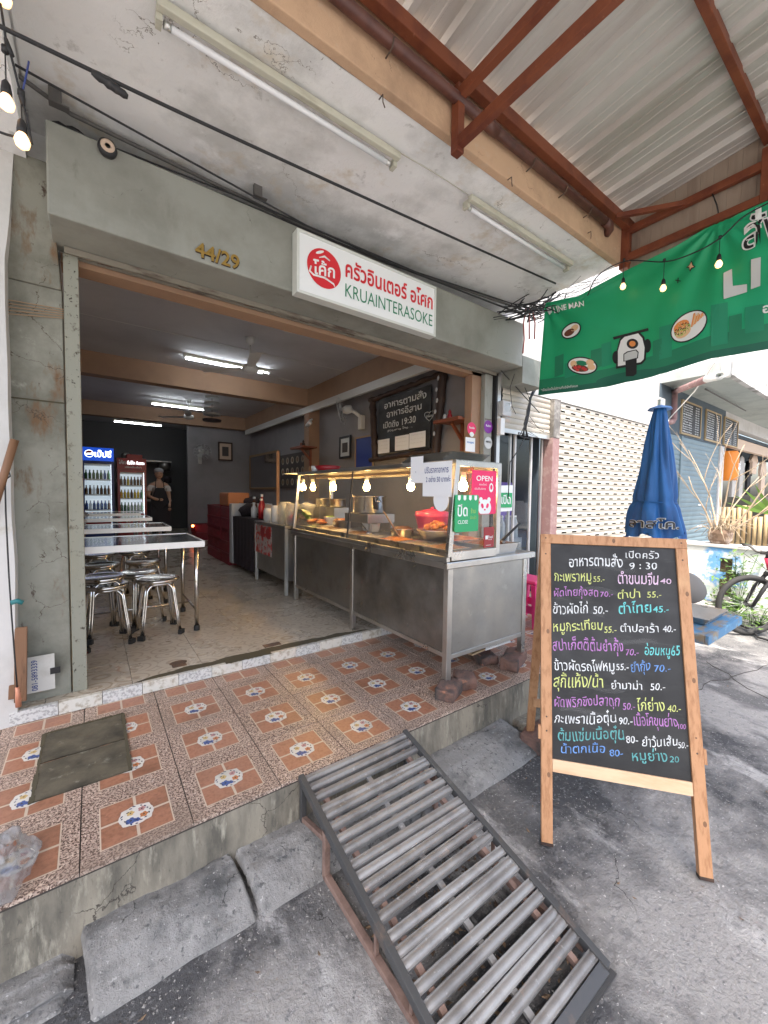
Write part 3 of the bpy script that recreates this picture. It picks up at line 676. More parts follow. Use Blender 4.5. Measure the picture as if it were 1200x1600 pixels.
# ================================================================== RIGHT-HAND NEIGHBOURS
WX0 = 3.72
t = thing('neighbour_building', 'white shophouse with cream and blue roller shutters right of the restaurant', 'building', (6, 3, 0))
MB().box(3.67, 8.0, 2.86, 3.1, 2.72, 3.2).build('lintel', 'bg_white', t)
MB().box(3.67, 4.05, 2.6, 2.858, 2.70, 2.98).build('lintel_box', 'beam_green', t)
MB().box(3.722, 24, 2.9, 3.1, 3.201, 9).build('upper_wall', 'bg_white', t)
MB().box(4.64, 4.79, 2.82, 3.0, .1, 2.24).build('pilaster', 'post_pink', t, bev=.004)
MB().box(4.64, 4.79, 2.815, 3.0, 2.2405, 2.72).build('pilaster_top', 'post_dark', t, bev=.004)
MB().box(7.62, 8.0, 2.8, 3.1, 0, 3.2).build('pilaster', 'bg_white', t)
MB().box(8.005, 11.75, 2.89, 2.899, 2.68, 3.499).build('menu_wall', 'wall_slate', t)
MB().box(9.07, 9.16, 2.87, 2.93, 0, 2.68).build('mullion', 'shutter_blue', t)
MB().box(11.4, 11.7, 2.87, 2.93, 0, 2.68).build('mullion', 'bg_white', t)
# steps / plinth below the shutters
MB().box(3.7, 7.6, 2.55, 3.0, -.1, .12).build('plinth', 'riser_concrete', t)
# slab over next shops
mat('slab_grey', (.33, .36, .34), .8, var=[(2, (.25, .28, .26), .45, .7, 7), (12, (.42, .44, .42), .6, .75, 6)]); mat('slab_edge', (.5, .49, .48), .9, var=[(3, (.2, .2, .19), .45, .62, 8, (1, 1, .4)), (9, (.66, .65, .63), .6, .75, 6)])
MB().box(8.05, 24, 2.072, 2.899, 3.5, 3.66).build('awning_slab', 'slab_grey', t)
MB().box(8.04, 24, 1.99, 2.071, 3.49, 3.72).build('slab_edge', 'slab_edge', t)
# shutters: slats
def slat(w_, h_, holes=0, phase=0):
    b = MB(); n_ = max(1, int(holes)); z0, z1, z2, z3 = 0, h_*.38, h_*.66, h_*.93
    prof = [(0, 0), (z1*.5, -.006), (z1, -.009), (z2, -.009), (z3, -.003), (h_, .004)]
    def band(za, ya, zb, yb, x0, x1): b.quad([(x0, ya, za), (x1, ya, za), (x1, yb, zb), (x0, yb, zb)])
    for i in range(len(prof)-1):
        (za, ya), (zb, yb) = prof[i], prof[i+1]
        if i == 2 and holes:
            p = w_/n_; hw = .115; last_ = 0
            for k in range(n_):
                c = p*(k+.5)+phase*p*.5
                if c+hw/2 > w_: break
                band(za, ya, zb, yb, last_, c-hw/2); last_ = c+hw/2
            band(za, ya, zb, yb, last_, w_)
        else: band(za, ya, zb, yb, 0, w_)
    return b
def shutter(name, label, cat, x0, x1, y, z0, z1, matn, h_, holes=0, grp=None):
    r = thing(name, label, cat, ((x0+x1)/2, y, z0)); n_ = int(round((z1-z0)/h_)); h_ = (z1-z0)/n_
    ms = [slat(x1-x0, h_, holes, ph).mesh('slat', [matn]) for ph in (0, 1)]
    for k in range(n_):
        o = link('slat', ms[k % 2], r); o.location = (x0, y+random.uniform(-.0015, .0015), z0+h_*k)
        o.matrix_parent_inverse = WM[r.name].inverted()
    MB().box(x0, x1, y-.012, y+.012, z0-.05, z0-.002).build('bottom_bar', 'alu', r)
    return r
r = shutter('roller_shutter', 'half raised cream roller shutter above the glass door right of the entrance', 'roller shutter', 3.70, 4.635, 2.875, 2.27, 2.715, 'shutter_cream', .066)
r = shutter('perforated_shutter', 'closed cream roller shutter punched with rows of small dark slots', 'roller shutter', 4.795, 7.61, 2.88, .17, 2.715, 'shutter_cream', .0745, 11)
MB().box(4.795, 7.61, 2.92, 2.925, .15, 2.71).build('backing', 'slot_dark', r)  # near-black sheet standing in for the shade behind the slots
r = shutter('blue_shutter', 'closed blue grey roller shutter partly hidden by the folded umbrella', 'roller shutter', 8.005, 9.065, 2.9, .05, 2.68, 'shutter_blue', .09)
r = shutter('blue_shutter', 'closed blue grey roller shutter beneath the chalk menu boards', 'roller shutter', 9.165, 11.395, 2.9, .05, 2.68, 'shutter_blue', .09)
for z in (.9, 1.35): MB().box(10.2, 10.45, 2.88, 2.892, z, z+.03).build('handle', 'sign_white', r)
# tenant shop at far right: dark interior
t = thing('open_shop', 'open fronted shop with hanging clothes and an orange lantern at far right', 'shop', (14, 5, 0))
MB().box(11.7, 24, 6, 6.1, 0, 3.3).build('back_wall', 'wall_slate', t)
MB().box(11.72, 11.8, 3.1, 6, 0, 3.0).build('side_wall', 'wall_slate', t)
MB().box(11.7, 24, 3.11, 6.1, 3.1, 3.19).build('shop_ceiling', 'wall_slate', t)
MB().box(11.7, 24, 2.95, 3.05, 2.75, 3.0).build('signboard', 'cloth_beige', t)
# ================================================================== SERVING CASE
t = thing('serving_case', 'long stainless steel food display case with glass front standing half on the porch', 'food counter', (2.2, 2.9, FZ))
X0, X1, Y0, Y1 = 1.78, 2.60, 1.754, 4.12
def leg(x, y, z0, z1, w_=.042): MB().box(x, x+w_, y, y+w_, z0, z1).build('leg', 'steel', t, bev=.003)
leg(X0, Y0, .33, 1.055); leg(X1-.042, Y0, .345, 1.055); leg(X0, 2.885, FZ, 1.055); leg(X1-.042, 2.885, FZ, 1.055); leg(X0, Y1-.042, FZ, 1.055); leg(X1-.042, Y1-.042, FZ, 1.055)
MB().box(X0+.008, X0+.014, Y0+.043, 2.884, .515, 1.055).build('front_panel', 'front_steel', t)
MB().box(X0+.008, X0+.014, 2.928, Y1-.043, .515, 1.055).build('front_panel', 'front_steel', t)
MB().box(X0+.043, X1-.043, Y0+.008, Y0+.014, .505, 1.055).build('end_panel', 'steel_panel', t)
MB().box(X0+.043, X1-.043, Y1-.014, Y1-.008, .5, 1.055).build('end_panel', 'steel_panel', t)
MB().box(X0+.003, X0+.03, Y0+.043, 2.884, .485, .514).build('bottom_rail', 'steel', t, bev=.002)
MB().box(X0+.003, X0+.03, 2.928, Y1-.043, .485, .514).build('bottom_rail', 'steel', t, bev=.002)
MB().box(X0+.043, X1-.043, Y0+.003, Y0+.03, .475, .504).build('bottom_rail', 'steel', t, bev=.002)
MB().box(X0+.02, X1-.02, Y0+.031, Y1-.031, .49, .5).build('bottom_shelf', 'steel_panel', t)
MB().box(X0-.028, X1+.07, Y0-.02, Y1+.02, 1.056, 1.10).build('counter_top', 'steel', t, bev=.006)
# glass box frame
def bar_(n, a, b, w1, w2, m='steel', bv=.002, up=(0, 0, 1)): return MB().bar(a, b, w1, w2, up=up).build(n, m, t, bev=bv)
GX0, GX1, GXT, ZB, ZT = 1.772, 2.235, 1.835, 1.115, 1.722
bar_('glass_rail', (GX0, Y0-.006, ZB), (GX0, Y1, ZB), .03, .03)
bar_('glass_rail', (GXT, Y0-.006, ZT), (GXT, Y1, ZT), .03, .032, 'steel_panel')
bar_('glass_post', (GX0+.005, Y0+.0, ZB+.015), (GXT, Y0+.0, ZT+.01), .036, .03, up=(0, 1, 0))
bar_('glass_post', (GX0+.005, Y1-.02, ZB+.015), (GXT, Y1-.02, ZT-.01), .03, .03, up=(0, 1, 0))
bar_('glass_post', (GX1, Y0, ZB), (GX1, Y0, ZT+.01), .04, .03, up=(0, 1, 0))
bar_('glass_post', (GX1, Y1-.02, ZB), (GX1, Y1-.02, ZT-.01), .03, .03, up=(0, 1, 0))
bar_('end_rail', (GX0+.02, Y0, ZB+.018), (GX1-.02, Y0, ZB+.018), .03, .055)
bar_('end_rail', (GXT+.016, Y0, ZT-.008), (GX1-.02, Y0, ZT-.008), .03, .036)
ym = at(546, 790, x=1.80).y
bar_('mullion', (GX0+.008, ym, ZB+.015), (GXT-.003, ym, ZT-.015), .012, .014, 'black', up=(0, 1, 0))
MB().box(GXT+.016, GX1+.02, Y0-.012, Y1, ZT+.001, ZT+.014).build('top_sheet', 'steel_panel', t)
MB().box(GX1-.03, GX1+.02, Y0+.02, Y1, ZT-.05, ZT-.001).build('top_rail', 'steel_panel', t)
def pane(p): MB().quad(p).build('pane', 'glass', t)
pane([(GX0+.004, Y0+.02, ZB+.016), (GX0+.004, ym-.006, ZB+.016), (GXT-.004, ym-.006, ZT-.016), (GXT-.004, Y0+.02, ZT-.016)])
pane([(GX0+.004, ym+.006, ZB+.016), (GX0+.004, Y1-.036, ZB+.016), (GXT-.004, Y1-.036, ZT-.016), (GXT-.004, ym+.006, ZT-.016)])
pane([(GX0+.03, Y0, ZB+.045), (GX1-.02, Y0, ZB+.045), (GX1-.02, Y0, ZT-.025), (GXT+.016, Y0, ZT-.025)])
pane([(GX0+.02, Y1-.02, ZB+.016), (GX1-.015, Y1-.02, ZB+.016), (GX1-.015, Y1-.02, ZT-.016), (GXT+.01, Y1-.02, ZT-.016)])
# inner shelf + lamp strip
MB().box(2.02, 2.06, Y0+.06, Y1-.05, 1.675, 1.70).build('lamp_rail', 'frame_wood', t)
bulb_px = [(474, 758), (489, 756), (521, 755), (573, 753), (642, 752)]
bw = ['nearest the far end of the case', 'second from the far end of the case', 'left of the steel stock pot', 'hanging above the steel stock pot', 'left of the taped paper notice']
blx = []
for k, p in enumerate(bulb_px):
    q = at(*p, x=2.04); blx.append(q.y)
blx.append(at(724, 748, x=2.04).y); bw.append('seen through the end pane beside the pink OPEN card')
for k, yb in enumerate(blx):
    yb = max(Y0+.07, yb)
    r = thing('light_bulb', 'glowing bulb in the food case, '+bw[k], 'light bulb', (2.04, yb, 1.60), 'bulbs lit inside the food case')
    MB().lathe([(0, 1.675), (.019, 1.674), (.02, 1.63), (.013, 1.628)], (2.04, yb, 0), 12).build('socket', 'plastic_white', r)
    MB().lathe([(.012, 1.632), (.014, 1.615), (.026, 1.595), (.031, 1.575), (.026, 1.553), (.012, 1.543), (0, 1.541)], (2.04, yb, 0), 14).build('glass_globe', 'bulb_lit', r)
# food trays
def tray(x, y, w_, d_, z, food, lab, hh=.06, heap=.03):
    r = thing('food_tray', lab, 'food tray', (x, y, z), 'steel trays set out in the food case')
    b = MB(); a = .012
    for s_ in (0,):
        b.hexa([(x-w_/2+.02, y-d_/2+.02, z), (x+w_/2-.02, y-d_/2+.02, z), (x+w_/2-.02, y+d_/2-.02, z), (x-w_/2+.02, y+d_/2-.02, z), (x-w_/2+.006, y-d_/2+.006, z+hh), (x+w_/2-.006, y-d_/2+.006, z+hh), (x+w_/2-.006, y+d_/2-.006, z+hh), (x-w_/2+.006, y+d_/2-.006, z+hh)])
    b.box(x-w_/2-.006, x+w_/2+.006, y-d_/2-.006, y-d_/2+.01, z+hh, z+hh+.004); b.box(x-w_/2-.006, x+w_/2+.006, y+d_/2-.01, y+d_/2+.006, z+hh, z+hh+.004)
    b.box(x-w_/2-.006, x-w_/2+.01, y-d_/2+.01, y+d_/2-.01, z+hh, z+hh+.004); b.box(x+w_/2-.01, x+w_/2+.006, y-d_/2+.01, y+d_/2-.01, z+hh, z+hh+.004)
    b.build('pan', 'steel', r)
    if food:
        def fn(u, v):
            e = min(u, 1-u, v, 1-v)*4; e = min(1, e)
            return (x-w_/2+.012+(w_-.024)*u, y-d_/2+.012+(d_-.024)*v, z+hh+.001+heap*e*(.5+.5*noise.noise(Vector((u*6+x*9, v*6, y*5)))))
        MB().grid(fn, 14, 10).build('food', food, r)
    return r
foods = ['food_brown', None, 'sauce', None, 'food_brown', 'food_white', 'food_brown', 'food_green']
desc = ['dark stewed meat', 'nothing at all', 'thin orange curry', 'a film of broth', 'brown braised food', 'white noodles', 'dark fried pieces', 'green vegetables']
pos = ['in the front row nearest the end panel', 'second in the front row from the end panel', 'third in the front row from the end panel', 'fourth in the front row from the end panel', 'fifth in the front row from the end panel', 'sixth in the front row, left of the mullion', 'seventh in the front row from the end panel', 'farthest in the front row by the vegetables']
for k in range(8):
    tray(1.93, 1.93+.27*k, .22, .245, 1.101, foods[k], 'tray of %s %s' % (desc[k], pos[k]))
for k in range(3): tray(2.33, 1.90+.30*k, .36, .27, 1.101, ['food_brown', 'food_red', None][k], ['wide steel tray of brown food at the end of the counter beyond the glass', 'wide steel tray of reddish food on the open rear side of the counter', 'empty wide steel tray in the rear row beneath the basin'][k], .07)
# heap of fried chicken on raised tray
q = at(678, 822, x=2.10)
r = thing('fried_food_pan', 'raised round pan heaped with reddish brown fried chicken behind the notice', 'food pan', (2.1, q.y, 1.17))
MB().lathe([(0, 1.17), (.1, 1.17), (.15, 1.25), (.158, 1.25), (.152, 1.243), (.10, 1.176), (0, 1.176)], (2.13, q.y, 0), 24).build('pan', 'steel', r)
for k in range(13):
    a = random.uniform(0, 6.28); rr_ = random.uniform(0, .1)
    MB().blob((2.13+rr_*math.cos(a), q.y+rr_*math.sin(a), 1.245+.04*(1-rr_/.1)+random.uniform(0, .015)), .032, sub=2, amp=.5, sc=(1.3, .8, .7), seed=k).build('chicken_piece', 'food_red', r)
# lidded pink basin
q = at(674, 800, x=2.3); r = thing('pink_basin', 'covered pink plastic basin behind the fried food', 'basin', (2.33, q.y, 1.2))
MB().lathe([(0, 1.19), (.11, 1.19), (.145, 1.33), (.15, 1.335), (.15, 1.345), (0, 1.345)], (2.33, q.y+.02, 0), 28).build('bowl', 'basin_pink', r)
MB().lathe([(.147, 1.346), (.143, 1.37), (.05, 1.39), (.015, 1.395), (.015, 1.41), (0, 1.41)], (2.33, q.y+.02, 0), 28).build('lid', 'basin_pink', r)
MB().box(2.16, 2.5, q.y-.13, q.y+.17, 1.18, 1.189).build('stand', 'steel', r)
for xx in (2.17, 2.48):
    for yy in (q.y-.12, q.y+.15): MB().box(xx, xx+.012, yy, yy+.012, 1.175, 1.18)
# stock pot on a box stand
q = at(577, 790, x=2.12)
r = thing('stock_pot', 'large shiny steel stock pot under the middle bulb of the food case', 'pot', (2.12, q.y, 1.33))
MB().lathe([(0, 1.335), (.15, 1.335), (.156, 1.342), (.156, 1.485), (.163, 1.49), (.163, 1.494), (.151, 1.49), (.15, 1.36), (0, 1.36)], (2.12, q.y, 0), 36).build('body', 'chrome', r)
for s_ in (-1, 1):
    MB().tube([(2.12+s_*.03, q.y+s_*.15, 1.44)]*1+[(2.12-.03, q.y+s_*.152, 1.44), (2.12-.03, q.y+s_*.185, 1.445), (2.12+.03, q.y+s_*.185, 1.445), (2.12+.03, q.y+s_*.152, 1.44)][0:4], .005, 6).build('handle', 'chrome', r)
o = MB().box(1.97, 2.27, q.y-.2, q.y+.2, 1.25, 1.33).build('pot_stand', 'steel_panel', bev=.004); T(o, 'low steel box stand under the shiny stock pot', 'stand')
o = MB().box(2.0, 2.02, q.y-.19, q.y-.17, 1.101, 1.25).box(2.24, 2.26, q.y-.19, q.y-.17, 1.101, 1.25).box(2.0, 2.02, q.y+.17, q.y+.19, 1.101, 1.25).build('stand_legs', 'steel', None); o.parent = None; T(o, 'thin steel legs carrying the box stand of the stock pot', 'stand')
for k, (px_, py_, lab) in enumerate(((528, 783, 'small dented steel pot with yellow rim left of the large stock pot'), (505, 790, 'small dark steel pot at the far end of the food case'))):
    q = at(px_, py_, x=2.2); r = thing('small_pot', lab, 'pot', (2.2, q.y, 1.36), None)
    MB().lathe([(0, 1.36), (.07, 1.36), (.085, 1.38), (.085, 1.45), (.09, 1.452), (.08, 1.45), (.078, 1.38), (0, 1.37)], (2.2, q.y, 0), 24).build('body', 'steel', r)
    MB().box(2.1, 2.3, q.y-.1, q.y+.1, 1.15, 1.358).build('stand', 'steel_panel', r)
# rear containers
for k, (y_, r_, h_, m_, fd, lab) in enumerate(((2.62, .10, .12, 'steel', 'food_brown', 'deep round steel container of brown stew behind the front trays'), (3.08, .09, .10, 'plastic_white', 'food_white', 'white bowl heaped with noodles right below the stock pot'), (3.62, .095, .13, 'steel', 'sauce', 'round steel container of orange curry at the far half of the case'), (3.85, .08, .09, 'plastic_white', 'food_green', 'white bowl of chopped greens at the far half of the case'))):
    r = thing('container', lab, 'container', (2.13, y_, 1.105)); z = 1.105+(.06 if k % 2 else 0)
    MB().lathe([(0, z), (r_*.85, z), (r_, z+h_), (r_*1.05, z+h_+.003), (r_*.97, z+h_-.002), (r_*.82, z+.01), (0, z+.01)], (2.10, y_, 0), 24).build('bowl', m_, r)
    MB().blob((2.10, y_, z+h_-.01), r_*.93, sub=3, amp=.35, sc=(1, 1, .35), fq=6, seed=k).build('food', fd, r)
# ladles
for k, (a, b, lab) in enumerate((((600, 800), (628, 845), 'wooden handled ladle leaning in the front tray right of the stock pot'), ((770, 838), (805, 817), 'black handled ladle sticking out over the end of the counter'), ((560, 812), (578, 835), 'short steel spoon standing in a tray under the stock pot'))):
    if k == 1: A = Vector((2.35, 1.80, 1.19)); B = at(812, 818, y=1.80)
    else: A = at(*b, x=1.95); B = at(*a, x=2.05)
    r = thing('ladle', lab, 'ladle', tuple(A))
    MB().tube([A, B], .006 if k != 1 else .009, 8).build('handle', ['stick_wood', 'black', 'chrome'][k], r)
    MB().lathe([(0, -.02), (.025, -.012), (.035, .01)], tuple(A), 14).build('bowl', 'chrome', r)
# vegetables and bags at the far end
q = at(472, 800, x=1.98); o = MB().blob(q+Vector((.05, 0, .02)), .14, amp=.7, sc=(.8, 1.1, .7), fq=4).build('plastic_bag', 'plastic_clear'); T(o, 'bulging clear plastic bag at the far end of the food case', 'plastic bag')
r = thing('leafy_greens', 'bunch of long green leaves at the far end behind the glass', 'vegetables', tuple(at(470, 808, x=1.9)))
for k in range(9):
    c_ = at(470, 808, x=1.9)+Vector((random.uniform(-.02, .06), 0, .008*k-.03)); a = random.uniform(-.2, .2)
    MB().grid(lambda u, v, c_=c_, a=a: (c_.x+(v-.5)*.04, c_.y+(u-.5)*.32, c_.z+.05*math.sin(u*3)+a*(u-.5)*.2+.01*abs(v-.5)), 6, 2).build('leaf', 'leaf_light', r)
q = at(505, 815, x=2.0)
for k in range(6): pass
r = thing('orange_snack_pile', 'low pile of orange fried snacks on the counter near the far end', 'food', (1.95, q.y, 1.18))
for k in range(9): MB().blob((1.9+random.uniform(0, .2), 3.95+random.uniform(-.25, .1), 1.20+random.uniform(0, .02)), .04, amp=.5, seed=k, sc=(1.2, 1, .4)).build('snack', 'food_red', r)
MB().box(1.86, 2.14, 3.62, 4.08, 1.165, 1.178).build('plate', 'steel', r)
# things on the top of the case
r = thing('tray_stack', 'stack of flat steel trays on top of the glass case', 'trays', (2.0, 1.9, ZT+.015))
for k in range(4): MB().hexa([(1.86, 1.84, 0), (2.2, 1.84, 0), (2.2, 2.24, 0), (1.86, 2.24, 0), (1.84, 1.82, .018), (2.22, 1.82, .018), (2.22, 2.26, .018), (1.84, 2.26, .018)]).build('tray', 'steel', r).matrix_world
for k, ch in enumerate(list(r.children)): ch.location = (.012*k-.01, -.015*k+.05, ZT+.015+.0135*k)
for ch in r.children: ch.rotation_euler = (0, 0, 0)
o = MB().lathe([(0, 0), (.1, 0), (.13, .06), (.137, .06), (.105, .004), (0, .006)], tuple(at(512, 735, x=2.0).xy)+(ZT+.015,), 24).build('red_bowl', 'plastic_red'); T(o, 'shallow red plastic bowl on top of the far end of the case', 'bowl')
q = at(492, 733, x=2.0); o = MB().lathe([(0, 0), (.03, 0), (.04, .075), (.036, .075), (.027, .004), (0, .006)], (q.x, q.y, ZT+.015), 18).build('white_cup', 'plastic_white'); T(o, 'small white cup beside the red bowl on the case', 'cup')
o = MB().box(1.86, 2.2, q.y-.1, q.y+.55, ZT+.0145, ZT+.019).build('paper_sheet', 'paper'); T(o, 'pale flat sheet lying under the red bowl on the case', 'sheet')
# signs on the case
def card(name, label, cat, c, ux, uy, w_, h_, base, items, n, th=.004, rnd_=0, group=None):
    """c = lower-left corner; items: (text, x, y, w, h, material, bold)"""
    c = Vector(c); ux = Vector(ux).normalized(); uy = Vector(uy).normalized(); n = Vector(n).normalized()
    r = thing(name, label, cat, tuple(c), group)
    pts = []
    if rnd_:
        for (cx_, cy_, a0) in ((w_-rnd_, rnd_, -90), (w_-rnd_, h_-rnd_, 0), (rnd_, h_-rnd_, 90), (rnd_, rnd_, 180)):
            for k in range(5): a = R(a0+22.5*k); pts.append((cx_+rnd_*math.cos(a), cy_+rnd_*math.sin(a)))
    else: pts = [(0, 0), (w_, 0), (w_, h_), (0, h_)]
    b = MB(); f0 = [b.b.verts.new(c+ux*x+uy*y) for x, y in pts]; f1 = [b.b.verts.new(c+ux*x+uy*y+n*th) for x, y in pts]
    b.b.faces.new(f0[::-1]); b.b.faces.new(f1)
    for i in range(len(pts)): b.b.faces.new((f0[i-1], f0[i], f1[i], f1[i-1]))
    b.build('board', base, r)
    for it in items:
        b = MB(); s_, x, y, w2, h2, m_ = it[:6]; off = it[6] if len(it) > 6 else 0
        add_text(b, s_, plane_fn(c+ux*x*w_+uy*y*h_+n*(th+.0004), ux, uy, n, .0004), w2*w_ if w2 else None, h2*h_ if h2 else None, off=off)
        b.build('lettering', m_, r)
    return r
def shape(r, name, m_, c, ux, uy, n, pts, off=.006):
    c = Vector(c); ux = Vector(ux).normalized(); uy = Vector(uy).normalized(); n = Vector(n).normalized()
    MB().quad([c+ux*x+uy*y+n*off for x, y in pts]).build(name, m_, r)
def ell(cx_, cy_, a, b_, n_=18, rot=0):
    o_ = []
    for k in range(n_):
        t_ = 2*math.pi*k/n_; x = a*math.cos(t_); y = b_*math.sin(t_); o_.append((cx_+x*math.cos(rot)-y*math.sin(rot), cy_+x*math.sin(rot)+y*math.cos(rot)))
    return o_
yE = Y0-.0165; fx = (1, 0, 0); fz = (0, 0, 1); fn_ = (0, -1, 0)
r = card('open_card', 'pink OPEN card with a white panda face taped to the end pane', 'sign', (1.955, yE, 1.392), fx, fz, .24, .285, 'panda_pink',
     [('OPEN', .16, .76, .66, .12, 'print_white', .01), ('ออนไลน์', .28, .66, .3, .05, 'print_white'), ('เปิดให้บริการ', .1, .56, .45, .05, 'print_white')], fn_, rnd_=.012)
c = (1.955, yE, 1.392)
shape(r, 'app_icon', 'print_white', c, fx, fz, fn_, ell(.185, .175, .022, .032, 8)); shape(r, 'app_icon_hand', 'panda_pink', c, fx, fz, fn_, ell(.185, .178, .012, .018, 8), .0068)
for q_ in ((.085, .095), (.165, .095)): shape(r, 'panda_ear', 'print_white', c, fx, fz, fn_, ell(q_[0], q_[1], .017, .017))
shape(r, 'panda_face', 'print_white', c, fx, fz, fn_, [(max(x, 0), max(y, .003)) for x, y in ell(.125, .042, .063, .055, 28)], .0062)
for q_ in ((.1, .055, .5), (.15, .055, -.5)): shape(r, 'panda_eye', 'panda_pink', c, fx, fz, fn_, ell(q_[0], q_[1], .012, .018, 14, q_[2]), .0068)
shape(r, 'panda_nose', 'panda_pink', c, fx, fz, fn_, ell(.125, .03, .009, .006, 10), .0068)
r = card('close_card', 'green CLOSE card with a scalloped white top on the end of the case', 'sign', (1.80, yE-.006, 1.285), fx, fz, .215, .232, 'go_green',
     [('ปิด', .1, .42, .42, .33, 'print_white', .018), ('CLOSE', .12, .22, .42, .1, 'print_white', .008), ('ร้าน', .66, .5, .2, .14, 'print_lime', .01), ('ปิดแล้ว', .64, .34, .26, .1, 'print_lime')], fn_, rnd_=.012)
c = (1.80, yE-.006, 1.285)
for k in range(4): shape(r, 'scallop', 'print_white', c, fx, fz, fn_, [(.02+.05*k, .229), (.045+.05*k, .229), (.045+.05*k, .205), (.0325+.05*k, .196), (.02+.05*k, .205)], .0062)
r = card('red_card', 'small red card at the lower corner of the end pane', 'sign', (2.083, yE, 1.17), fx, fz, .10, .135, 'plastic_red',
     [('Food', .42, .45, .45, .14, 'print_white', .012), ('food', .42, .36, .35, .07, 'print_white'), ('——', .2, .1, .5, .02, 'print_white')], fn_)
shape(r, 'icon', 'print_white', (2.083, yE, 1.17), fx, fz, fn_, [(.01, .055), (.036, .055), (.036, .08), (.01, .08)], .0062)
# hanging price paper on the slanted glass: long sheet facing -X and its corner
A = at(706, 718, x=GXT-.03); 
ya, yb = at(705, 720, x=1.80).y, at(663, 722, x=1.80).y
ux = Vector((0, -1, 0)); nn = Vector((-1, 0, 0))
zA, zB = at(680, 722, x=1.80).z, at(690, 776, x=1.80).z
card('price_notice', 'white paper with blue handwriting about dishes and a price of fifty taped to the glass', 'notice', (1.79, yb, zB), ux, fz, yb-ya+.02, zA-zB, 'paper',
     [('ปรับราคาอาหาร', .07, .68, .82, .2, 'ink_blue', .012), ('2 อย่าง 50 บาทค่ะ', .12, .42, .84, .18, 'ink_blue', .012)], nn, .001)
o = MB().quad([(1.795+.03*math.cos(a)*0, yb-.17+.07*math.cos(a), zB-.02+.075*math.sin(a)) for a in [math.pi*2*k/20 for k in range(20)]]).build('round_sticker', 'paper'); T(o, 'round white sticker half hidden below the price notice', 'sticker')
card('small_notice', 'small blank white paper on the glass left of the price notice', 'notice', (1.80, yb+.14, zB+.09), ux, fz, .13, .18, 'paper', [('.', .4, .4, .05, None, 'ink_blue')], nn, .001)
# bricks under the legs
def brick_(name, lab, x, y, z, l, w_, h_, rz, seed, amp=.008):
    def sh(p):
        n_ = noise.noise(Vector((p[0]*14+seed, p[1]*14, p[2]*14)))
        return Vector(p)*(1+.0)+Vector((n_*amp, noise.noise(Vector((p[1]*14, seed, p[0]*9)))*amp, n_*amp))
    bm = bmesh.new(); bmesh.ops.create_cube(bm, size=1); bmesh.ops.subdivide_edges(bm, edges=bm.edges[:], cuts=7, use_grid_fill=True)
    for v in bm.verts:
        k = v.co.copy(); m_ = max(abs(k.x), abs(k.y), abs(k.z)); s2 = Vector((k.x, k.y, k.z)); nrm = s2.normalized()*.62
        k = k.lerp(nrm, .16)
        v.co = sh((k.x*l, k.y*w_, k.z*h_))
    for f in bm.faces: f.smooth = True
    me = bpy.data.meshes.new(name); bm.to_mesh(me); bm.free(); me.materials.append(M['brick_old'])
    o = bpy.data.objects.new(name, me); C.objects.link(o); o.location = (x, y, z+h_/2-.006); o.rotation_euler = (0, 0, rz); return T(o, lab, 'brick')
brick_('old_brick', 'worn reddish half brick carrying the front corner leg of the case', 1.775, 1.725, PZ, .20, .125, .08, R(28), 2, .016)
brick_('old_brick', 'rounded broken reddish brick piece beside the front corner leg', 1.94, 1.745, PZ, .12, .13, .09, R(60), 5, .02)
brick_('concrete_block', 'long dark concrete lump under the outer rear leg of the case', 2.50, 1.78, PZ, .30, .13, .085, R(22), 8, .014)
brick_('concrete_block', 'rough dark broken block lying behind the concrete lump', 2.37, 1.95, PZ, .2, .14, .07, R(70), 18, .02)
o = MB().box(2.10, 2.52, 1.86, 2.2, .40, .412, rot=Matrix.Rotation(.1, 3, 'Z')).build('cardboard_sheet', 'cardboard'); T(o, 'flat brown cardboard sheet under the end of the case', 'cardboard')
r = thing('plastic_basket', 'white slotted plastic basket upside down under the case', 'basket', (2.36, 1.92, .42))
b = MB()
for k in range(14): b.box(2.24+k*.02, 2.249+k*.02, 1.82, 1.825, .43, .475)
b.box(2.235, 2.52, 1.82, 1.828, .475, .487); b.box(2.235, 2.52, 1.82, 1.828, .418, .43); b.box(2.235, 2.52, 1.829, 2.05, .478, .486)
b.build('basket_side', 'plastic_white', r)['kind'] = 'stuff'
# ================================================================== TABLES AND STOOLS
def table(y0, depth, xr, label, first=None):
    r = thing('steel_table', label, 'table', (XL+.4, y0, FZ), 'steel tables in a row along the left wall'); z = 1.10; xl = XL+.08
    MB().box(xl, xr, y0, y0+depth, z-.004, z).build('tabletop', 'table_top', r)
    b = MB(); b.box(xl, xr, y0-.003, y0+.012, z-.045, z+.004); b.box(xl, xr, y0+depth-.012, y0+depth+.003, z-.045, z+.004); b.box(xr-.012, xr+.003, y0+.0121, y0+depth-.0121, z-.045, z+.004)
    b.build('edge_trim', 'alu_edge', r)
    for x in (xl+.05, xr-.055):
        for y in (y0+.06, y0+depth-.06):
            o = MB().tube([(x, y, FZ+.02), (x, y, z-.03)], .017, 12).build('leg', 'chrome', r)
            MB().lathe([(.024, FZ), (.024, FZ+.035), (.018, FZ+.045)], (x, y, 0), 10).build('rubber_foot', 'rubber', o)
    for x in (xl+.05, xr-.055): MB().tube([(x, y0+.06, FZ+.17), (x, y0+depth-.06, FZ+.17)], .009, 8).build('brace', 'chrome', r)
    MB().tube([(xl+.05, y0+depth/2, FZ+.17), (xr-.055, y0+depth/2, FZ+.17)], .008, 8).build('brace', 'chrome', r)
    return r
table(3.58, .76, .757, 'nearest stainless steel table with two chrome stools beneath it')
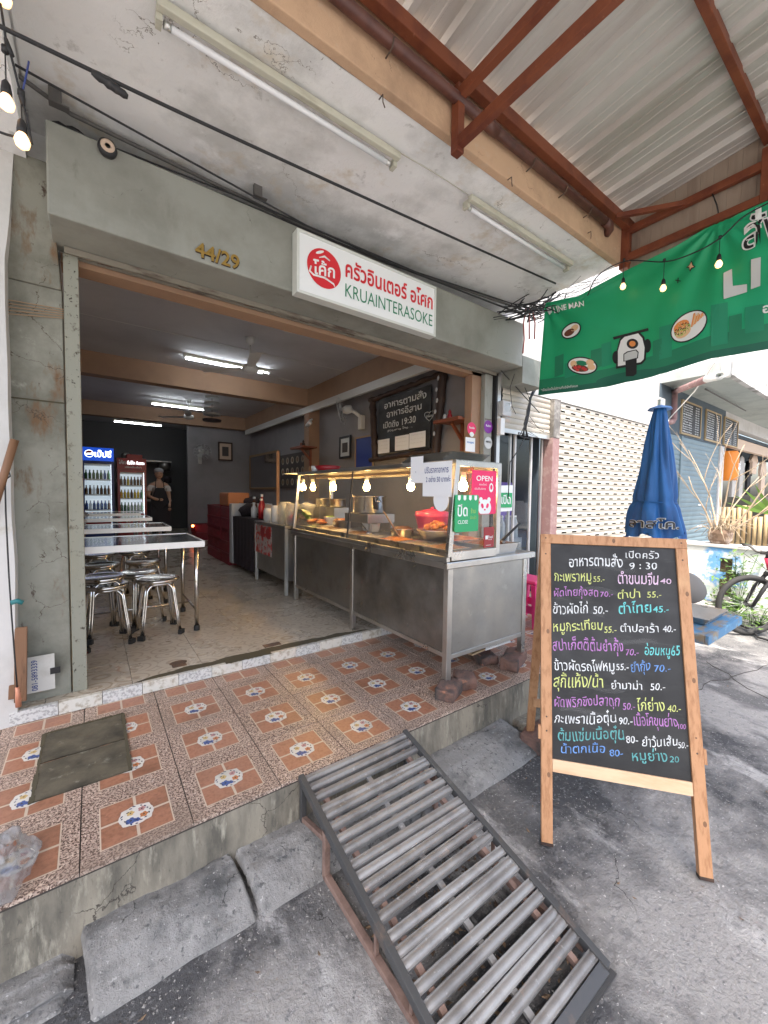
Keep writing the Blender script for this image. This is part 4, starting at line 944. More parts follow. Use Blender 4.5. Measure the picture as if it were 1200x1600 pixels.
table(5.20, .74, .74, 'second stainless steel table behind the nearest one'); table(7.04, .74, .74, 'third stainless steel table from the entrance'); table(8.55, .7, .72, 'farthest stainless steel table in front of the drink fridges')
def make_stool(label):
    r = thing('chrome_stool', label, 'stool', (0, 0, 0), 'round chrome stools at the steel tables')
    MB().lathe([(0, .452), (.10, .452), (.12, .458), (.145, .462), (.158, .455), (.16, .445), (.154, .435), (.14, .433)], (0, 0, 0), 32).build('seat', 'chrome', r)
    MB().tube([(.135*math.cos(a), .135*math.sin(a), .425) for a in [2*math.pi*k/24 for k in range(24)]], .007, 6, closed=True).build('seat_ring', 'chrome', r)
    cs = [(math.cos(R(45+90*k)), math.sin(R(45+90*k))) for k in range(4)]
    for k in range(4):
        A = Vector((cs[k][0], cs[k][1], 0)); B = Vector((cs[(k+1) % 4][0], cs[(k+1) % 4][1], 0)); d = (B-A).normalized()*.012
        pts = []
        for t_ in (0, .3, .55, .72, .82): pts.append(A*(.20-.065*t_)+d+Vector((0, 0, .02+.43*t_)))
        ta = A*.135+Vector((0, 0, .415)); tb = B*.135+Vector((0, 0, .415))
        pts += [ta.lerp(tb, .1)+Vector((0, 0, -.018)), ta.lerp(tb, .2)+Vector((0, 0, 0)), ta.lerp(tb, .35), ta.lerp(tb, .65), ta.lerp(tb, .8), ta.lerp(tb, .9)+Vector((0, 0, -.018))]
        for t_ in (.82, .72, .55, .3, 0): pts.append(B*(.20-.065*t_)-d+Vector((0, 0, .02+.43*t_)))
        MB().tube(pts, .0095, 8).build('leg_hoop', 'chrome', r)
        b = MB(); b.box(-.026, .026, -.013, .013, 0, .035); o = b.build('rubber_foot', 'rubber', r); o.location = A*.203; o.rotation_euler = (0, 0, R(45+90*k+90))
    return r
st0 = make_stool('x')
spots = [((.07, 3.72), 0, 8, 'lower chrome stool of the stacked pair nearest the door jamb'), ((.05, 3.73), .062, 20, 'upper chrome stool of the stacked pair nearest the door jamb'),
         ((.43, 3.76), 0, 3, 'single chrome stool right of the stacked pair under the nearest table'), ((.32, 4.12), 0, 30, 'chrome stool behind the single stool under the nearest table'),
         ((.06, 4.75), 0, 10, 'left chrome stool between the first and second tables'), ((.42, 4.78), 0, 25, 'right chrome stool between the first and second tables'),
         ((.05, 5.5), 0, 0, 'left chrome stool under the second table'), ((.40, 5.55), 0, 15, 'right chrome stool under the second table'), ((.36, 6.3), 0, 40, 'chrome stool behind the second table')]
for k, (p, dz, rz, lab) in enumerate(spots):
    if k == 0: st0.location = (p[0], p[1], FZ); st0.rotation_euler = (0, 0, R(rz)); st0['label'] = lab
    else:
        o = dup(st0, lab); o.location = (p[0], p[1], FZ+dz); o.rotation_euler = (0, 0, R(rz))
# things on the far tables
for k, (px_, py_, tx) in enumerate(((118, 812, 'crumpled clear plastic bag on the second table near the left wall'), (124, 800, 'crumpled clear plastic bag on the third table near the left wall'))):
    q = at(px_, py_, y=[5.5, 7.2][k]); o = MB().blob((q.x, q.y, 1.10+.05), .1, amp=.8, sc=(1, .8, .55), fq=3.5, seed=k).build('plastic_bag', 'plastic_clear'); T(o, tx, 'plastic bag')
# ================================================================== FRIDGES
def fridge(name, label, x0, x1, z1, body, header, hz, glow, fill):
    r = thing(name, label, 'drinks fridge', ((x0+x1)/2, 10.5, FZ)); y = 10.2; d = .62
    MB().box(x0, x0+.035, y, y+d, FZ+.03, z1).build('side_panel', body, r); MB().box(x1-.035, x1, y, y+d, FZ+.03, z1).build('side_panel', body, r)
    MB().box(x0+.0351, x1-.0351, y+d-.03, y+d, FZ+.03, z1).build('back_panel', body, r); MB().box(x0+.0351, x1-.0351, y+.01, y+d-.031, z1-.03, z1).build('top_panel', body, r)
    MB().box(x0, x1, y-.02, y+.0, z1-hz, z1).build('header', header, r)
    MB().box(x0+.02, x1-.02, y-.015, y, FZ+.03, FZ+.38).build('base_panel', body, r)
    zb, zt = FZ+.38, z1-hz-.01
    b = MB(); b.box(x0+.005, x0+.05, y-.03, y-.001, zb, zt); b.box(x1-.05, x1-.005, y-.03, y-.001, zb, zt); b.box(x0+.051, x1-.051, y-.03, y-.001, zb, zb+.05); b.box(x0+.051, x1-.051, y-.03, y-.001, zt-.05, zt); b.build('door_frame', body, r)
    MB().quad([(x0+.05, y-.012, zb+.05), (x1-.05, y-.012, zb+.05), (x1-.05, y-.012, zt-.05), (x0+.05, y-.012, zt-.05)]).build('door_glass', 'glass_clear', r)
    MB().box(x0+.036, x1-.036, y+d-.036, y+d-.032, zb, zt).build('glowing_back', 'fridge_glow', r)  # panel glows in place of light falling on the fridge back
    MB().box(x1-.05, x1-.036, y+.03, y+.05, zb+.05, zt-.05).build('light_strip', glow, r)
    n_ = 4
    for k in range(n_+1):
        z = zb+.06+(zt-zb-.12)*k/n_
        s_ = MB().box(x0+.04, x1-.055, y+.01, y+d-.05, z-.012, z).build('shelf', 'fan_grille', r)
        MB().box(x0+.04, x1-.055, y+.002, y+.0095, z-.014, z+.012).build('price_rail', 'sign_white', s_)
        if k == n_: continue
        m_ = fill[k]
        for q in range(7):
            xx = x0+.075+q*(x1-x0-.17)/6; hh = .2 if 'bottle' in m_ or m_ == 'juice' else .17
            MB().lathe([(0, z+.001), (.026, z+.001), (.028, z+.02), (.028, z+hh*.6), (.012, z+hh*.8), (.011, z+hh), (0, z+hh)], (xx, y+.06, 0), 9).build('bottle', m_ if random.random() < .75 else random.choice(fill), s_)
    return r
r = fridge('blue_drinks_fridge', 'tall blue drinks fridge with a lit header and rows of bottles', -.165, .385, 2.385, 'fridge_blue', 'pepsi_blue', .27, 'fridge_strip', ['water_bottle', 'bottle_blue', 'bottle_brown', 'bottle_green', 'water_bottle'])
nn = (0, -1, 0)
c = (-.165, 10.18, 2.115); 
shape(r, 'logo_ball', 'lit_white', c, fx, fz, nn, ell(.135, .14, .075, .075, 24), .004); shape(r, 'logo_red', 'sign_red', c, fx, fz, nn, [(.07, .14)]+[(.135+.066*math.cos(a), .14+.066*math.sin(a)) for a in [math.pi*(1-k/10) for k in range(0, 9)]]+[(.16, .15), (.12, .15)], .006)
shape(r, 'logo_blue', 'pepsi_blue', c, fx, fz, nn, [(.085, .11), (.12, .12), (.19, .125)]+[(.135+.066*math.cos(a), .14+.066*math.sin(a)) for a in [-math.pi*k/10 for k in range(2, 9)]], .006)
b = MB(); add_text(b, 'เป๊ปซี่', plane_fn((.06, 10.175, 2.19), fx, fz, nn), .28, .15, off=.02); b.build('lettering', 'lit_white', r)
MB().box(-.11, .33, 10.165, 10.169, .8, .87).build('red_band', 'plastic_red', r)
r = fridge('red_drinks_fridge', 'shorter red drinks fridge with white script on the header beside the blue one', .44, .975, 2.20, 'fridge_red', 'fridge_red', .24, 'fridge_strip', ['bottle_brown', 'bottle_green', 'juice', 'bottle_brown', 'juice'])
b = MB(); add_text(b, 'โค้ก', plane_fn((.47, 10.175, 2.07), fx, fz, nn), .12, .09, off=.015); b.build('lettering', 'print_white', r)
b = MB(); add_text(b, 'ดื่มโค้ก กันเถอะ', plane_fn((.62, 10.175, 2.07), fx, fz, nn), .32, .08, off=.015); b.build('lettering', 'lit_white', r)
b = MB(); add_text(b, 'เครื่องดื่มเย็นๆ', plane_fn((.58, 10.175, 1.985), fx, fz, nn), .3, .05, off=.012); b.build('lettering', 'print_white', r)
MB().box(.5, .92, 10.16, 10.166, .78, 1.02).build('red_band', 'plastic_red', r)
b = MB(); add_text(b, 'โค้ก', plane_fn((.56, 10.155, .83), fx, fz, nn), .3, .14, off=.015); b.build('lettering', 'print_grey', r)
o = MB().box(.62, .92, 10.35, 10.7, 2.201, 2.30).build('box_on_fridge', 'fridge_red', bev=.01); T(o, 'dark red carton lying on top of the red drinks fridge', 'carton')
# ================================================================== PERSON
def skin_mesh(name, verts, edges, radii, m_, parent, sub=2):
    me = bpy.data.meshes.new(name); me.from_pydata([tuple(v) for v in verts], edges, []); me.materials.append(M[m_])
    o = bpy.data.objects.new(name, me); C.objects.link(o); setp(o, parent)
    sk = o.modifiers.new('skin', 'SKIN')
    for i, r_ in enumerate(radii): me.skin_vertices[0].data[i].radius = (r_, r_) if not isinstance(r_, tuple) else r_
    me.skin_vertices[0].data[0].use_root = True
    s_ = o.modifiers.new('sub', 'SUBSURF'); s_.levels = sub; s_.render_levels = sub
    for p in me.polygons: p.use_smooth = True
    return o
px0, py0 = 1.28, 10.75
r = thing('person', 'cook in a white T-shirt, black apron and pale cap standing in the dark kitchen doorway', 'person', (px0, py0, FZ))
z0 = FZ; V_ = [(0, 0, .88), (0, 0, 1.05), (0, 0, 1.22), (0, 0, 1.33), (0, 0, 1.41), (0, -.01, 1.47), (.17, 0, 1.30), (.21, -.02, 1.04), (.20, -.12, .85), (.19, -.17, .79), (-.17, 0, 1.30), (-.23, -.04, 1.06), (-.1, -.17, .98), (-.03, -.2, .97), (.09, 0, .82), (.10, 0, .46), (.10, 0, .07), (.11, -.12, .04), (-.09, 0, .82), (-.10, 0, .46), (-.10, 0, .07), (-.11, -.12, .04)]
E_ = [(0, 1), (1, 2), (2, 3), (3, 4), (4, 5), (3, 6), (6, 7), (7, 8), (8, 9), (3, 10), (10, 11), (11, 12), (12, 13), (0, 14), (14, 15), (15, 16), (16, 17), (0, 18), (18, 19), (19, 20), (20, 21)]
RR = [(.15, .1), (.13, .095), (.15, .1), (.14, .085), .055, .05, .06, .042, .034, .028, .06, .042, .034, .028, .085, .055, .038, .032, .085, .055, .038, .032]
skin_mesh('body', [(px0+x, py0+y, z0+z) for x, y, z in V_], E_, RR, 'skin', r)
MB().blob((px0, py0-.01, z0+1.56), .1, sub=3, amp=.05, sc=(.8, .95, 1.15)).build('head', 'skin', r)
b = MB(); b.blob((px0, py0-.105, z0+1.555), .014, sub=2, amp=0, sc=(.8, 1, 1.4)); b.build('nose', 'skin', r)
for s_ in (-1, 1): MB().blob((px0+s_*.033, py0-.095, z0+1.585), .009, sub=1, amp=0).build('eye', 'black', r); MB().blob((px0+s_*.08, py0, z0+1.56), .022, sub=1, amp=0, sc=(.5, .8, 1.2)).build('ear', 'skin', r)
MB().box(px0-.025, px0+.025, py0-.103, py0-.095, z0+1.505, z0+1.513).build('mouth', 'crate_red', r)
MB().lathe([(.088, z0+1.60), (.1, z0+1.62), (.098, z0+1.66), (.06, z0+1.70), (0, z0+1.71)], (px0, py0, 0), 20).build('cap', 'cap', r)
# shirt: slightly larger skin over torso and upper arms
vs = [(0, 0, .90), (0, 0, 1.05), (0, 0, 1.22), (0, 0, 1.34), (.17, 0, 1.30), (.205, -.015, 1.14), (-.17, 0, 1.30), (-.22, -.025, 1.14)]
skin_mesh('shirt', [(px0+x, py0+y, z0+z) for x, y, z in vs], [(0, 1), (1, 2), (2, 3), (3, 4), (4, 5), (3, 6), (6, 7)], [(.165, .115), (.15, .11), (.165, .115), (.14, .1), .075, .06, .075, .06], 'shirt_white', r)
def apr(u, v):
    z = .42+.82*v; w_ = .21 if v < .55 else .21-.12*(v-.55)/.45; x = (u-.5)*2*w_
    return (px0+x, py0-.155+.35*x*x*2, z0+z)
MB().grid(apr, 10, 12).build('apron', 'apron', r)
for s_ in (-1, 1): MB().tube([(px0+s_*.09, py0-.15, z0+1.23), (px0+s_*.075, py0-.09, z0+1.40), (px0+s_*.05, py0, z0+1.45)], .009, 6).build('apron_strap', 'apron', r)
for s_, hx, hy, hz in ((1, .19, -.18, .77), (-1, -.01, -.215, .965)):
    for k in range(5):
        bx = px0+hx-.025+.0125*k*1.0; L_ = (.05, .065, .07, .065, .05)[k]
        if s_ == 1: pts = [(bx, py0+hy, z0+hz), (bx, py0+hy-.012, z0+hz-L_*.5), (bx, py0+hy-.004, z0+hz-L_)]
        else: pts = [(px0+hx, py0+hy, z0+hz-.02+.012*k), (px0+hx+L_*.5, py0+hy-.01, z0+hz-.02+.012*k), (px0+hx+L_, py0+hy+.005, z0+hz-.02+.012*k)]
        MB().tube(pts, [.0085, .008, .006], 6).build('finger', 'skin', r)
skin_mesh('trousers', [(px0, py0, z0+.88), (px0+.09, py0, z0+.80), (px0+.10, py0, z0+.46), (px0+.10, py0, z0+.09), (px0-.09, py0, z0+.80), (px0-.10, py0, z0+.46), (px0-.10, py0, z0+.09)], [(0, 1), (1, 2), (2, 3), (0, 4), (4, 5), (5, 6)], [(.155, .11), .1, .07, .055, .1, .07, .055], 'cloth_black', r)
# kitchen clutter
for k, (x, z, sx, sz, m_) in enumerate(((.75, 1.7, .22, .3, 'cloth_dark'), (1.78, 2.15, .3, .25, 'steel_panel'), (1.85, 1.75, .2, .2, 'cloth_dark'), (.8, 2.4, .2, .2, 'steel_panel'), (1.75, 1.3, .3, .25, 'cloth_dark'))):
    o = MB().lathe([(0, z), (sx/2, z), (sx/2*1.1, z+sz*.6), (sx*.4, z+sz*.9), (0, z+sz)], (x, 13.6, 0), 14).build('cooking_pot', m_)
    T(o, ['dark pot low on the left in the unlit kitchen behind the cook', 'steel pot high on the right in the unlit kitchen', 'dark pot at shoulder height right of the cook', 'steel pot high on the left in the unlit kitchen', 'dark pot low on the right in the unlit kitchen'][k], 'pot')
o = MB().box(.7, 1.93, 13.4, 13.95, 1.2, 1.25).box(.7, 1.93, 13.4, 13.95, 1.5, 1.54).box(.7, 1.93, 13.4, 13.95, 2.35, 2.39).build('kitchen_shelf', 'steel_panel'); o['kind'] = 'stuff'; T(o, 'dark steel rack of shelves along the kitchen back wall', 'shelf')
# ================================================================== INSIDE CEILING ITEMS
def tube_light(label, c, lit=True, L_=1.2, name='fluorescent_lamp', g='lit fluorescent lamps inside the shop'):
    r = thing(name, label, 'fluorescent lamp', c, g); x, y, z = c
    MB().box(x-L_/2-.015, x+L_/2+.015, y-.02, y+.02, z+.035, z+.075).build('housing', 'fixture', r)
    MB().tube([(x-L_/2+.01, y, z+.012), (x+L_/2-.01, y, z+.012)], .0135, 10).build('tube', 'tube_lit' if lit else 'tube_white', r)
    for s_ in (-1, 1): MB().box(x+s_*(L_/2+.005)-.01, x+s_*(L_/2+.005)+.01, y-.015, y+.015, z-.006, z+.034).build('lamp_holder', 'plastic_white', r)
    return r
tube_light('lit fluorescent lamp on the ceiling just behind the nearest ceiling fan', (1.69, 6.28, CZ-.08))
def tl(px1, px2, y, lab):
    a = at(*px1, y=y); b = at(*px2, y=y); z = (a.z+b.z)/2; tube_light(lab, ((a.x+b.x)/2, y, z), L_=(b.x-a.x))
tl((258, 603), (360, 617), 8.3, 'lit fluorescent lamp just under the first cross beam')
tl((237, 630), (318, 643), 9.6, 'lit fluorescent lamp below and left of the lamp under the cross beam')
tl((178, 658), (252, 667), 12.0, 'farthest lit fluorescent lamp above the drink fridges')
def ceiling_fan(label, c, zh, m_='fan_white'):
    r = thing('ceiling_fan', label, 'ceiling fan', c, 'ceiling fans in the shop'); x, y, z = c
    MB().lathe([(0, z), (.06, z), (.05, z-.05), (.02, z-.09), (0, z-.09)], (x, y, 0), 18).build('canopy_cup', m_, r)
    MB().tube([(x, y, z-.08), (x, y, zh+.1)], .011, 10).build('rod', m_, r)
    MB().lathe([(.03, zh+.13), (.04, zh+.06), (.085, zh+.05), (.1, zh+.02), (.1, zh-.01), (.08, zh-.03), (.03, zh-.045), (0, zh-.047)], (x, y, 0), 24).build('motor', m_, r)
    for k in range(3):
        a = R(18+120*k); ca, sa = math.cos(a), math.sin(a)
        def fn(u, v, ca=ca, sa=sa):
            rr_ = .1+.55*u; t_ = (v-.5)*(.1+.04*u); return (x+ca*rr_-sa*t_, y+sa*rr_+ca*t_, zh+.01+.15*(v-.5)*.12)
        MB().grid(fn, 6, 2).build('blade', m_, r)
    return r
ceiling_fan('nearest white ceiling fan hanging in front of the lit lamp', (1.64, 5.15, CZ), at(391, 578, y=5.15).z)
ceiling_fan('second white ceiling fan hanging between the cross beams', (1.69, 9.4, CZ), at(294, 652, y=9.4).z)
r = thing('hanging_rack', 'tiered wire rack hanging from the ceiling in front of the second beam', 'rack', (1.86, 8.1, 3.4))
for k in range(5):
    z = at(330, 622+9*k, y=8.1).z; w_ = .13+.01*k
    MB().lathe([(w_, z+.03), (w_*.96, z), (w_*.5, z-.004), (0, z-.004)], (1.86, 8.1, 0), 14).build('tier', 'fan_grille' if k < 4 else 'cloth_dark', r)
MB().tube([(1.86, 8.1, 3.44), (1.86, 8.1, at(330, 660, y=8.1).z)], .005, 6).build('chain', 'rust_dark', r)
def wall_fan(label, base, d, sz=.2, m_='fan_white'):
    r = thing('wall_fan', label, 'wall fan', tuple(base), 'wall fans'); base = Vector(base); d = Vector(d).normalized()
    hub = base+d*.30+Vector((0, 0, .12)); f_ = Vector((d.x, d.y, -.25)).normalized(); mt = f_.to_track_quat('Z', 'Y').to_matrix().to_4x4()
    MB().box(base.x-.04, base.x+.04, base.y-.05, base.y+.05, base.z-.16, base.z+.06).build('wall_bracket', m_, r, bev=.01)
    MB().tube([base+Vector((0, 0, .02)), base+d*.1+Vector((0, 0, .1)), hub-f_*.1], .028, 10).build('arm', m_, r)
    MB().lathe([(0, -.16), (.06, -.15), (.07, -.06), (.04, 0), (0, 0)], hub, 18, mtx=mt).build('motor', m_, r)
    b = MB()
    for k in range(14):
        a = math.pi*2*k/14; b.tube([hub+mt.to_3x3() @ Vector((.03*math.cos(a), .03*math.sin(a), .07)), hub+mt.to_3x3() @ Vector((sz*.8*math.cos(a), sz*.8*math.sin(a), .06)), hub+mt.to_3x3() @ Vector((sz*math.cos(a), sz*math.sin(a), .02)), hub+mt.to_3x3() @ Vector((sz*.7*math.cos(a), sz*.7*math.sin(a), -.03))], .0022, 4)
    for q in (.35, .6, .8, 1.0):
        b.tube([hub+mt.to_3x3() @ Vector((sz*q*math.cos(math.pi*2*k/24), sz*q*math.sin(math.pi*2*k/24), .065 if q < 1 else .02)) for k in range(24)], .0025, 4, closed=True)
    b.build('grille', 'fan_grille', r)['kind'] = 'stuff'
    for k in range(3):
        a = 2*math.pi*k/3
        def fn(u, v, a=a): aa = a+(v-.5)*.9; rr_ = .03+(sz*.75-.03)*u; return hub+mt.to_3x3() @ Vector((rr_*math.cos(aa), rr_*math.sin(aa), .02+.03*(v-.5)))
        MB().grid(fn, 4, 4).build('blade', 'fan_grille', r)
    return r
wall_fan('wall fan seen edge on above the small framed picture', (3.46, at(565, 655, x=3.46).y, at(565, 655, x=3.46).z), (-1, .55, 0), .21)
wall_fan('round wall fan on the white partition wall beside the dark kitchen', (2.22, 10.97, at(312, 715, y=10.97).z), (0, -1, 0), .2)
# cctv
q = at(488, 662, x=3.27); r = thing('security_camera', 'small white security camera on the tan column', 'camera', tuple(q))
MB().tube([q+Vector((0, .0, .08)), q+Vector((-.04, 0, .06)), q+Vector((-.06, 0, 0))], .018, 8).build('mount', 'plastic_white', r); MB().lathe([(0, -.09), (.035, -.085), (.04, .05), (.03, .06), (0, .06)], q+Vector((-.08, -.03, -.01)), 14, mtx=Matrix.Rotation(R(70), 4, 'X')).build('camera_body', 'plastic_white', r)
# ================================================================== RIGHT WALL ITEMS
def frame_pic(name, lab, cat, x, ya, yb, za, zb, fm, inner, fw=.03, th=.02, wall='x'):
    r = thing(name, lab, cat, (x, (ya+yb)/2, za) if wall == 'x' else ((ya+yb)/2, x, za))
    def bx(a, b_, c_, d_, t0, t1): return MB().box(x-t1, x-t0, a, b_, c_, d_) if wall == 'x' else MB().box(a, b_, x-t1, x-t0, c_, d_)
    for q_ in ((ya, ya+fw, za, zb), (yb-fw, yb, za, zb), (ya+fw+.0002, yb-fw-.0002, za, za+fw), (ya+fw+.0002, yb-fw-.0002, zb-fw, zb)): bx(*q_, 0, th).build('frame', fm, r)
    bx(ya+fw, yb-fw, za+fw, zb-fw, .002, .008).build('picture', inner, r)
    return r
r = frame_pic('small_picture', 'small dark framed picture on the right wall between the fan and the blue board', 'picture', 3.46, 5.68, 6.05, 2.10, 2.47, 'black', 'print_grey', .035)
MB().box(3.445, 3.449, 5.78, 5.95, 2.2, 2.36).build('print', 'poster_dark', r)
r = frame_pic('framed_portrait', 'framed portrait in a pale mount on the far partition wall', 'picture', 10.97, 2.66, 3.02, 2.32, 2.80, 'wood_dark', 'cloth_beige', .035, wall='y')
MB().box(2.76, 2.92, 10.955, 10.961, 2.44, 2.68).build('print', 'poster_dark', r)
r = frame_pic('notice_board', 'bright blue felt notice board in a thin wooden frame on the right wall', 'notice board', 3.46, 5.02, 5.54, 1.75, 2.41, 'frame_wood', 'notice_blue', .025)
# big carved chalkboard
r = thing('carved_chalkboard', 'large chalkboard in a dark carved wooden frame hanging on the right wall', 'chalkboard', (3.44, 4.2, 2.5))
ca = [at(588, 622, x=3.43), at(697, 583, x=3.43), at(682, 700, x=3.43), at(595, 713, x=3.43)]
ya, yb, za, zb = 3.62, 5.0, 2.05, 2.93
MB().box(3.43, 3.445, ya+.12, yb-.12, za+.05, zb-.05).build('board', 'chalkboard', r)
def rough_bar(a, b_, wd, seed):
    a = Vector(a); b_ = Vector(b_); n_ = 16; pts = [a.lerp(b_, k/n_)+Vector((0, noise.noise(Vector((k*.9, seed, 0)))*.022, noise.noise(Vector((seed, k*.9, 0)))*.018)) for k in range(n_+1)]
    return MB().tube(pts, [wd*(1+.35*noise.noise(Vector((k*.7, seed, 5)))) for k in range(n_+1)], 8)
rough_bar((3.42, ya+.02, za-.08), (3.42, ya-.10, zb+.05), .055, 1).build('frame', 'wood_dark', r); rough_bar((3.42, yb-.07, za-.05), (3.42, yb+.02, zb+.0), .05, 2).build('frame', 'wood_dark', r)
rough_bar((3.41, ya-.1, zb+.03), (3.41, yb+.08, zb-.02), .035, 3).build('frame', 'wood_dark', r); rough_bar((3.41, ya-.02, za), (3.41, yb+.05, za-.03), .035, 4).build('frame', 'wood_dark', r)
for k in range(6):
    z = za+.2+.13*k; MB().blob((3.36, ya-.02-.02*(k % 2)-.04*k/6, z), .018, amp=.3, sc=(.4, 1, 1.6)).build('shell', 'pearl', r)
u_ = (0, -1, 0); nx = (-1, 0, 0)
for s_, y_, z_, w_, h_ in (('อาหารตามสั่ง', yb-.28, zb-.2, .9, .11), ('อาหารอีสาน', yb-.34, zb-.33, .75, .10), ('เปิดถึง 19:30', yb-.26, zb-.48, .72, .10), ('สั่งอาหาร โทร ...', yb-.36, zb-.535, .55, .03)):
    b = MB(); add_text(b, s_, plane_fn((3.426, y_, z_), u_, fz, nx), w_, h_, off=.012, jit=.006); b.build('chalk_line', 'print_grey', r)
b = MB(); pts = [(3.425, yb-1.24+.09*math.sin(a)**3*1.0, zb-.43+.07*(.81*math.cos(a)-.31*math.cos(2*a)-.12*math.cos(3*a))) for a in [2*math.pi*k/30 for k in range(30)]]
b.tube(pts, .004, 5, closed=True); b.build('chalk_heart', 'print_grey', r)
b = MB(); add_text(b, 'อร่อย', plane_fn((3.426, yb-1.18, zb-.45), u_, fz, nx), .12, .04, off=.01); b.build('chalk_line', 'print_grey', r)
for k, (y_, w_) in enumerate(((yb-.14, .28), (yb-.55, .3), (yb-.86, .32))):
    card('menu_paper', ['leftmost white paper taped to the foot of the carved chalkboard', 'middle white paper at the foot of the carved chalkboard', 'rightmost white paper at the foot of the carved chalkboard'][k], 'paper', (3.422, y_, za+.05+.01*k), u_, fz, w_, .2, 'paper',
         [('รายการอาหาร', .1, .8, .7, .08, 'print_grey'), ('ข้าวผัด ราดหน้า', .1, .55, .8, .07, 'print_grey'), ('ต้มยำ แกงจืด', .1, .3, .75, .07, 'print_grey')], nx, .002)
def shelf_(lab, x, y0, y1, z, m_='wood_red'):
    r = thing('wall_shelf', lab, 'shelf', (x, (y0+y1)/2, z)); MB().box(x-.26, x, y0, y1, z-.025, z).build('board', m_, r, bev=.004); MB().box(x-.3, x-.24, y0-.02, y1+.02, z-.035, z+.004).build('edging', m_, r, bev=.004)
    MB().box(x-.035, x, (y0+y1)/2-.02, (y0+y1)/2+.02, z-.34, z-.026).build('bracket', m_, r); MB().bar((x-.2, (y0+y1)/2, z-.03), (x-.02, (y0+y1)/2, z-.22), .03, .03).build('brace', m_, r); return r
q = at(700, 663, x=3.3); shelf_('reddish wooden wall shelf with a tiny figurine near the entrance', 3.49, 3.06, 3.42, 2.36)
q = at(510, 700, x=3.2); shelf_('dark wooden wall shelf on the tan column with a small dark figurine', 3.28, 6.55, 7.05, 2.34)
for k, (y_, x_, z_) in enumerate(((3.3, 3.32, 2.36), (6.75, 3.1, 2.34))):
    r = thing('figurine', ['tiny red and white figurine on the shelf near the entrance', 'small dark reddish figurine on the shelf by the column'][k], 'figurine', (x_, y_, z_))
    MB().lathe([(0, z_), (.03, z_), (.028, z_+.06), (.015, z_+.08), (.02, z_+.1), (0, z_+.13)], (x_, y_, 0), 10).build('body', 'plastic_red' if k == 0 else 'wood_dark', r)
    MB().lathe([(0, z_), (.025, z_), (.02, z_+.07), (0, z_+.09)], (x_-.01, y_+.07, 0), 10).build('cup', 'pearl' if k == 0 else 'wood_red', r)
# dishes poster
r = thing('dish_poster', 'dark poster with rows of round dish photographs on the right wall', 'poster', (3.47, 8, 2))
MB().box(3.462, 3.468, 7.4, 8.76, 1.6, 2.34).build('sheet', 'poster_dark', r)
dm = MB().lathe([(0, 0), (.065, 0), (.075, .004)], (0, 0, 0), 16, mtx=Matrix.Rotation(R(-90), 4, 'Y')).mesh('dish', ['ring_dish'])
dm2 = MB().lathe([(0, 0), (.045, 0)], (0, 0, 0), 14, mtx=Matrix.Rotation(R(-90), 4, 'Y')).mesh('dish_food', ['food_brown'])
for i in range(5):
    for j in range(3):
        o = link('dish', dm, r); o.location = (3.46, 7.55+.26*i, 1.74+.23*j); o.matrix_parent_inverse = WM[r.name].inverted(); o2 = link('dish_food', dm2, o); o2.location = (-.003, 0, 0)
r = frame_pic('glass_board', 'large wood framed glass board reflecting the fridges on the right wall', 'board', 3.46, 8.85, 10.9, 1.58, 2.48, 'frame_wood', 'table_top', .05)
o = MB().bar((2.3, at(434, 705, x=2.3).y, 1.1), (2.3, at(434, 705, x=2.3).y, at(434, 705, x=2.3).z), .04, .03, up=(0, 1, 0)).build('wooden_post', 'pine'); T(o, 'thin upright wooden post rising behind the jars on the counter', 'post')
# ================================================================== COUNTERS DEEPER IN
r = thing('steel_counter', 'dark steel counter with a food poster on its front beyond the glass case', 'counter', (2.1, 4.8, FZ))
MB().box(1.755, 2.5, 4.30, 5.36, 1.10, 1.135).build('top', 'steel_panel', r, bev=.003); MB().box(1.775, 1.785, 4.34, 5.32, .50, 1.098).build('front_panel', 'steel_panel', r)
for y in (4.30, 5.32):
    for x in (1.76, 2.46): MB().box(x, x+.035, y, y+.035, FZ, 1.099).build('leg', 'alu', r)
MB().box(1.80, 2.45, 4.31, 4.32, .5, 1.09).build('end_panel', 'steel_panel', r)
p_ = [at(397, 818, x=1.765), at(424, 828, x=1.765)]
r = thing('food_poster', 'red and white food poster hanging on the front of the dark counter', 'poster', (1.77, 5, .8))
MB().box(1.766, 1.770, p_[1].y, p_[0].y, .72, 1.09).build('sheet', 'poster', r)
for k in range(2): MB().disc((1.764, p_[1].y+.12+.2*k, 1.0), (0, 1, 0), (0, 0, 1), .08, .07, 16).build('print', 'plastic_red', r)
r = thing('draped_counter', 'boxy counter draped in dark cloth between the steel counter and the white appliance', 'counter', (2.1, 5.9, FZ))
def drape(u, v):
    y = 5.38+1.0*u; x = 1.76+.012*math.sin(u*40)*(1-v); return (x, y, .42+.72*v+.01*noise.noise(Vector((u*5, 0, 0))))
MB().grid(drape, 60, 6).build('cloth', 'cloth_dark', r); MB().box(1.78, 2.5, 5.38, 6.38, .45, 1.14).build('box', 'cloth_dark', r)
o = MB().box(1.745, 2.4, 6.40, 6.53, .40, 1.33).build('white_appliance', 'appliance', bev=.01); T(o, 'narrow white appliance panel beside the red crates', 'appliance')
cm = None
crate_y = [6.56, 7.06, 7.56]
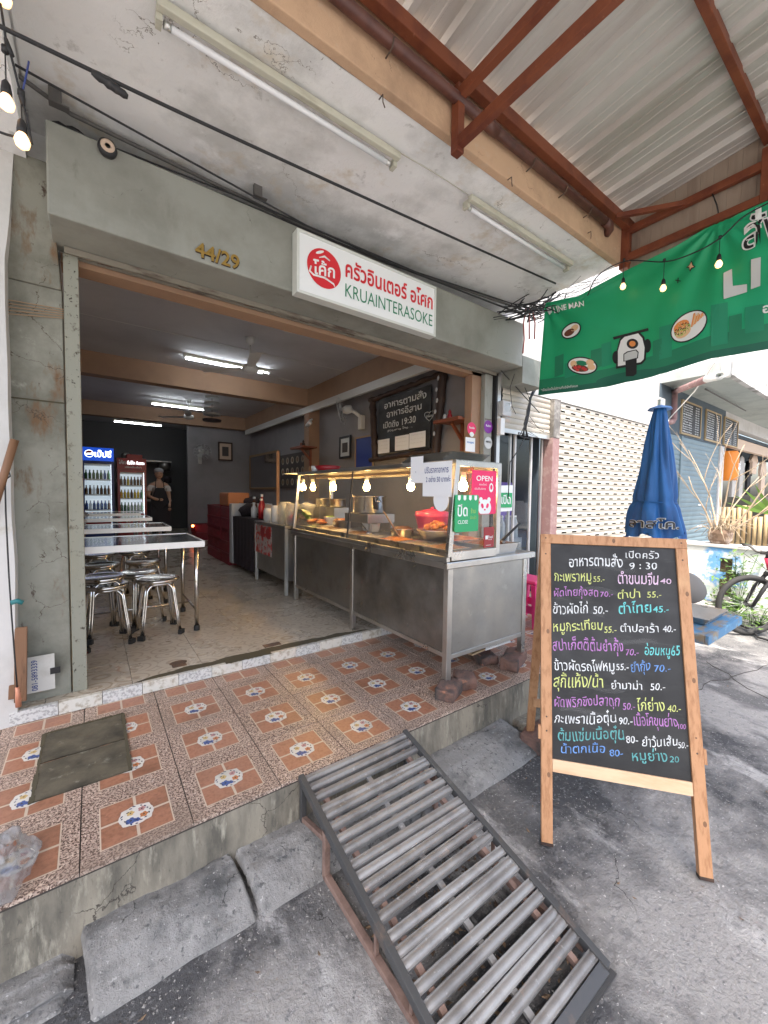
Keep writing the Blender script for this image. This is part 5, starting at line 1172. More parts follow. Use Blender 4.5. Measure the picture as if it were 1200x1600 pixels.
def crate_mesh():
    b = MB(); w_, d_, h_ = .36, .48, .185
    b.box(0, w_, 0, d_, 0, .02)
    for (a0, a1, b0, b1) in ((0, .015, 0, d_), (w_-.015, w_, 0, d_), (.0151, w_-.0151, 0, .015), (.0151, w_-.0151, d_-.015, d_)): b.box(a0, a1, b0, b1, .0201, h_-.04); b.box(a0-.004, a1+.004, b0-.002, b1+.002, h_-.04, h_)
    for k in range(6): b.box(-.006, 0, .03+k*.08, .045+k*.08, .01, h_-.045)
    b.box(-.003, 0, .14, .34, .06, .12)
    return b.mesh('bottle_crate', ['crate_red'])
cmx = crate_mesh()
for j in range(3):
    for k in range(5):
        o = bpy.data.objects.new('bottle_crate', cmx); C.objects.link(o); o.location = (1.75+random.uniform(-.008, .008), crate_y[j], FZ+.001+k*.187)
        T(o, 'red plastic bottle crate in the block stacked beside the white appliance', 'crate', 'red bottle crates stacked in a block')
for k in range(2):
    o = bpy.data.objects.new('bottle_crate', cmx); C.objects.link(o); o.location = (1.98, 10.3, FZ+.001+k*.187); T(o, ['lower', 'upper'][k]+' red crate standing alone by the partition wall', 'crate', 'red crates by the partition wall')
q = at(302, 822, y=10.2); r = thing('shrine_lamp', 'tiny glowing red lamp low beside the partition wall', 'lamp', (q.x, 10.25, q.z))
MB().blob((q.x, 10.25, q.z), .03, sub=2, amp=0).build('bulb', 'ember', r); MB().lathe([(0, q.z-.12), (.05, q.z-.12), (.03, q.z-.03), (0, q.z-.03)], (q.x, 10.25, 0), 12).build('holder', 'crate_red', r)
for k in range(2): pass
# objects on the counters
o = MB().box(1.8, 2.15, 6.8, 7.35, 1.28, 1.50).build('tissue_box', 'box_orange', bev=.02); T(o, 'orange and blue printed carton on top of the red crates', 'carton')
for k in range(5):
    o = MB().blob((1.95+random.uniform(-.08, .25), 6.75-.27*k, 1.23+(.13 if k < 1 else 0)), .13, amp=.8, sc=(1, 1, .75), fq=3, seed=k+20).build('bag', ['cloth_dark', 'plastic_clear', 'cloth_dark', 'plastic_clear', 'cloth_beige'][k])
    T(o, ['dark rumpled bag right of the orange carton', 'crumpled clear bag on the white appliance', 'dark cloth bundle on the draped counter', 'clear rumpled bag on the draped counter', 'beige rumpled bag on the draped counter near the jars'][k], 'bag')
def jar(x, y, z, r_, h_, m1, lab, cap=None, grp='jars and boxes on the counter'):
    t_ = thing('jar', lab, 'jar', (x, y, z), grp)
    MB().lathe([(0, z), (r_, z), (r_, z+h_*.85), (r_*.85, z+h_)], (x, y, 0), 16).build('glass', m1, t_)
    MB().lathe([(r_*.88, z+h_*.93), (r_*.88, z+h_*1.06), (0, z+h_*1.06)], (x, y, 0), 16).build('lid', cap or 'plastic_white', t_)
jar(1.9, 4.42, 1.136, .085, .24, 'plastic_clear', 'clear plastic box of red chillies nearest the glass case', 'plastic_clear'); jar(1.9, 4.66, 1.136, .085, .25, 'plastic_clear', 'clear jar of orange shreds second from the glass case', 'plastic_clear')
MB().blob((1.9, 4.42, 1.2), .06, amp=.5).build('chillies', 'plastic_red'); o = bpy.data.objects['chillies']; T(o, 'heap of red chillies inside the clear box nearest the glass case', 'chillies')
jar(1.88, 4.9, 1.136, .06, .2, 'plastic_white', 'white tub third from the glass case'); jar(2.05, 5.05, 1.136, .06, .22, 'bottle_green', 'dark green jar behind the white tub'); jar(1.9, 5.2, 1.136, .07, .16, 'plastic_white', 'short white tub at the end of the steel counter')
for k, (y_, x_, h_, m_, lab) in enumerate(((5.5, 1.9, .28, 'plastic_red', 'red sauce bottle with white cap on the draped counter'), (5.62, 1.95, .34, 'plastic_red', 'taller red sauce bottle behind the first one'), (5.75, 1.88, .22, 'plastic_white', 'white pump bottle on the draped counter'), (5.95, 1.95, .3, 'bottle_brown', 'brown sauce bottle on the draped counter'))):
    r = thing('sauce_bottle', lab, 'bottle', (x_, y_, 1.145), 'bottles on the draped counter'); z_ = 1.145
    MB().lathe([(0, z_), (.04, z_), (.042, z_+h_*.6), (.018, z_+h_*.8), (.016, z_+h_*.9)], (x_, y_, 0), 14).build('body', m_, r); MB().lathe([(.02, z_+h_*.9), (.02, z_+h_), (0, z_+h_)], (x_, y_, 0), 12).build('cap', 'plastic_white', r)
r = thing('storage_rack', 'narrow rack with a blue crate squeezed between the counters', 'rack', (2.1, 4.22, FZ))
for z in (.5, .82): MB().box(1.85, 2.5, 4.16, 4.27, z, z+.012).build('shelf', 'alu', r)
MB().box(1.9, 2.4, 4.165, 4.265, .52, .74).build('box', 'fridge_blue', r)
# ================================================================== SHOP SIGN, NUMBER
r = thing('shop_sign', 'white rectangular shop sign reading KRUAINTERASOKE with a red round logo', 'sign', (1.715, 2.53, 3.03))
SX0, SX1, SZ0, SZ1, SY = 1.10, 2.333, 2.825, 3.228, 2.50
MB().box(SX0+.012, SX1-.012, SY+.006, 2.575, SZ0+.012, SZ1-.012).build('light_box', 'sign_white', r)
for q_ in ((SX0, SX1, SZ0, SZ0+.018), (SX0, SX1, SZ1-.018, SZ1)): MB().box(q_[0], q_[1], SY, 2.578, q_[2], q_[3]).build('frame', 'frame_pale', r, bev=.002)
for q_ in ((SX0, SX0+.018), (SX1-.018, SX1)): MB().box(q_[0], q_[1], SY+.0005, 2.5775, SZ0+.0182, SZ1-.0182).build('frame', 'frame_pale', r, bev=.002)
nS = (0, -1, 0); ys = SY+.0055
b = MB(); b.disc((SX0+.20, ys-.002, 3.035), fx, fz, .128, .128, 40); b.build('logo_disc', 'sign_red', r)
b = MB(); b.disc((SX0+.165, ys-.003, 3.132), (math.cos(.5), 0, math.sin(.5)), (-math.sin(.5), 0, math.cos(.5)), .034, .009, 16); b.build('logo_gloss', 'print_white', r)
b = MB(); add_text(b, 'โค้ก', lambda x, y: Vector((SX0+.115+x, ys-.004, 2.975+y+x*.12)), .165, .10, off=.02); b.build('logo_script', 'print_white', r)
b = MB(); b.tube([(SX0+.10, ys-.004, 3.02), (SX0+.09, ys-.004, 2.985), (SX0+.12, ys-.004, 2.968), (SX0+.2, ys-.004, 2.975), (SX0+.27, ys-.004, 2.955), (SX0+.28, ys-.004, 2.94)], [.006, .007, .007, .007, .006, .003], 5); b.build('logo_swash', 'print_white', r)
b = MB(); b.tube([(SX0+.16, ys-.004, 3.095), (SX0+.2, ys-.004, 3.115), (SX0+.24, ys-.004, 3.10)], [.003, .007, .004], 5); b.build('logo_swash', 'print_white', r)
b = MB(); add_text(b, 'ครัวอินเตอร์ อโศก', plane_fn((SX0+.365, ys-.001, 3.035), fx, fz, nS), .83, .135, off=.022); b.build('lettering', 'sign_red', r)
b = MB(); add_text(b, 'KRUAINTERASOKE', plane_fn((SX0+.365, ys-.001, 2.90), fx, fz, nS), .83, .092, off=-.002); b.build('lettering', 'sign_green', r)
r = thing('house_number', 'gold house number 44/29 on the grey green lintel', 'house number', (.62, 2.57, 2.93))
b = MB(); add_text(b, '44/29', plane_fn((.505, 2.572, 2.875), fx, fz, nS), .25, .085, off=.018); b.build('lettering', 'gold', r)
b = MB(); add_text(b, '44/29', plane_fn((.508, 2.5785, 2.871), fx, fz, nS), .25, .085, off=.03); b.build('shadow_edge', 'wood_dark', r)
# ================================================================== OUTSIDE TUBE LAMPS ON THE SOFFIT
def outside_lamp(label, xa, xb, y):
    r = thing('fluorescent_lamp', label, 'fluorescent lamp', ((xa+xb)/2, y, CZ-.06), 'unlit fluorescent lamps on the outdoor soffit'); z = CZ-.012
    MB().box(xa, xb, y-.016, y+.016, z-.04, z-.004).build('housing', 'fixture', r, bev=.004)
    MB().tube([(xa+.03, y+.045, z-.045), (xb-.03, y+.045, z-.045)], .0135, 12).build('tube', 'tube_white', r)
    for s_, x in ((1, xa+.012), (-1, xb-.012)):
        MB().box(x-.011, x+.011, y+.0181, y+.062, z-.065, z-.02).build('lamp_holder', 'fixture', r); MB().tube([(x+s_*.018, y+.045, z-.045), (x+s_*.045, y+.045, z-.045)], .0148, 12).build('tube_cap', 'alu', r)
outside_lamp('long unlit fluorescent lamp on the white soffit nearest the camera', .235, 1.435, 1.865)
outside_lamp('second unlit fluorescent lamp on the soffit nearer the green banner', 1.985, 3.21, 1.835)
o = MB().tube([(1.44, 1.86, CZ-.012), (1.7, 1.85, CZ-.008), (1.98, 1.845, CZ-.012)], .0025, 5).build('wire', 'fixture'); T(o, 'thin wire joining the two soffit lamps', 'wire')
for k, (px_, py_) in enumerate(((88, 150), (404, 298))):
    q = at(px_, py_, z=CZ-.03); o = MB().box(q.x-.03, q.x+.02, q.y-.012, q.y+.012, CZ-.07, CZ-.001).box(q.x-.03, q.x+.05, q.y-.02, q.y+.02, CZ-.075, CZ-.0701).build('bracket', 'cable_grey')
    T(o, ['rusty metal bracket on the soffit in the left corner', 'small rusty metal bracket on the soffit above the house number'][k], 'bracket')
# ================================================================== CABLES
def cable(name, label, pts, rad, m_='cable_black', cat='cable', sag=0, n_=14, grp=None):
    pts = [Vector(p) for p in pts]; out = []
    for i in range(len(pts)-1):
        for k in range(n_):
            t_ = k/n_; p = pts[i].lerp(pts[i+1], t_); p.z -= sag*4*t_*(1-t_); out.append(p)
    out.append(pts[-1])
    o = MB().tube(out, rad, 7).build(name, m_); T(o, label, cat, grp); return o
A = at(-15, 34, y=1.95); B = at(868, 443, y=2.05)
cable('cable', 'thick black cable with a taped joint running right across under the soffit', [A, at(415, 238, y=2.0), B], .0075, sag=.004)
a = A.lerp(B, 0); p0 = at(143, 112, y=1.96); p1 = at(200, 152, y=1.965)
n_ = 9; o = MB().tube([p0.lerp(p1, k/n_) for k in range(n_+1)], [.009, .014, .017, .013, .019, .016, .017, .014, .015, .008], 7).build('cable_joint', 'cable_black'); T(o, 'lumpy black tape wrapped round the thick soffit cable', 'cable joint')
cable('cable', 'thin black cable dropping from the left edge to the shop sign', [at(-15, 80, y=2.45), at(478, 352, y=2.56), at(650, 425, y=2.57), at(835, 486, y=2.6)], .0055)
cable('cable', 'dark cable bundle along the top of the lintel', [at(20, 112, z=3.42), at(110, 178, z=3.41), at(330, 285, z=3.4), at(560, 395, z=3.4), at(840, 492, z=3.38)], .0105, 'cable_grey')
cable('cable', 'black cable lying close above the lintel edge beside the white insulator', [at(75, 198, z=3.35), at(168, 232, z=3.34), at(330, 298, z=3.33), at(600, 408, z=3.33), at(838, 500, z=3.33)], .0075)
cable('cable', 'second thin cable along the lintel top behind the shop sign', [at(180, 232, z=3.36), at(400, 318, z=3.36), at(640, 424, z=3.35), at(820, 492, z=3.35)], .005)
o = MB().tube([at(82, 192, z=3.35).lerp(at(160, 228, z=3.34), k/8)+Vector((0, 0, random.uniform(-.006, .006))) for k in range(9)], [.012, .018, .016, .026, .024, .016, .014, .016, .01], 7).build('cable_joint', 'cable_black'); T(o, 'lumpy taped cable joint above the left end of the lintel', 'cable joint')
q = at(168, 232, y=2.56); r = thing('insulator', 'round white and brown porcelain insulator on the cables above the lintel', 'insulator', tuple(q))
mt = Matrix.Rotation(R(90), 4, 'X')
MB().lathe([(.012, -.02), (.024, -.025), (.038, -.02), (.043, 0), (.038, .02), (.012, .02)], q, 22, mtx=mt).build('rim', 'cable_black', r); MB().lathe([(.012, .021), (.015, .027), (.029, .026), (.031, .021)], q, 22, mtx=mt).build('ring', 'cloth_beige', r)
# corner tangle
rt = thing('cable_tangle', 'dense tangle of old black cables where the soffit meets the banner corner', 'cables', tuple(at(840, 480, y=2.4)))
rng = random.Random(3)
b = MB()
for k in range(46):
    c0 = at(rng.uniform(770, 850), rng.uniform(470, 505), y=rng.uniform(2.45, 2.7)); c1 = at(rng.uniform(845, 885), rng.uniform(438, 500), y=rng.uniform(2.15, 2.6))
    m_ = c0.lerp(c1, .5)+Vector((rng.uniform(-.1, .1), rng.uniform(-.12, .05), rng.uniform(-.10, .06)))
    pts = [c0*(1-t)**2+m_*2*t*(1-t)+c1*t*t for t in [i/9 for i in range(10)]]; b.tube(pts, rng.uniform(.003, .008), 5)
b.build('cable_bundle', 'cable_black', rt)['kind'] = 'stuff'
b = MB()
for k in range(12):
    c0 = at(rng.uniform(860, 885), rng.uniform(440, 470), y=2.3); c1 = at(rng.uniform(905, 965), rng.uniform(412, 450), y=rng.uniform(1.7, 2.0)); m_ = c0.lerp(c1, .5)+Vector((0, 0, rng.uniform(-.12, .02)))
    b.tube([c0*(1-t)**2+m_*2*t*(1-t)+c1*t*t for t in [i/9 for i in range(10)]], rng.uniform(.0015, .003), 4)
b.build('thin_wires', 'cable_black', rt)['kind'] = 'stuff'
b = MB(); 
for k in range(3): b.tube([at(822+5*k, 478+4*k, y=2.5), at(818+9*k, 505, y=2.5), at(819+8*k, 530, y=2.52), at(817+6*k, 552, y=2.52)][:4-(k > 0)], .008, 6)
b.build('red_sleeve', 'cable_pink', rt)
o = MB().box(3.66, 4.6, 2.5, 2.88, 3.18, 3.42).build('dark_bracket', 'rust_dark'); T(o, 'dark recess box behind the cable tangle at the end of the lintel', 'bracket')
bpy.data.objects.remove(o)
# hanging wires over the glass door
yw = 2.70
cable('wire', 'black wire slanting from the shutter guide down to the wire bundle', [at(782, 578, y=2.8), at(820, 620, y=yw), at(843, 645, y=yw)], .005)
cable('wire', 'thin wire hanging in a loose curve before the half raised shutter', [at(808, 572, y=yw), at(797, 605, y=yw), at(800, 635, y=yw), at(806, 647, y=yw)], .003)
cable('wire', 'thin wire dropping from the lintel corner to the bundle', [at(806, 572, y=yw), at(815, 593, y=yw), at(828, 625, y=yw)], .003)
r = thing('wire_bundle', 'thick bundle of black and grey wires rising to the oval number plate', 'cables', tuple(at(840, 650, y=yw)))
for k in range(6):
    j = lambda: rng.uniform(-3, 3)
    MB().tube([at(842+j(), 590+j(), y=yw+.1), at(836+j(), 606, y=yw+.05), at(828+j(), 622, y=yw), at(826+j(), 640, y=yw), at(822+j()*1.5, 662, y=yw), at(818+2.5*k-6, 682, y=yw)], rng.uniform(.004, .01), 6).build('strand', 'cable_black' if k % 3 else 'cable_grey', r)
MB().tube([at(828, 685, y=yw), at(812, 682, y=yw), at(810, 676, y=yw), at(822, 679, y=yw), at(812, 700, y=yw), at(797, 722, y=yw), at(795, 760, y=yw), at(794, 780, y=yw)], .006, 6).build('strand', 'cable_black', r)
for k in range(5): MB().tube([at(826+j(), 650+8*k, y=yw), at(840+10*k % 30, 668+5*k, y=yw), at(850-7*k, 676, y=yw)], .0022, 5).build('strand', 'cable_black', r)
# ================================================================== GREEN BANNER
XBN = 3.60
_top = [(u, v) for u, v in ((852, 473), (905, 463), (972, 427), (1054, 385), (1124, 343), (1197, 316))]
_bot = [(u, v) for u, v in ((842, 618), (895, 612), (947, 604), (1042, 582), (1111, 561), (1200, 546))]
tp = [at(u, v, x=XBN) for u, v in _top]; bp_ = [at(u, v, x=XBN) for u, v in _bot]
tp.append(Vector((XBN, -.6, tp[-1].z+.02))); bp_.append(Vector((XBN, -.6, bp_[-1].z)))
def itp(arr, y):
    for a, b_ in zip(arr[:-1], arr[1:]):
        if y >= b_.y or b_ is arr[-1]:
            t_ = (a.y-y)/(a.y-b_.y); return a.z+(b_.z-a.z)*t_
    return arr[-1].z
YT = tp[0].y; YBt = bp_[0].y; tie = [tp[0], tp[4], Vector((XBN, .25, tp[-1].z))]
def wr(y, z):
    d = 0
    for q_ in tie:
        dy, dz = y-q_.y, z-q_.z; rr_ = math.hypot(dy, dz)+.02; a = math.atan2(dz, dy)
        d += .016*math.exp(-rr_/.42)*math.sin(a*13)*min(1, rr_/.12)
    d += .012*math.sin(y*5+z*2.5)+.008*noise.noise(Vector((y*5, z*3, 0)))
    fold = at(930, 470, x=XBN)
    zz = z-(itp(tp, y)-.055); d -= .022*math.exp(-(zz/.02)**2)*max(0, min(1, (y-1.5)/.2))
    return d
def bsurf(u, v):
    yb = YBt+(-.6-YBt)*u; yt = YT+(-.6-YT)*u; y = yb+(yt-yb)*v
    zb, zt = itp(bp_, yb), itp(tp, yt); z = zb+(zt-zb)*v
    return Vector((XBN+wr(y, z), y, z))
rb = thing('advertising_banner', 'large green fabric banner with food pictures and the white letters LI under the canopy', 'banner', (XBN, 1.2, 3.0))
MB().grid(bsurf, 170, 60).build('cloth', 'banner', rb)
def pf(u, v, k=0):
    p = at(u, v, x=XBN); p.x = XBN+wr(p.y, p.z)-.004-.0012*k; return p
def fan(pts, k, m_, name='print', dens=6):
    """polygon in survey pixels laid on the banner cloth, subdivided so that it follows the folds"""
    P2 = [Vector((x, y)) for x, y in pts]; out = []
    for a, b_ in zip(P2, P2[1:]+P2[:1]):
        n_ = max(1, int((b_-a).length/dens)); out += [a.lerp(b_, i/n_) for i in range(n_)]
    c_ = sum(out, Vector((0, 0)))/len(out); rings = max(2, int(max((p-c_).length for p in out)/dens)+1)
    b = MB(); prev = None
    for q in range(1, rings+1):
        ring = [b.b.verts.new(pf(*(c_.lerp(p, q/rings)), k)) for p in out]
        if prev is None:
            cv = b.b.verts.new(pf(c_.x, c_.y, k))
            for i in range(len(ring)): b.b.faces.new((cv, ring[i], ring[(i+1) % len(ring)]))
        else:
            for i in range(len(ring)): b.b.faces.new((prev[i], ring[i], ring[(i+1) % len(ring)], prev[(i+1) % len(ring)]))
        prev = ring
    return b.build(name, m_, rb)
# lower bands and skyline
def band(v_off0, v_off1, k, m_, name='band'):
    b = MB()
    def fn(u, v):
        p = bsurf(u, v_off0+(v_off1-v_off0)*v); p.x -= .003+.001*k; return p
    b.grid(fn, 150, 3); b.build(name, m_, rb)
band(.0, .17, 0, 'banner_dark'); band(0, .055, 1, 'banner_deep', 'hem')
for k, (u0, v0, u1, v1) in enumerate(((868, 555, 882, 588), (884, 566, 898, 590), (924, 545, 940, 575), (940, 535, 955, 572), (1020, 530, 1034, 570), (1030, 508, 1050, 560), (1052, 545, 1075, 556), (1112, 475, 1138, 540), (1140, 492, 1160, 530), (1165, 478, 1195, 520))):
    fan([(u0, v0+3), (u1, v0-2), (u1, v1-3), (u0, v1+2)], 1, 'banner_mid' if k % 2 else 'banner_dark', 'skyline', 10)
fan(ell(985, 588, 54, 8, 30, -.16), 2, 'banner_deep', 'ground_shadow')
# scooter only (no figure)
fan([(962, 576), (963, 548), (968, 530), (975, 522), (997, 517), (1006, 526), (1010, 543), (1009, 562), (1003, 569), (975, 574)], 2, 'print_black', 'scooter_outline'); fan([(965, 572), (965, 548), (970, 532), (977, 525), (996, 520), (1003, 528), (1007, 543), (1006, 561), (1001, 566)], 3, 'print_white', 'scooter_body')
fan([(978, 588), (977, 562), (995, 557), (995, 584), (990, 588)], 4, 'print_black', 'scooter_tyre'); fan([(974, 565), (974, 553), (980, 549), (994, 546), (998, 550), (997, 560)], 5, 'print_black', 'scooter_mudguard'); fan([(975.5, 564), (975.5, 554), (981, 550.5), (993, 547.5), (996.5, 551), (995.5, 559)], 6, 'print_grey', 'scooter_mudguard')
fan(ell(988, 537, 9, 8), 4, 'print_black', 'headlight'); fan(ell(988, 537, 5, 4.5), 5, 'print_orange', 'headlight')
fan(ell(962, 558, 6, 10), 1, 'print_black', 'mirror'); fan(ell(1011, 540, 6, 11), 1, 'print_black', 'mirror')
fan([(958, 527), (1012, 512), (1013, 516), (959, 531)], 4, 'print_black', 'handlebar')
fan([(960, 516), (962, 512), (975, 508), (976, 518), (964, 522)], 2, 'print_black', 'grip') if False else None
# dishes
def dish(cu, cv, a, b_, rot, foods_):
    fan(ell(cu, cv, a+2, b_+2, 28, rot), 2, 'print_black', 'plate_outline'); fan(ell(cu, cv, a, b_, 28, rot), 3, 'print_white', 'plate')
    for (du, dv, fa, fb, m_) in foods_: fan(ell(cu+du, cv+dv, fa, fb, 14, rot), 4, m_, 'food', 5)
dish(894, 517, 15, 9.5, -.55, [(-3, 3, 9, 5, 'print_brown'), (5, -4, 7, 4.5, 'print_tan'), (3, -3, 1.2, 1.2, 'print_black'), (8, -5, 1.2, 1.2, 'print_black')])
dish(911, 572, 21, 12, .1, [(-3, 4, 13, 5.5, 'print_brown'), (-1, -4, 9, 4, 'banner_dark'), (12, -5, 6, 5, 'print_tan'), (14, 2, 6, 4.5, 'print_tan'), (-13, -3, 5, 5, 'print_tan')])
for du, dv in ((-10, 2), (-4, 1), (2, 3), (-7, 6), (5, 5)): fan(ell(911+du, 573+dv, 3, 2.4, 10), 5, 'print_red', 'food', 4)
dish(1077, 510, 31, 19, -.62, [(-9, 9, 14, 8, 'print_tan'), (-10, 6, 15, 7, 'print_lime'), (-11, 4, 14.5, 7, 'print_brown'), (-12, 0, 14, 8, 'print_orange')])
for k in range(9): fan([(1080+2.4*k, 512-2.2*k), (1083+2.4*k, 511-2.2*k), (1087+2.2*k, 489+(k%3)*2), (1084+2.2*k, 490+(k%3)*2)], 5, 'print_tan' if k % 2 else 'print_orange', 'food', 8)
for k in range(7): fan(ell(1058+4*k % 17, 503+3*k % 8, 1, .8, 6), 6, 'print_tan', 'seed', 4)
fan([(1080, 406), (1083, 414), (1087, 417), (1081, 420), (1078, 425), (1076, 418), (1071, 418), (1077, 413)], 3, 'print_black', 'sparkle'); fan([(1080, 409), (1082, 415), (1085, 417), (1080, 418.5), (1078, 422), (1077, 417), (1074, 417), (1078, 413)], 4, 'print_tan', 'sparkle')
fan([(1054, 436), (1063, 438), (1063, 439.5), (1054, 437.5)], 3, 'print_black', 'cross'); fan([(1058, 433), (1059.5, 433), (1059, 442), (1057.5, 442)], 3, 'print_black', 'cross')
# lettering: large LINE, upper word, small lines
fan([(1131.5, 427.5), (1144.5, 421), (1145, 453), (1168, 445), (1168, 457), (1132, 468.5)], 3, 'print_grey', 'lettering'); fan([(1175.5, 408), (1190.5, 404), (1189, 448), (1174, 453)], 3, 'print_grey', 'lettering')
def btext(s_, u0, v0, u1, v1, hpx, k, m_, off=0.0):
    b = MB(); W_ = 100.0; H_ = hpx*W_/math.hypot(u1-u0, v1-v0)
    def fn(x, y):
        t_ = x/W_; return pf(u0+(u1-u0)*t_, v0+(v1-v0)*t_-hpx*y/H_, k)
    add_text(b, s_, fn, W_, H_, off=off); b.build('lettering', m_, rb)
btext('NE', 1203, 445, 1275, 415, 44, 3, 'print_grey', .03)
btext('สั่ง', 1160, 397, 1226, 372, 62, 3, 'print_white', .035); btext('สั่ง', 1163, 394, 1223, 371, 57, 4, 'print_black', .0)
btext('อร่อย', 1193, 492, 1245, 480, 18, 3, 'print_white', .03)
btext('LINE MAN', 866, 489, 914, 479, 8, 3, 'print_white', .02); fan([(855, 482), (862, 479), (863, 488), (858, 492), (855, 488)], 3, 'print_white', 'logo')
btext('*เงื่อนไขเป็นไปตามที่บริษัทกำหนด', 847, 612, 904, 605, 4.5, 4, 'print_white')
# ties
for k, (a, b_) in enumerate((((1112, 300), (1124, 341)), ((1085, 350), (1085, 370)))):
    if k == 1: continue
    MB().tube([at(*a, x=3.60), at((a[0]+b_[0])/2+2, (a[1]+b_[1])/2, x=3.59), at(*b_, x=3.595)], .004, 6).build('tie', 'cable_black', rb)
# festoon string before the banner
rs = thing('festoon_string', 'black cable of warm festoon bulbs hung in front of the green banner', 'string lights', (3.5, 1.3, 3.3)); XS = 3.50
path = [(918, 462), (935, 430), (978, 408), (1038, 409), (1082, 396), (1124, 373), (1160, 340), (1197, 319), (1260, 290)]
pp = [at(u, v, x=XS) for u, v in path]; sm = []
for i in range(len(pp)-1):
    for k in range(6):
        t_ = k/6; p0, p1, p2, p3 = pp[max(i-1, 0)], pp[i], pp[i+1], pp[min(i+2, len(pp)-1)]
        sm.append(.5*((2*p1)+(p2-p0)*t_+(2*p0-5*p1+4*p2-p3)*t_*t_+(3*p1-p0-3*p2+p3)*t_**3))
MB().tube(sm, .0045, 6).build('cable', 'cable_black', rs)
def festoon(top, L_, sc=1.0, tilt=0):
    MB().tube([top, top+Vector((0, 0, -L_))], .0028*sc, 6).build('drop_wire', 'cable_black', rs)
    z = top.z-L_; MB().lathe([(.006*sc, z+.012*sc), (.014*sc, z), (.018*sc, z-.03*sc), (.018*sc, z-.045*sc), (0, z-.045*sc)], (top.x, top.y, 0), 14).build('socket', 'black', rs)
    MB().lathe([(.014*sc, z-.045*sc), (.022*sc, z-.06*sc), (.027*sc, z-.075*sc), (.022*sc, z-.095*sc), (.01*sc, z-.104*sc), (0, z-.105*sc)], (top.x, top.y, 0), 16).build('glass_globe', 'bulb_fest', rs)
    MB().lathe([(0, z+.02), (.012*sc, z+.02), (.012*sc, z-.0), (0, z)], (top.x, top.y, L_+.0), 8).build('clip', 'black', rs)
for (u, v, bv) in ((975, 408, 452), (1038, 409, 455), (1125, 373, 418)):
    a = at(u, v, x=XS); b_ = at(u, bv, x=XS); festoon(a, max(.02, a.z-b_.z-.085), .8)
rs = thing('festoon_string', 'black cable with warm festoon bulbs in the upper left corner of the picture', 'string lights', (-.6, 1.3, 2.9)); YL = 1.95
pl = [(-20, -30), (0, 0), (6, 40), (10, 68), (18, 90), (28, 130), (33, 150), (42, 185), (50, 225)]
MB().tube([at(u, v, y=YL) for u, v in pl], .0042, 6).build('cable', 'cable_black', rs)
MB().tube([at(u, v, y=YL) for u, v in ((9, 60), (14, 78), (20, 88))], [.006, .011, .006], 7).build('joint', 'cable_black', rs); MB().tube([at(u, v, y=YL) for u, v in ((30, 140), (34, 152), (36, 165))], [.005, .010, .006], 7).build('joint', 'cable_black', rs)
MB().tube([at(u, v, y=YL) for u, v in ((45, 96), (41, 118), (36, 140))], .003, 6).build('tie', 'ink_blue', rs)
MB().tube([at(u, v, y=YL) for u, v in ((-10, 203), (10, 210), (25, 214))], .004, 6).build('cable', 'cable_black', rs)
for (u, v, bv) in ((8, 82, 172), (33, 150, 232), (4, -50, 8)):
    a = at(u, v, y=YL); b_ = at(u, bv, y=YL); festoon(a, max(.02, a.z-b_.z-.09), .85)
# ================================================================== RAMP
RX0, RX1 = .721, 1.305
r = thing('ramp', 'worn steel slatted ramp leading from the street up to the tiled porch', 'ramp', (1.0, 1.05, 0))
TPt = Vector((0, 1.572, PZ+.008)); BT = Vector((0, .555, .028)); d = (BT-TPt); Lr = d.length; d.normalize(); nrm = Vector((0, -d.z, d.y)) if False else Vector((0, d.z*-1, d.y)).normalized()
nrm = Vector((0, -abs(d.z), abs(d.y))).normalized()
def rp(x, s_, h=0): return Vector((x, 0, 0))+TPt+d*s_+nrm*h
for x in (RX0, RX1): MB().bar(rp(x, -.01, -.012), rp(x, Lr+.012, -.012), .024, .034, up=tuple(nrm)).build('side_rail', 'ramp_rail', r, bev=.002)
NS = 22
rngs = random.Random(5)
def slat_mesh(seed):
    b = MB(); w_ = .0275; x0, x1 = RX0+.013, RX1-.013
    def fn(u, v):
        a = -1+2*v; h = .0075*(1-a*a)+(.004 if abs(a) > .93 else 0)
        e = min(u, 1-u); h += -.004*max(0, (.03-e)/.03)
        return (x0+(x1-x0)*u, a*w_/2, h+.0015*noise.noise(Vector((u*9, seed, 0))))
    b.grid(fn, 24, 8)
    b.box(x0, x1, -w_/2-.002, -w_/2+.001, -.016, .003); b.box(x0, x1, w_/2-.001, w_/2+.002, -.008, .003)
    return b.mesh('slat', ['ramp_steel'])
sms = [slat_mesh(k) for k in range(3)]
rot = Matrix((Vector((1, 0, 0)), -d*1.0, nrm)).transposed().to_4x4()
for k in range(NS):
    o = link('slat', sms[k % 3], r); s_ = .02+(Lr-.055)*k/(NS-1)
    o.matrix_basis = Matrix.Identity(4)
    p = rp(0, s_, -.004)
    m4 = Matrix.Translation(p) @ rot @ Matrix.Rotation(rngs.uniform(-.012, .012), 4, 'Z') @ Matrix.Rotation(rngs.uniform(-.1, .1), 4, 'X')
    o.matrix_parent_inverse = WM[r.name].inverted(); o.matrix_basis = m4
xm = RX0+(RX1-RX0)*.47
MB().bar(rp(xm, .12, -.022), rp(xm, Lr-.02, -.022), .022, .012, up=tuple(nrm)).build('centre_bar', 'ramp_steel', r)
for x in (RX0+.06, RX1-.07): MB().bar(rp(x, .02, -.03), rp(x, Lr, -.026), .02, .02, up=tuple(nrm)).build('bearer', 'rust_pink', r)
MB().box(RX0-.012, RX1+.012, BT.y-.032, BT.y-.012, .006, .012).build('lip_plate', 'ramp_rail', r)
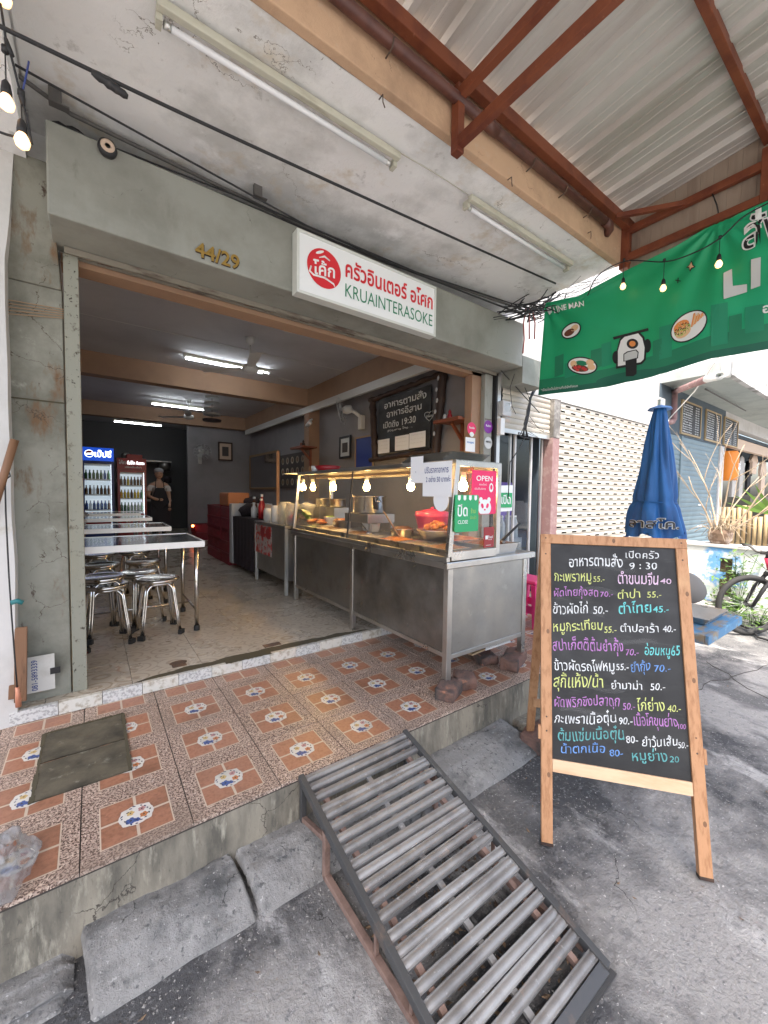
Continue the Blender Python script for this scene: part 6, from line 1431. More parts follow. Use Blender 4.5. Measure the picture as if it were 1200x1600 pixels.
MB().hexa([(RX0+.012, BT.y-.02, .013), (RX1-.012, BT.y-.02, .013), (RX1-.012, BT.y+.01, .016), (RX0+.012, BT.y+.01, .016), (RX0+.012, BT.y-.02, .018), (RX1-.012, BT.y-.02, .018), (RX1-.012, BT.y+.01, .03), (RX0+.012, BT.y+.01, .03)]).build('lip_slope', 'ramp_rail', r)
for x in (RX0, RX1):
    MB().bar((x, 1.345, 0), (x, 1.345, .205), .024, .024, up=(0, 1, 0)).build('leg', 'rust_pink', r, bev=.002)
    MB().bar((x, 1.56, .09), (x, 1.56, .25), .024, .024, up=(0, 1, 0)).build('leg', 'ramp_rail', r, bev=.002)
    MB().bar((x, 1.56, .10), (x, 1.345, .16), .02, .02).build('brace', 'rust_pink', r, bev=.002); MB().bar((x, 1.345, .013), (x, .62, .013), .024, .024).build('ground_rail', 'rust_pink', r, bev=.002)
    for y in (1.0, .82): MB().bar((x, y, .026), (x, y, .27-(1.572-y)*.235-.03), .012, .012, up=(0, 1, 0)).build('strut', 'rust_pink', r)
b = MB()
for k in range(260):
    x, y = random.uniform(RX0+.03, RX1-.03), random.uniform(.6, 1.15); a = random.uniform(0, 6.28); s_ = random.uniform(.006, .018)
    b.quad([(x+s_*math.cos(a), y+s_*math.sin(a), .004+random.uniform(0, .008)), (x-s_*.5*math.sin(a), y+s_*.5*math.cos(a), .006), (x-s_*math.cos(a), y-s_*math.sin(a), .004+random.uniform(0, .01)), (x+s_*.5*math.sin(a), y-s_*.5*math.cos(a), .005)])
o = b.build('litter', 'debris'); o['kind'] = 'stuff'; T(o, 'dry leaves and grit caught under the steel ramp', 'litter')
# loose stone bits by the kerb
for k, (u, v, s_, lab) in enumerate(((575, 1146, .012, ''), (1055, 1110, .01, ''))): pass
brick_('kerb_rubble', 'dark broken lump of concrete where the kerb ends right of the ramp', 2.16, 1.37, -.01, .16, .14, .09, R(10), 28, .02)
brick_('kerb_rubble', 'second dark broken lump behind the board leg at the kerb end', 2.30, 1.40, -.01, .13, .16, .06, R(50), 31, .02)
# ================================================================== A-BOARD
FL = Vector((1.572, .921, 0)); FR = Vector((1.946, .462, 0)); ub = (FR-FL).normalized(); nb = Vector((-ub.y, ub.x, 0)); UP = (nb*.36+Vector((0, 0, 1.325))); LB = UP.length; UP.normalize(); NB = ub.cross(UP).normalized(); WB = (FR-FL).length
def on_board(u, v, off=0):
    dr = ROT @ _ray(u, v); o_ = Vector((0, 0, CAMZ)); t_ = (FL-o_).dot(NB)/dr.dot(NB); p = o_+dr*t_; return (p-FL).dot(ub), (p-FL).dot(UP)
def bl(s_, t_, h=0): return FL+ub*s_+UP*t_+NB*h
r = thing('menu_board', 'wooden A frame chalkboard with a handwritten coloured Thai menu standing in the street', 'menu board', tuple((FL+FR)/2))
lw, lt = .047, .030
sL = 0.0; sR = WB
topT = on_board(955, 838)[1]; bt = on_board(862, 1184)[1]
def slab_(name, s0, s1, t0, t1, h0, h1, m_, par=None, bev=.002):
    return MB().hexa([bl(s0, t0, h0), bl(s1, t0, h0), bl(s1, t0, h1), bl(s0, t0, h1), bl(s0, t1, h0), bl(s1, t1, h0), bl(s1, t1, h1), bl(s0, t1, h1)]).build(name, m_, par or r, bev=bev)
slab_('leg', sL-lw/2, sL+lw/2, 0, topT-.046, -lt, 0, 'pine'); slab_('leg', sR-lw/2, sR+lw/2, 0, topT-.046, -lt, 0, 'pine')
slab_('top_rail', sL-lw/2, sR+lw/2, topT-.0458, topT, -lt, .0005, 'pine'); tb0 = on_board(862, 1206)[1]; tb1 = on_board(862, 1186)[1]
slab_('bottom_rail', sL+lw/2+.0005, sR-lw/2-.0005, tb0, tb0+.052, -lt, -.0015, 'pine_pale')
for x in (0, WB): slab_('foot', x-lw/2-.001, x+lw/2+.001, -.0, .012, -lt-.001, .001, 'wood_dark', bev=0)
slab_('board', sL+lw/2, sR-lw/2, tb0+.04, topT-.04, -.020, -.010, 'chalkboard', bev=0)
# rear legs + brace + hinge
for s_ in (.0, WB):
    hp = bl(s_, topT-.05, -.03); ft = FL+ub*s_+nb*.80
    MB().bar(hp, Vector((ft.x, ft.y, 0)), .03, .045, up=tuple(ub)).build('rear_leg', 'pine', r, bev=.002)
hp = [FL+ub*s_+nb*.66+Vector((0, 0, .3)) for s_ in (0, WB)]; MB().bar(hp[0], hp[1], .02, .045).build('rear_rail', 'pine', r, bev=.002)
for k, s_ in enumerate((-.03, WB+.03)):
    MB().bar(bl(s_, .42, -.012), bl(s_, .48, -.012), .012, .02).build('wing_nut', 'pine', r, bev=.002)
for s_ in (0, WB):
    for t_ in (.46, .52, topT-.10, topT-.02):
        c_ = bl(s_, t_, .0008); MB().quad([c_+ub*.004*math.cos(a)+UP*.004*math.sin(a) for a in [2*math.pi*k/10 for k in range(10)]]).build('screw', 'rust_dark', r)
for s_, t_ in ((0, .28), (0, .9), (WB, .2), (WB, .75), (WB, 1.12), (.3, topT-.022)):
    c_ = bl(s_+.008, t_, .0007); MB().quad([c_+ub*.007*math.cos(a)+UP*.011*math.sin(a) for a in [2*math.pi*k/12 for k in range(12)]]).build('knot', 'stick_wood', r)
# ghosts of wiped chalk
for k in range(7):
    b = MB(); s0 = .06+.07*(k % 4); t0 = .55+.11*k
    b.grid(lambda u, v: bl(s0+.2*u, t0+.02*v+.008*math.sin(u*6+k), -.0097), 10, 2); b.build('chalk_smear', 'chalk_ghost', r)
CW = {'w': 'chalk_white', 'y': 'chalk_yellow', 'p': 'chalk_purple', 'c': 'chalk_cyan', 'b': 'chalk_blue', 'k': 'chalk_pink', 't': 'chalk_teal'}
menu = [('อาหารตามสั่ง', 260, 170, 575, 245, 'w', .03), ('เปิดครัว', 595, 150, 792, 195, 'w', .01), ('9 : 30', 618, 220, 780, 260, 'w', .01),
 ('กะเพราหมู', 175, 283, 390, 350, 'y', .014), ('55.-', 405, 300, 470, 332, 'y', .014), ('ตำขนมจีน', 550, 272, 790, 348, 'k', .03), ('40', 800, 315, 865, 346, 'k', .02),
 ('ผัดไทยกุ้งสด', 172, 362, 435, 438, 'p', .016), ('70.-', 445, 390, 520, 420, 'p', .014), ('ตำป่า', 548, 375, 680, 430, 'y', .014), ('55.-', 722, 390, 805, 425, 'y', .012),
 ('ข้าวผัดไก่', 168, 450, 372, 520, 'w', .012), ('50.-', 405, 475, 490, 520, 'w', .01), ('ตำไทย', 553, 448, 745, 518, 'c', .03), ('45.-', 757, 475, 850, 512, 'c', .02),
 ('หมูกระเทียม', 170, 558, 460, 642, 'y', .018), ('55.-', 470, 595, 540, 632, 'y', .014), ('ตำปลาร้า', 565, 575, 790, 630, 'w', .012), ('40.-', 815, 590, 890, 628, 'w', .01),
 ('สปาเก็ตตี้ต้มยำกุ้ง', 165, 662, 585, 764, 'p', .018), ('70.-', 595, 728, 672, 765, 'p', .014), ('อ่อมหมู65', 705, 695, 915, 785, 'c', .03),
 ('ข้าวผัดรถไฟหมู', 175, 790, 530, 878, 'w', .014), ('55.-', 540, 815, 612, 852, 'w', .01), ('ยำกุ้ง', 628, 795, 740, 882, 'b', .018), ('70.-', 762, 822, 860, 862, 'b', .016),
 ('สุกี้แห้ง/น้ำ', 170, 872, 465, 985, 'y', .018), ('ยำมาม่า', 512, 912, 692, 966, 'w', .012), ('50.-', 742, 930, 828, 970, 'w', .01),
 ('ผัดพริกขิงปลาดุก', 175, 1003, 560, 1087, 'p', .016), ('50.-', 580, 1045, 650, 1085, 'p', .012), ('ไก่ย่าง', 660, 1018, 825, 1096, 'y', .018), ('40.-', 843, 1058, 920, 1098, 'y', .012),
 ('กะเพราเนื้อตุ๋น', 178, 1096, 540, 1187, 'w', .014), ('90.-', 555, 1130, 635, 1172, 'w', .016), ('เนื้อโคขุนย่าง', 645, 1108, 900, 1207, 'p', .016), ('100', 905, 1170, 950, 1200, 'p', .008),
 ('ต้มแซ่บเนื้อตุ๋น', 195, 1188, 585, 1288, 't', .022), ('80-', 597, 1240, 668, 1282, 'w', .014), ('ยำวุ้นเส้น', 693, 1236, 900, 1322, 'w', .014), ('50.-', 905, 1275, 965, 1312, 'w', .01),
 ('น้ำตกเนื้อ', 215, 1280, 475, 1342, 'b', .02), ('80-', 500, 1320, 580, 1360, 'b', .016), ('หมูย่าง', 635, 1320, 840, 1412, 't', .022), ('20', 855, 1362, 910, 1398, 't', .012)]
for s_, x0, y0, x1, y1, c_, of in menu:
    q = lambda x, y: on_board(820+x/3.75, 820+y/3.75)
    a = q(x0, y1); b_ = q(x1, y1); c2 = q(x0, y0)
    w_ = math.hypot(b_[0]-a[0], b_[1]-a[1]); h_ = math.hypot(c2[0]-a[0], c2[1]-a[1]); ex = ((b_[0]-a[0])/w_, (b_[1]-a[1])/w_); ey = ((c2[0]-a[0])/h_, (c2[1]-a[1])/h_)
    b = MB(); add_text(b, s_, lambda x, y: bl(a[0]+ex[0]*x+ey[0]*y, a[1]+ex[1]*x+ey[1]*y, -.0094), w_, h_, off=of*.35-.005, jit=h_*.06); b.build('menu_line', CW[c_], r)
# ================================================================== GLASS DOOR AND NEIGHBOUR ROOM
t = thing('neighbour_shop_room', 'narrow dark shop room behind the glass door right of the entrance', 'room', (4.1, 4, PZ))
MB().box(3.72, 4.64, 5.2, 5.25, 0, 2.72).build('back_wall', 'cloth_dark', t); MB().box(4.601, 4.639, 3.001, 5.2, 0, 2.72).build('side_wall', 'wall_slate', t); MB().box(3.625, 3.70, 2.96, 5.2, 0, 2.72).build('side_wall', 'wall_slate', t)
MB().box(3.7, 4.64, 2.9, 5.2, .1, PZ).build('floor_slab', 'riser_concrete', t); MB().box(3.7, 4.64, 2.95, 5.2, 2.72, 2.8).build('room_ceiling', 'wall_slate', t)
t = thing('glass_door', 'glass sliding door with pale metal stiles below the half raised shutter', 'door', (4.15, 2.95, PZ))
for k, x in enumerate((3.72, 3.98, 4.03, 4.40, 4.58)): MB().box(x, x+.03, 2.93+.03*(k % 2), 2.955+.03*(k % 2), PZ, 2.25).build('stile', 'appliance' if k < 4 else 'alu', t, bev=.002)
MB().quad([(3.75, 2.94, PZ+.02), (3.98, 2.94, PZ+.02), (3.98, 2.94, 2.24), (3.75, 2.94, 2.24)]).build('pane', 'glass_clear', t); MB().quad([(4.06, 2.975, PZ+.02), (4.4, 2.975, PZ+.02), (4.4, 2.975, 2.24), (4.06, 2.975, 2.24)]).build('pane', 'glass_clear', t)
card('open_card_thai', 'tilted green and white Thai OPEN card behind the pink card on the glass door', 'sign', at(777, 800, y=2.92), (1, 0, .04), fz, .27, .30, 'print_white', [('เปิด', .2, .38, .7, .4, 'print_white', .02)], fn_, .004)
o = None
q = at(777, 800, y=2.92)
rr2 = thing('card_panel', 'green panel with yellow letters on the tilted Thai OPEN card', 'sign panel', tuple(q))
MB().box(q.x+.02, q.x+.25, 2.908, 2.912, q.z+.05, q.z+.22).build('green_field', 'go_green', rr2); b = MB(); add_text(b, 'เปิด', plane_fn((q.x+.05, 2.907, q.z+.09), fx, fz, fn_), .17, .11, off=.02); b.build('lettering', 'print_white', rr2)
for k, (u, v, w_, h_, m_, lab, nm) in enumerate(((802, 602+5, .0, .0, '', '', ''),)): pass
q = at(826, 822, y=3.5); o = MB().box(4.0, 4.55, 3.3, 3.7, q.z-.0, q.z+.62).build('purple_tub', 'purple_box', bev=.02); T(o, 'purple plastic tub standing inside behind the glass door', 'tub')
o = MB().box(3.95, 4.58, 3.1, 3.8, PZ+.001, q.z-.002).build('side_table', 'cloth_dark'); T(o, 'dark covered stand under the purple tub inside the glass door', 'stand')
q = at(822, 760, y=3.5); o = MB().lathe([(.12, -.1), (.1, .02), (.03, .1), (0, .11)], tuple(q), 16).build('red_cover', 'plastic_red'); T(o, 'red dome shaped cover on top of the purple tub', 'cover')
for k in range(9):
    x = 3.86+.085*(k % 5)+.02*(k//5); y = 3.02+.09*(k//5); z = 1.0 if k < 5 else 1.0
    r = thing('water_bottle', 'clear water bottle in the pack standing behind the glass door', 'bottle', (x, y, z), 'clear water bottles behind the glass door')
    MB().lathe([(0, z), (.036, z), (.036, z+.17), (.015, z+.23), (.014, z+.25)], (x, y, 0), 12).build('body', 'water_bottle', r); MB().lathe([(.016, z+.25), (.016, z+.27), (0, z+.27)], (x, y, 0), 10).build('cap', 'plastic_white', r)
o = MB().box(3.82, 4.3, 2.99, 3.16, PZ+.01, .998).build('bottle_stand', 'plastic_clear'); T(o, 'clear wrapped stack under the water bottles behind the door', 'stand')
q = at(786, 640, y=2.84); r = thing('meter_box', 'small white electrical box fixed at the left edge of the half raised shutter', 'electric box', tuple(q))
MB().box(q.x-.05, q.x+.1, 2.80, 2.86, q.z-.07, q.z+.09).build('box', 'appliance', r, bev=.008); MB().lathe([(.05, 0), (.045, .025), (0, .03)], (q.x+.02, 2.80, q.z+.02), 16, mtx=Matrix.Rotation(R(90), 4, 'X')).build('dial', 'glass_clear', r); MB().box(q.x-.07, q.x, 2.81, 2.86, q.z-.28, q.z-.1).build('junction', 'plastic_white', r, bev=.004)
# oval number plate
q = at(838, 588, y=2.84); r = thing('number_plate', 'black oval plate with the white number 44/28 on the neighbouring wall', 'house number', tuple(q))
shape(r, 'plate', 'black', (q.x-.15, 2.852, q.z-.07), fx, fz, fn_, [(p_[0], p_[1]) for p_ in [(.06, 0), (.24, 0), (.29, .03), (.3, .07), (.29, .11), (.24, .14), (.06, .14), (.01, .11), (0, .07), (.01, .03)]], .0)
MB().box(q.x-.13, q.x+.13, 2.8525, 2.858, q.z-.06, q.z+.06).build('backing', 'black', r)
b = MB(); add_text(b, '44/28', plane_fn((q.x-.12, 2.849, q.z-.04), fx, fz, fn_), .24, .08, off=.02); b.build('lettering', 'print_white', r)
card('yellow_sticker', 'small square yellow sticker on the perforated shutter', 'sticker', at(858, 762, y=2.865), fx, fz, .13, .13, 'p_yellow', [('463', .2, .4, .6, .25, 'print_brown')], fn_, .002)
# pink plastic stool on the porch behind the board
q = at(829, 975, z=PZ); r = thing('pink_stool', 'bright pink plastic stool on the porch half hidden by the chalkboard', 'stool', (q.x, q.y, PZ)); x, y = q.x+.06, q.y+.05
MB().box(x-.15, x+.15, y-.15, y+.15, PZ+.40, PZ+.44).build('seat', 'plastic_pink', r, bev=.015)
for sx in (-1, 1):
    for sy in (-1, 1): MB().hexa([(x+sx*.17-.02, y+sy*.17-.02, PZ), (x+sx*.17+.02, y+sy*.17-.02, PZ), (x+sx*.17+.02, y+sy*.17+.02, PZ), (x+sx*.17-.02, y+sy*.17+.02, PZ), (x+sx*.12-.025, y+sy*.12-.025, PZ+.4), (x+sx*.12+.025, y+sy*.12-.025, PZ+.4), (x+sx*.12+.025, y+sy*.12+.025, PZ+.4), (x+sx*.12-.025, y+sy*.12+.025, PZ+.4)]).build('leg', 'plastic_pink', r, bev=.004)
for (a0, a1, b0, b1) in ((-.15, .15, -.16, -.14), (-.15, .15, .14, .16), (-.16, -.14, -.139, .139), (.14, .16, -.139, .139)): MB().box(x+a0, x+a1, y+b0, y+b1, PZ+.13, PZ+.2).build('brace', 'plastic_pink', r)
# stickers at the entrance
def round_sticker(lab, u, v, yy, rr_, m_, txt, mt_):
    q = at(u, v, y=yy); r = thing('sticker', lab, 'sticker', tuple(q), 'stickers at the right edge of the entrance')
    MB().disc(q, fx, fz, rr_, rr_, 28).build('disc', m_, r); b = MB(); add_text(b, txt, plane_fn(q+Vector((-rr_*.6, -.002, rr_*.0)), fx, fz, fn_), rr_*1.2, rr_*.35, off=.015); b.build('lettering', mt_, r); return r, q
r, q = round_sticker('round magenta sticker with a white panda on the tan column', 737, 670, 2.955, .07, 'panda_pink', 'foodie', 'print_white')
shape(r, 'panda_face', 'print_white', (q.x-.035, q.y, q.z-.085), fx, fz, fn_, ell(.035, .025, .034, .026), .003)
r, q = round_sticker('round purple sticker on the green shutter guide', 763, 667, 2.893, .07, 'sticker_purple', 'Robin', 'print_white')
r, q = round_sticker('round pale grey sticker under the purple one', 763, 692, 2.893, .065, 'print_grey', 'MENU', 'print_black')
q = at(727, 705, y=2.955); card('square_sticker', 'square white sticker with a blue oval on the tan column', 'sticker', q, fx, fz, .15, .15, 'sign_white', [('wongnai', .15, .55, .7, .2, 'chalk_blue', .03)], fn_, .001)
# ================================================================== UMBRELLA + BLUE TABLE
UX, UY = 3.70, 1.33
r = thing('patio_umbrella', 'closed dark blue parasol tied shut and standing in the blue table', 'umbrella', (UX, UY, 0))
MB().tube([(UX, UY, .05), (UX, UY, 2.30)], .019, 12).build('pole', 'alu', r)
MB().lathe([(0, 0), (.22, 0), (.22, .05), (.05, .08), (.03, .25), (0, .25)], (UX, UY, 0), 24).build('base', 'cable_grey', r)
zb0, zt0 = 1.205, 2.235
def umb(u, v):
    a = 2*math.pi*u; z = zb0+(zt0-zb0)*v
    prof = .185*(1-v)**.75+.035 if v > .45 else None
    base = .034+.125*(1-v)**.75
    if v < .35: base = base*(1+.18*(.35-v)/.35)
    tie_ = 1-.10*math.exp(-((v-.27)/.03)**2)
    pl = 1+(.15*(1-v)**.6+.02)*math.sin(a*6+2.2*math.sin(v*3)+1.5*noise.noise(Vector((math.cos(a), math.sin(a), v*2))))+.06*math.sin(a*13+v*5+2*noise.noise(Vector((math.cos(a)*2, math.sin(a)*2, v*3))))+.2*noise.noise(Vector((math.cos(a)*1.5, math.sin(a)*1.5, v*2.5)))
    zz = z-(.03*math.sin(a*5+1) if v < .02 else 0)
    rr_ = base*pl*tie_
    return (UX+rr_*math.cos(a), UY+rr_*math.sin(a), zz+.02*math.sin(a*3)*(1-v)**3)
b = MB(); b.grid(umb, 120, 50); b.build('canopy_cloth', 'umbrella', r)
MB().tube([(UX+(.143)*math.cos(a), UY+(.143)*math.sin(a), zb0+(zt0-zb0)*.27+.01*math.sin(a)) for a in [2*math.pi*k/30 for k in range(30)]], .004, 5, closed=True).build('tie_strap', 'umbrella', r)
MB().lathe([(.0, 2.26), (.075, 2.235), (.085, 2.22), (.03, 2.245)], (UX, UY, 0), 20).build('cap_disc', 'chalk_blue', r)
MB().tube([(UX+.10, UY-.10, 1.45), (UX+.12, UY-.115, 1.32)], .006, 6).build('rib', 'black', r)
vdir = Vector((UX, UY, 0)).normalized(); tang = Vector((vdir.y, -vdir.x, 0))
def umb_text(s_, x0, z0_, w_, h_, m_, off, dd):
    b = MB()
    def fn(x, y):
        xx = x0+x; ang = xx/.18; rr_ = .222+dd
        return Vector((UX, UY, z0_+y+.0))+(-vdir*math.cos(ang)+tang*math.sin(ang))*rr_
    add_text(b, s_, fn, w_, h_, off=off); b.build('lettering', m_, r)
umb_text('ลาสโค.', -.16, zb0+.07, .30, .085, 'print_grey', .045, 0); umb_text('ลาสโค.', -.157, zb0+.073, .294, .079, 'print_black', .012, .004)
r = thing('blue_table', 'low weathered table of blue painted planks behind the chalkboard', 'table', (3.68, 1.3, 0)); TZ = .60
for k in range(7):
    y0 = .86+.15*k; MB().box(3.30, 4.05, y0+.002, y0+.146, TZ-.03, TZ+random.uniform(-.002, .002)).build('plank', 'table_blue', r, bev=.003)
MB().box(3.28, 4.07, .835, .859, TZ-.06, TZ+.002).build('edge_board', 'table_blue', r, bev=.003); MB().box(4.051, 4.075, .86, 1.91, TZ-.06, TZ+.002).build('edge_board', 'table_blue', r, bev=.003); MB().box(3.275, 3.299, .86, 1.91, TZ-.06, TZ+.002).build('edge_board', 'table_blue', r, bev=.003)
for x in (3.34, 3.46):
    for y in (1.2, 1.84): MB().box(x, x+.05, y, y+.05, 0, TZ-.031).build('leg', 'table_blue', r)
q = at(1098, 945, z=TZ+.03); r = thing('metal_tray', 'shallow grey metal tray on the corner of the blue table', 'tray', (q.x, q.y, TZ))
MB().hexa([(3.55, .93, TZ+.003), (3.95, .93, TZ+.003), (3.95, 1.19, TZ+.003), (3.55, 1.19, TZ+.003), (3.52, .90, TZ+.05), (3.98, .90, TZ+.05), (3.98, 1.22, TZ+.05), (3.52, 1.22, TZ+.05)]).build('pan', 'steel', r)
q = at(1070, 912, y=1.35); o = MB().lathe([(0, .05), (.09, .04), (.15, .0), (.175, -.045), (.18, -.06), (.17, -.06), (.14, -.01), (0, .035)], q, 32, mtx=Matrix.Rotation(R(-38), 4, 'Y') @ Matrix.Rotation(R(20), 4, 'X')).build('wok', 'cable_grey'); o.location = (0, 0, 0); T(o, 'large grey metal wok tilted behind the right edge of the chalkboard', 'wok')
# ================================================================== BICYCLE
BW = Vector((5.87, 1.16, .335)); bd = Vector((.74, -.67, 0)).normalized(); bn = Vector((-bd.y, bd.x, 0))
r = thing('bicycle', 'red mountain bicycle with chunky black tyres leaning by the low painted wall', 'bicycle', (BW.x, BW.y, 0))
def wheel(c):
    n_ = 48; P_ = lambda rad, off=0: [c+bd*rad*math.cos(2*math.pi*k/n_)+Vector((0, 0, rad*math.sin(2*math.pi*k/n_)))+bn*off for k in range(n_)]
    w_ = MB(); pts = P_(.31); rr_ = [.027+(.0025 if k % 2 else 0) for k in range(n_)]; w_.tube(pts, rr_, 10, closed=True); ty = w_.build('wheel', 'tyre', r)
    MB().tube(P_(.282), .009, 6, closed=True).build('rim', 'black', ty); b = MB()
    for k in range(28):
        a = 2*math.pi*k/28; b.tube([c+bn*.025*(1 if k % 2 else -1), c+bd*.278*math.cos(a+.1*(1 if k % 4 < 2 else -1))+Vector((0, 0, .278*math.sin(a+.1*(1 if k % 4 < 2 else -1))))], .0012, 4)
    b.build('spokes', 'alu', ty); MB().tube([c-bn*.05, c+bn*.05], .02, 10).build('hub', 'black', ty)
wheel(BW); BR = BW+bd*1.06; wheel(BR)
head = BW+bd*.20+Vector((0, 0, .40)); ht = head+bd*.035+Vector((0, 0, -.0))+Vector((0, 0, .13))-bd*.07; bb = BW+bd*.62+Vector((0, 0, -.03)); seat = BW+bd*.75+Vector((0, 0, .45))
for a, b_, rad in ((head, ht, .03), (head, bb, .028), (ht-Vector((0, 0, .02)), seat, .022), (bb, seat, .02)): MB().tube([a, b_], rad, 10).build('frame_tube', 'bike_red', r)
for s_ in (-1, 1):
    MB().tube([bb+bn*.03*s_, BR+bn*.055*s_], .011, 8).build('stay', 'bike_red', r); MB().tube([seat+bn*.02*s_, BR+bn*.055*s_], .009, 8).build('stay', 'bike_red', r)
    MB().tube([head+bn*.055*s_-Vector((0, 0, .06)), (head+BW)/2+bn*.06*s_, BW+bn*.055*s_], [.02, .022, .016], 10).build('fork_leg', 'black', r)
MB().tube([head+bn*.06-Vector((0, 0, .05)), head-bn*.06-Vector((0, 0, .05))], .025, 8).build('fork_crown', 'black', r)
stem = ht+Vector((0, 0, .06))-bd*.07; MB().tube([ht, ht+Vector((0, 0, .05)), stem], .02, 10).build('stem', 'black', r)
hb = []
for s_ in (-1, 1):
    e = stem+bn*.29*s_+bd*.03+Vector((0, 0, .05)); MB().tube([stem, stem+bn*.06*s_, stem+bn*.14*s_+Vector((0, 0, .045)), e], .012, 8).build('handlebar', 'cable_grey', r); MB().tube([e-bn*.11*s_, e], .017, 10).build('grip', 'black', r)
    MB().tube([e-bn*.12*s_, e-bn*.1*s_-bd*.06-Vector((0, 0, .02)), e-bn*.02*s_-bd*.07-Vector((0, 0, .03))], .006, 6).build('brake_lever', 'alu', r)
    MB().tube([e-bn*.13*s_, stem-bd*.14+bn*.05*s_-Vector((0, 0, .02)), head-bd*.04-Vector((0, 0, .0)), (head+BW)/2+bn*.05*s_], .003, 5).build('brake_cable', 'black', r)
MB().tube([bb-bn*.09, bb+bn*.09], .016, 10).build('bottom_bracket', 'black', r); MB().tube([bb+bn*.06+bd*.085*math.cos(a)+Vector((0, 0, .085*math.sin(a))) for a in [2*math.pi*k/24 for k in range(24)]], .006, 5, closed=True).build('chainring', 'black', r)
MB().tube([bb+bn*.09, bb+bn*.09-bd*.12-Vector((0, 0, .12))], .011, 8).build('crank', 'alu', r); MB().box(-.05, .05, -.04, .04, -.01, .01).build('pedal', 'black', r).matrix_basis = Matrix.Translation(bb+bn*.14-bd*.12-Vector((0, 0, .12)))
MB().blob(seat+Vector((0, 0, .1)), .12, sub=2, amp=.1, sc=(1, 1, .35)).build('saddle', 'black', r)
cable('bicycle_cable', 'black hose lying curled on the ground beside the bicycle', [at(1152, 975, z=.02), at(1175, 985, z=.02), at(1185, 996, z=.02), at(1210, 1003, z=.02)], .012, 'black', 'hose')
# ================================================================== LOW WALL, FENCE, SHRUB, PLANTS
LW = 7.35
def lowf(u, v): y = 2.45-6*u; z = .80*v; return (LW+.02*noise.noise(Vector((y*3, z*4, 0))), y, z)
t = thing('low_wall', 'low garden wall with faded blue and white painting behind the bicycle', 'wall', (LW, 0, 0))
def hole(y, z): return 1.63 < y < 1.76 and .12 < z < .66
b = MB(); nu, nv = 90, 16; V = [[b.b.verts.new(lowf(i/nu, j/nv)) for j in range(nv+1)] for i in range(nu+1)]
for i in range(nu):
    for j in range(nv):
        c_ = (V[i][j].co+V[i+1][j+1].co)/2
        if hole(c_.y+.03*math.sin(c_.z*20), c_.z): continue
        f = b.b.faces.new((V[i][j], V[i+1][j], V[i+1][j+1], V[i][j+1])); f.smooth = True
b.build('painted_face', 'wall_mural', t)
MB().box(LW+.06, LW+.3, -3.55, 2.45, -.1, .795).build('core', 'rust_dark', t); MB().box(LW-.03, LW+.32, -3.55, 2.47, .796, .84).build('coping', 'bg_white', t, bev=.01)
r = thing('dry_shrub', 'leafless dry shrub in a broken clay pot standing on the low wall', 'shrub', (7.6, 2.0, .84)); q = at(1125, 846, x=7.5); bx_, by_ = q.x, q.y
MB().lathe([(.1, .84), (.14, .9), (.15, 1.0), (.13, 1.05), (.12, 1.05), (.11, .95), (0, .93)], (bx_, by_, 0), 16, smooth=False).build('pot', 'terracotta', r)
rt_ = random.Random(11)
def branch(p, d_, L_, rad, dep, par):
    pts = [p]; q_ = p.copy(); dd = d_.copy()
    for k in range(5): dd = (dd+Vector((rt_.uniform(-.2, .2), rt_.uniform(-.2, .2), rt_.uniform(-.05, .15)))).normalized(); q_ = q_+dd*L_/5; pts.append(q_.copy())
    par.tube(pts, [rad*(1-.12*k) for k in range(6)], 5)
    if dep:
        for k in (2, 3, 4):
            if rt_.random() < .75: branch(pts[k], (dd+Vector((rt_.uniform(-.7, .7), rt_.uniform(-.7, .7), rt_.uniform(-.1, .5)))).normalized(), L_*.6, rad*.5, dep-1, par)
for k in range(8):
    b = MB(); a = rt_.uniform(0, 6.28); branch(Vector((bx_+.05*math.cos(a), by_+.05*math.sin(a), .95)), Vector((.5*math.cos(a)+.1, .5*math.sin(a)-.25, 1)).normalized(), rt_.uniform(.9, 1.7), .014, 2, b); b.build('branch', 'twig', r)
b = MB()
for k in range(60):
    a = rt_.uniform(0, 6.28); p = Vector((bx_+.1*math.cos(a), by_+.1*math.sin(a), 1.0)); e = p+Vector((rt_.uniform(-.3, .3), rt_.uniform(-.35, .3), rt_.uniform(-.1, .35))); b.tube([p, p.lerp(e, .5)+Vector((0, 0, .1)), e], .004, 4)
b.build('dry_fibre', 'twig', r)['kind'] = 'stuff'
r = thing('bamboo_fence', 'short fence of split bamboo slats behind the dry shrub', 'fence', (8.6, 1.6, .84)); XF = 8.7
mbm = [MB().tube([(0, 0, 0), (0, 0, .25), (0, 0, .5)], [.03, .027, .03], 7).mesh('slat', ['bamboo']) for k in range(2)]
yy = at(1131, 800, x=XF).y; ye = at(1175, 800, x=XF).y-1.6; k = 0
while yy > ye:
    o = link('slat', mbm[k % 2], r); o.matrix_parent_inverse = WM[r.name].inverted(); o.location = (XF+random.uniform(-.01, .01), yy, at(1150, 850, x=XF).z+random.uniform(-.03, .03)); o.scale = (1, 1, 1.25 if yy > at(1172, 800, x=XF).y else 1.0); yy -= .067; k += 1
zf = at(1150, 822, x=XF).z; MB().box(XF+.03, XF+.06, ye, at(1131, 800, x=XF).y, zf, zf+.05).build('rail', 'bamboo', r)
MB().box(XF-.02, XF+.3, ye-.2, at(1172, 800, x=XF).y, zf+.28, zf+.5).build('grey_board', 'cable_grey', r)
MB().box(8.6, 9.0, ye, 2.4, -.1, at(1150, 850, x=XF).z-.02).build('base_wall', 'bg_white', r)
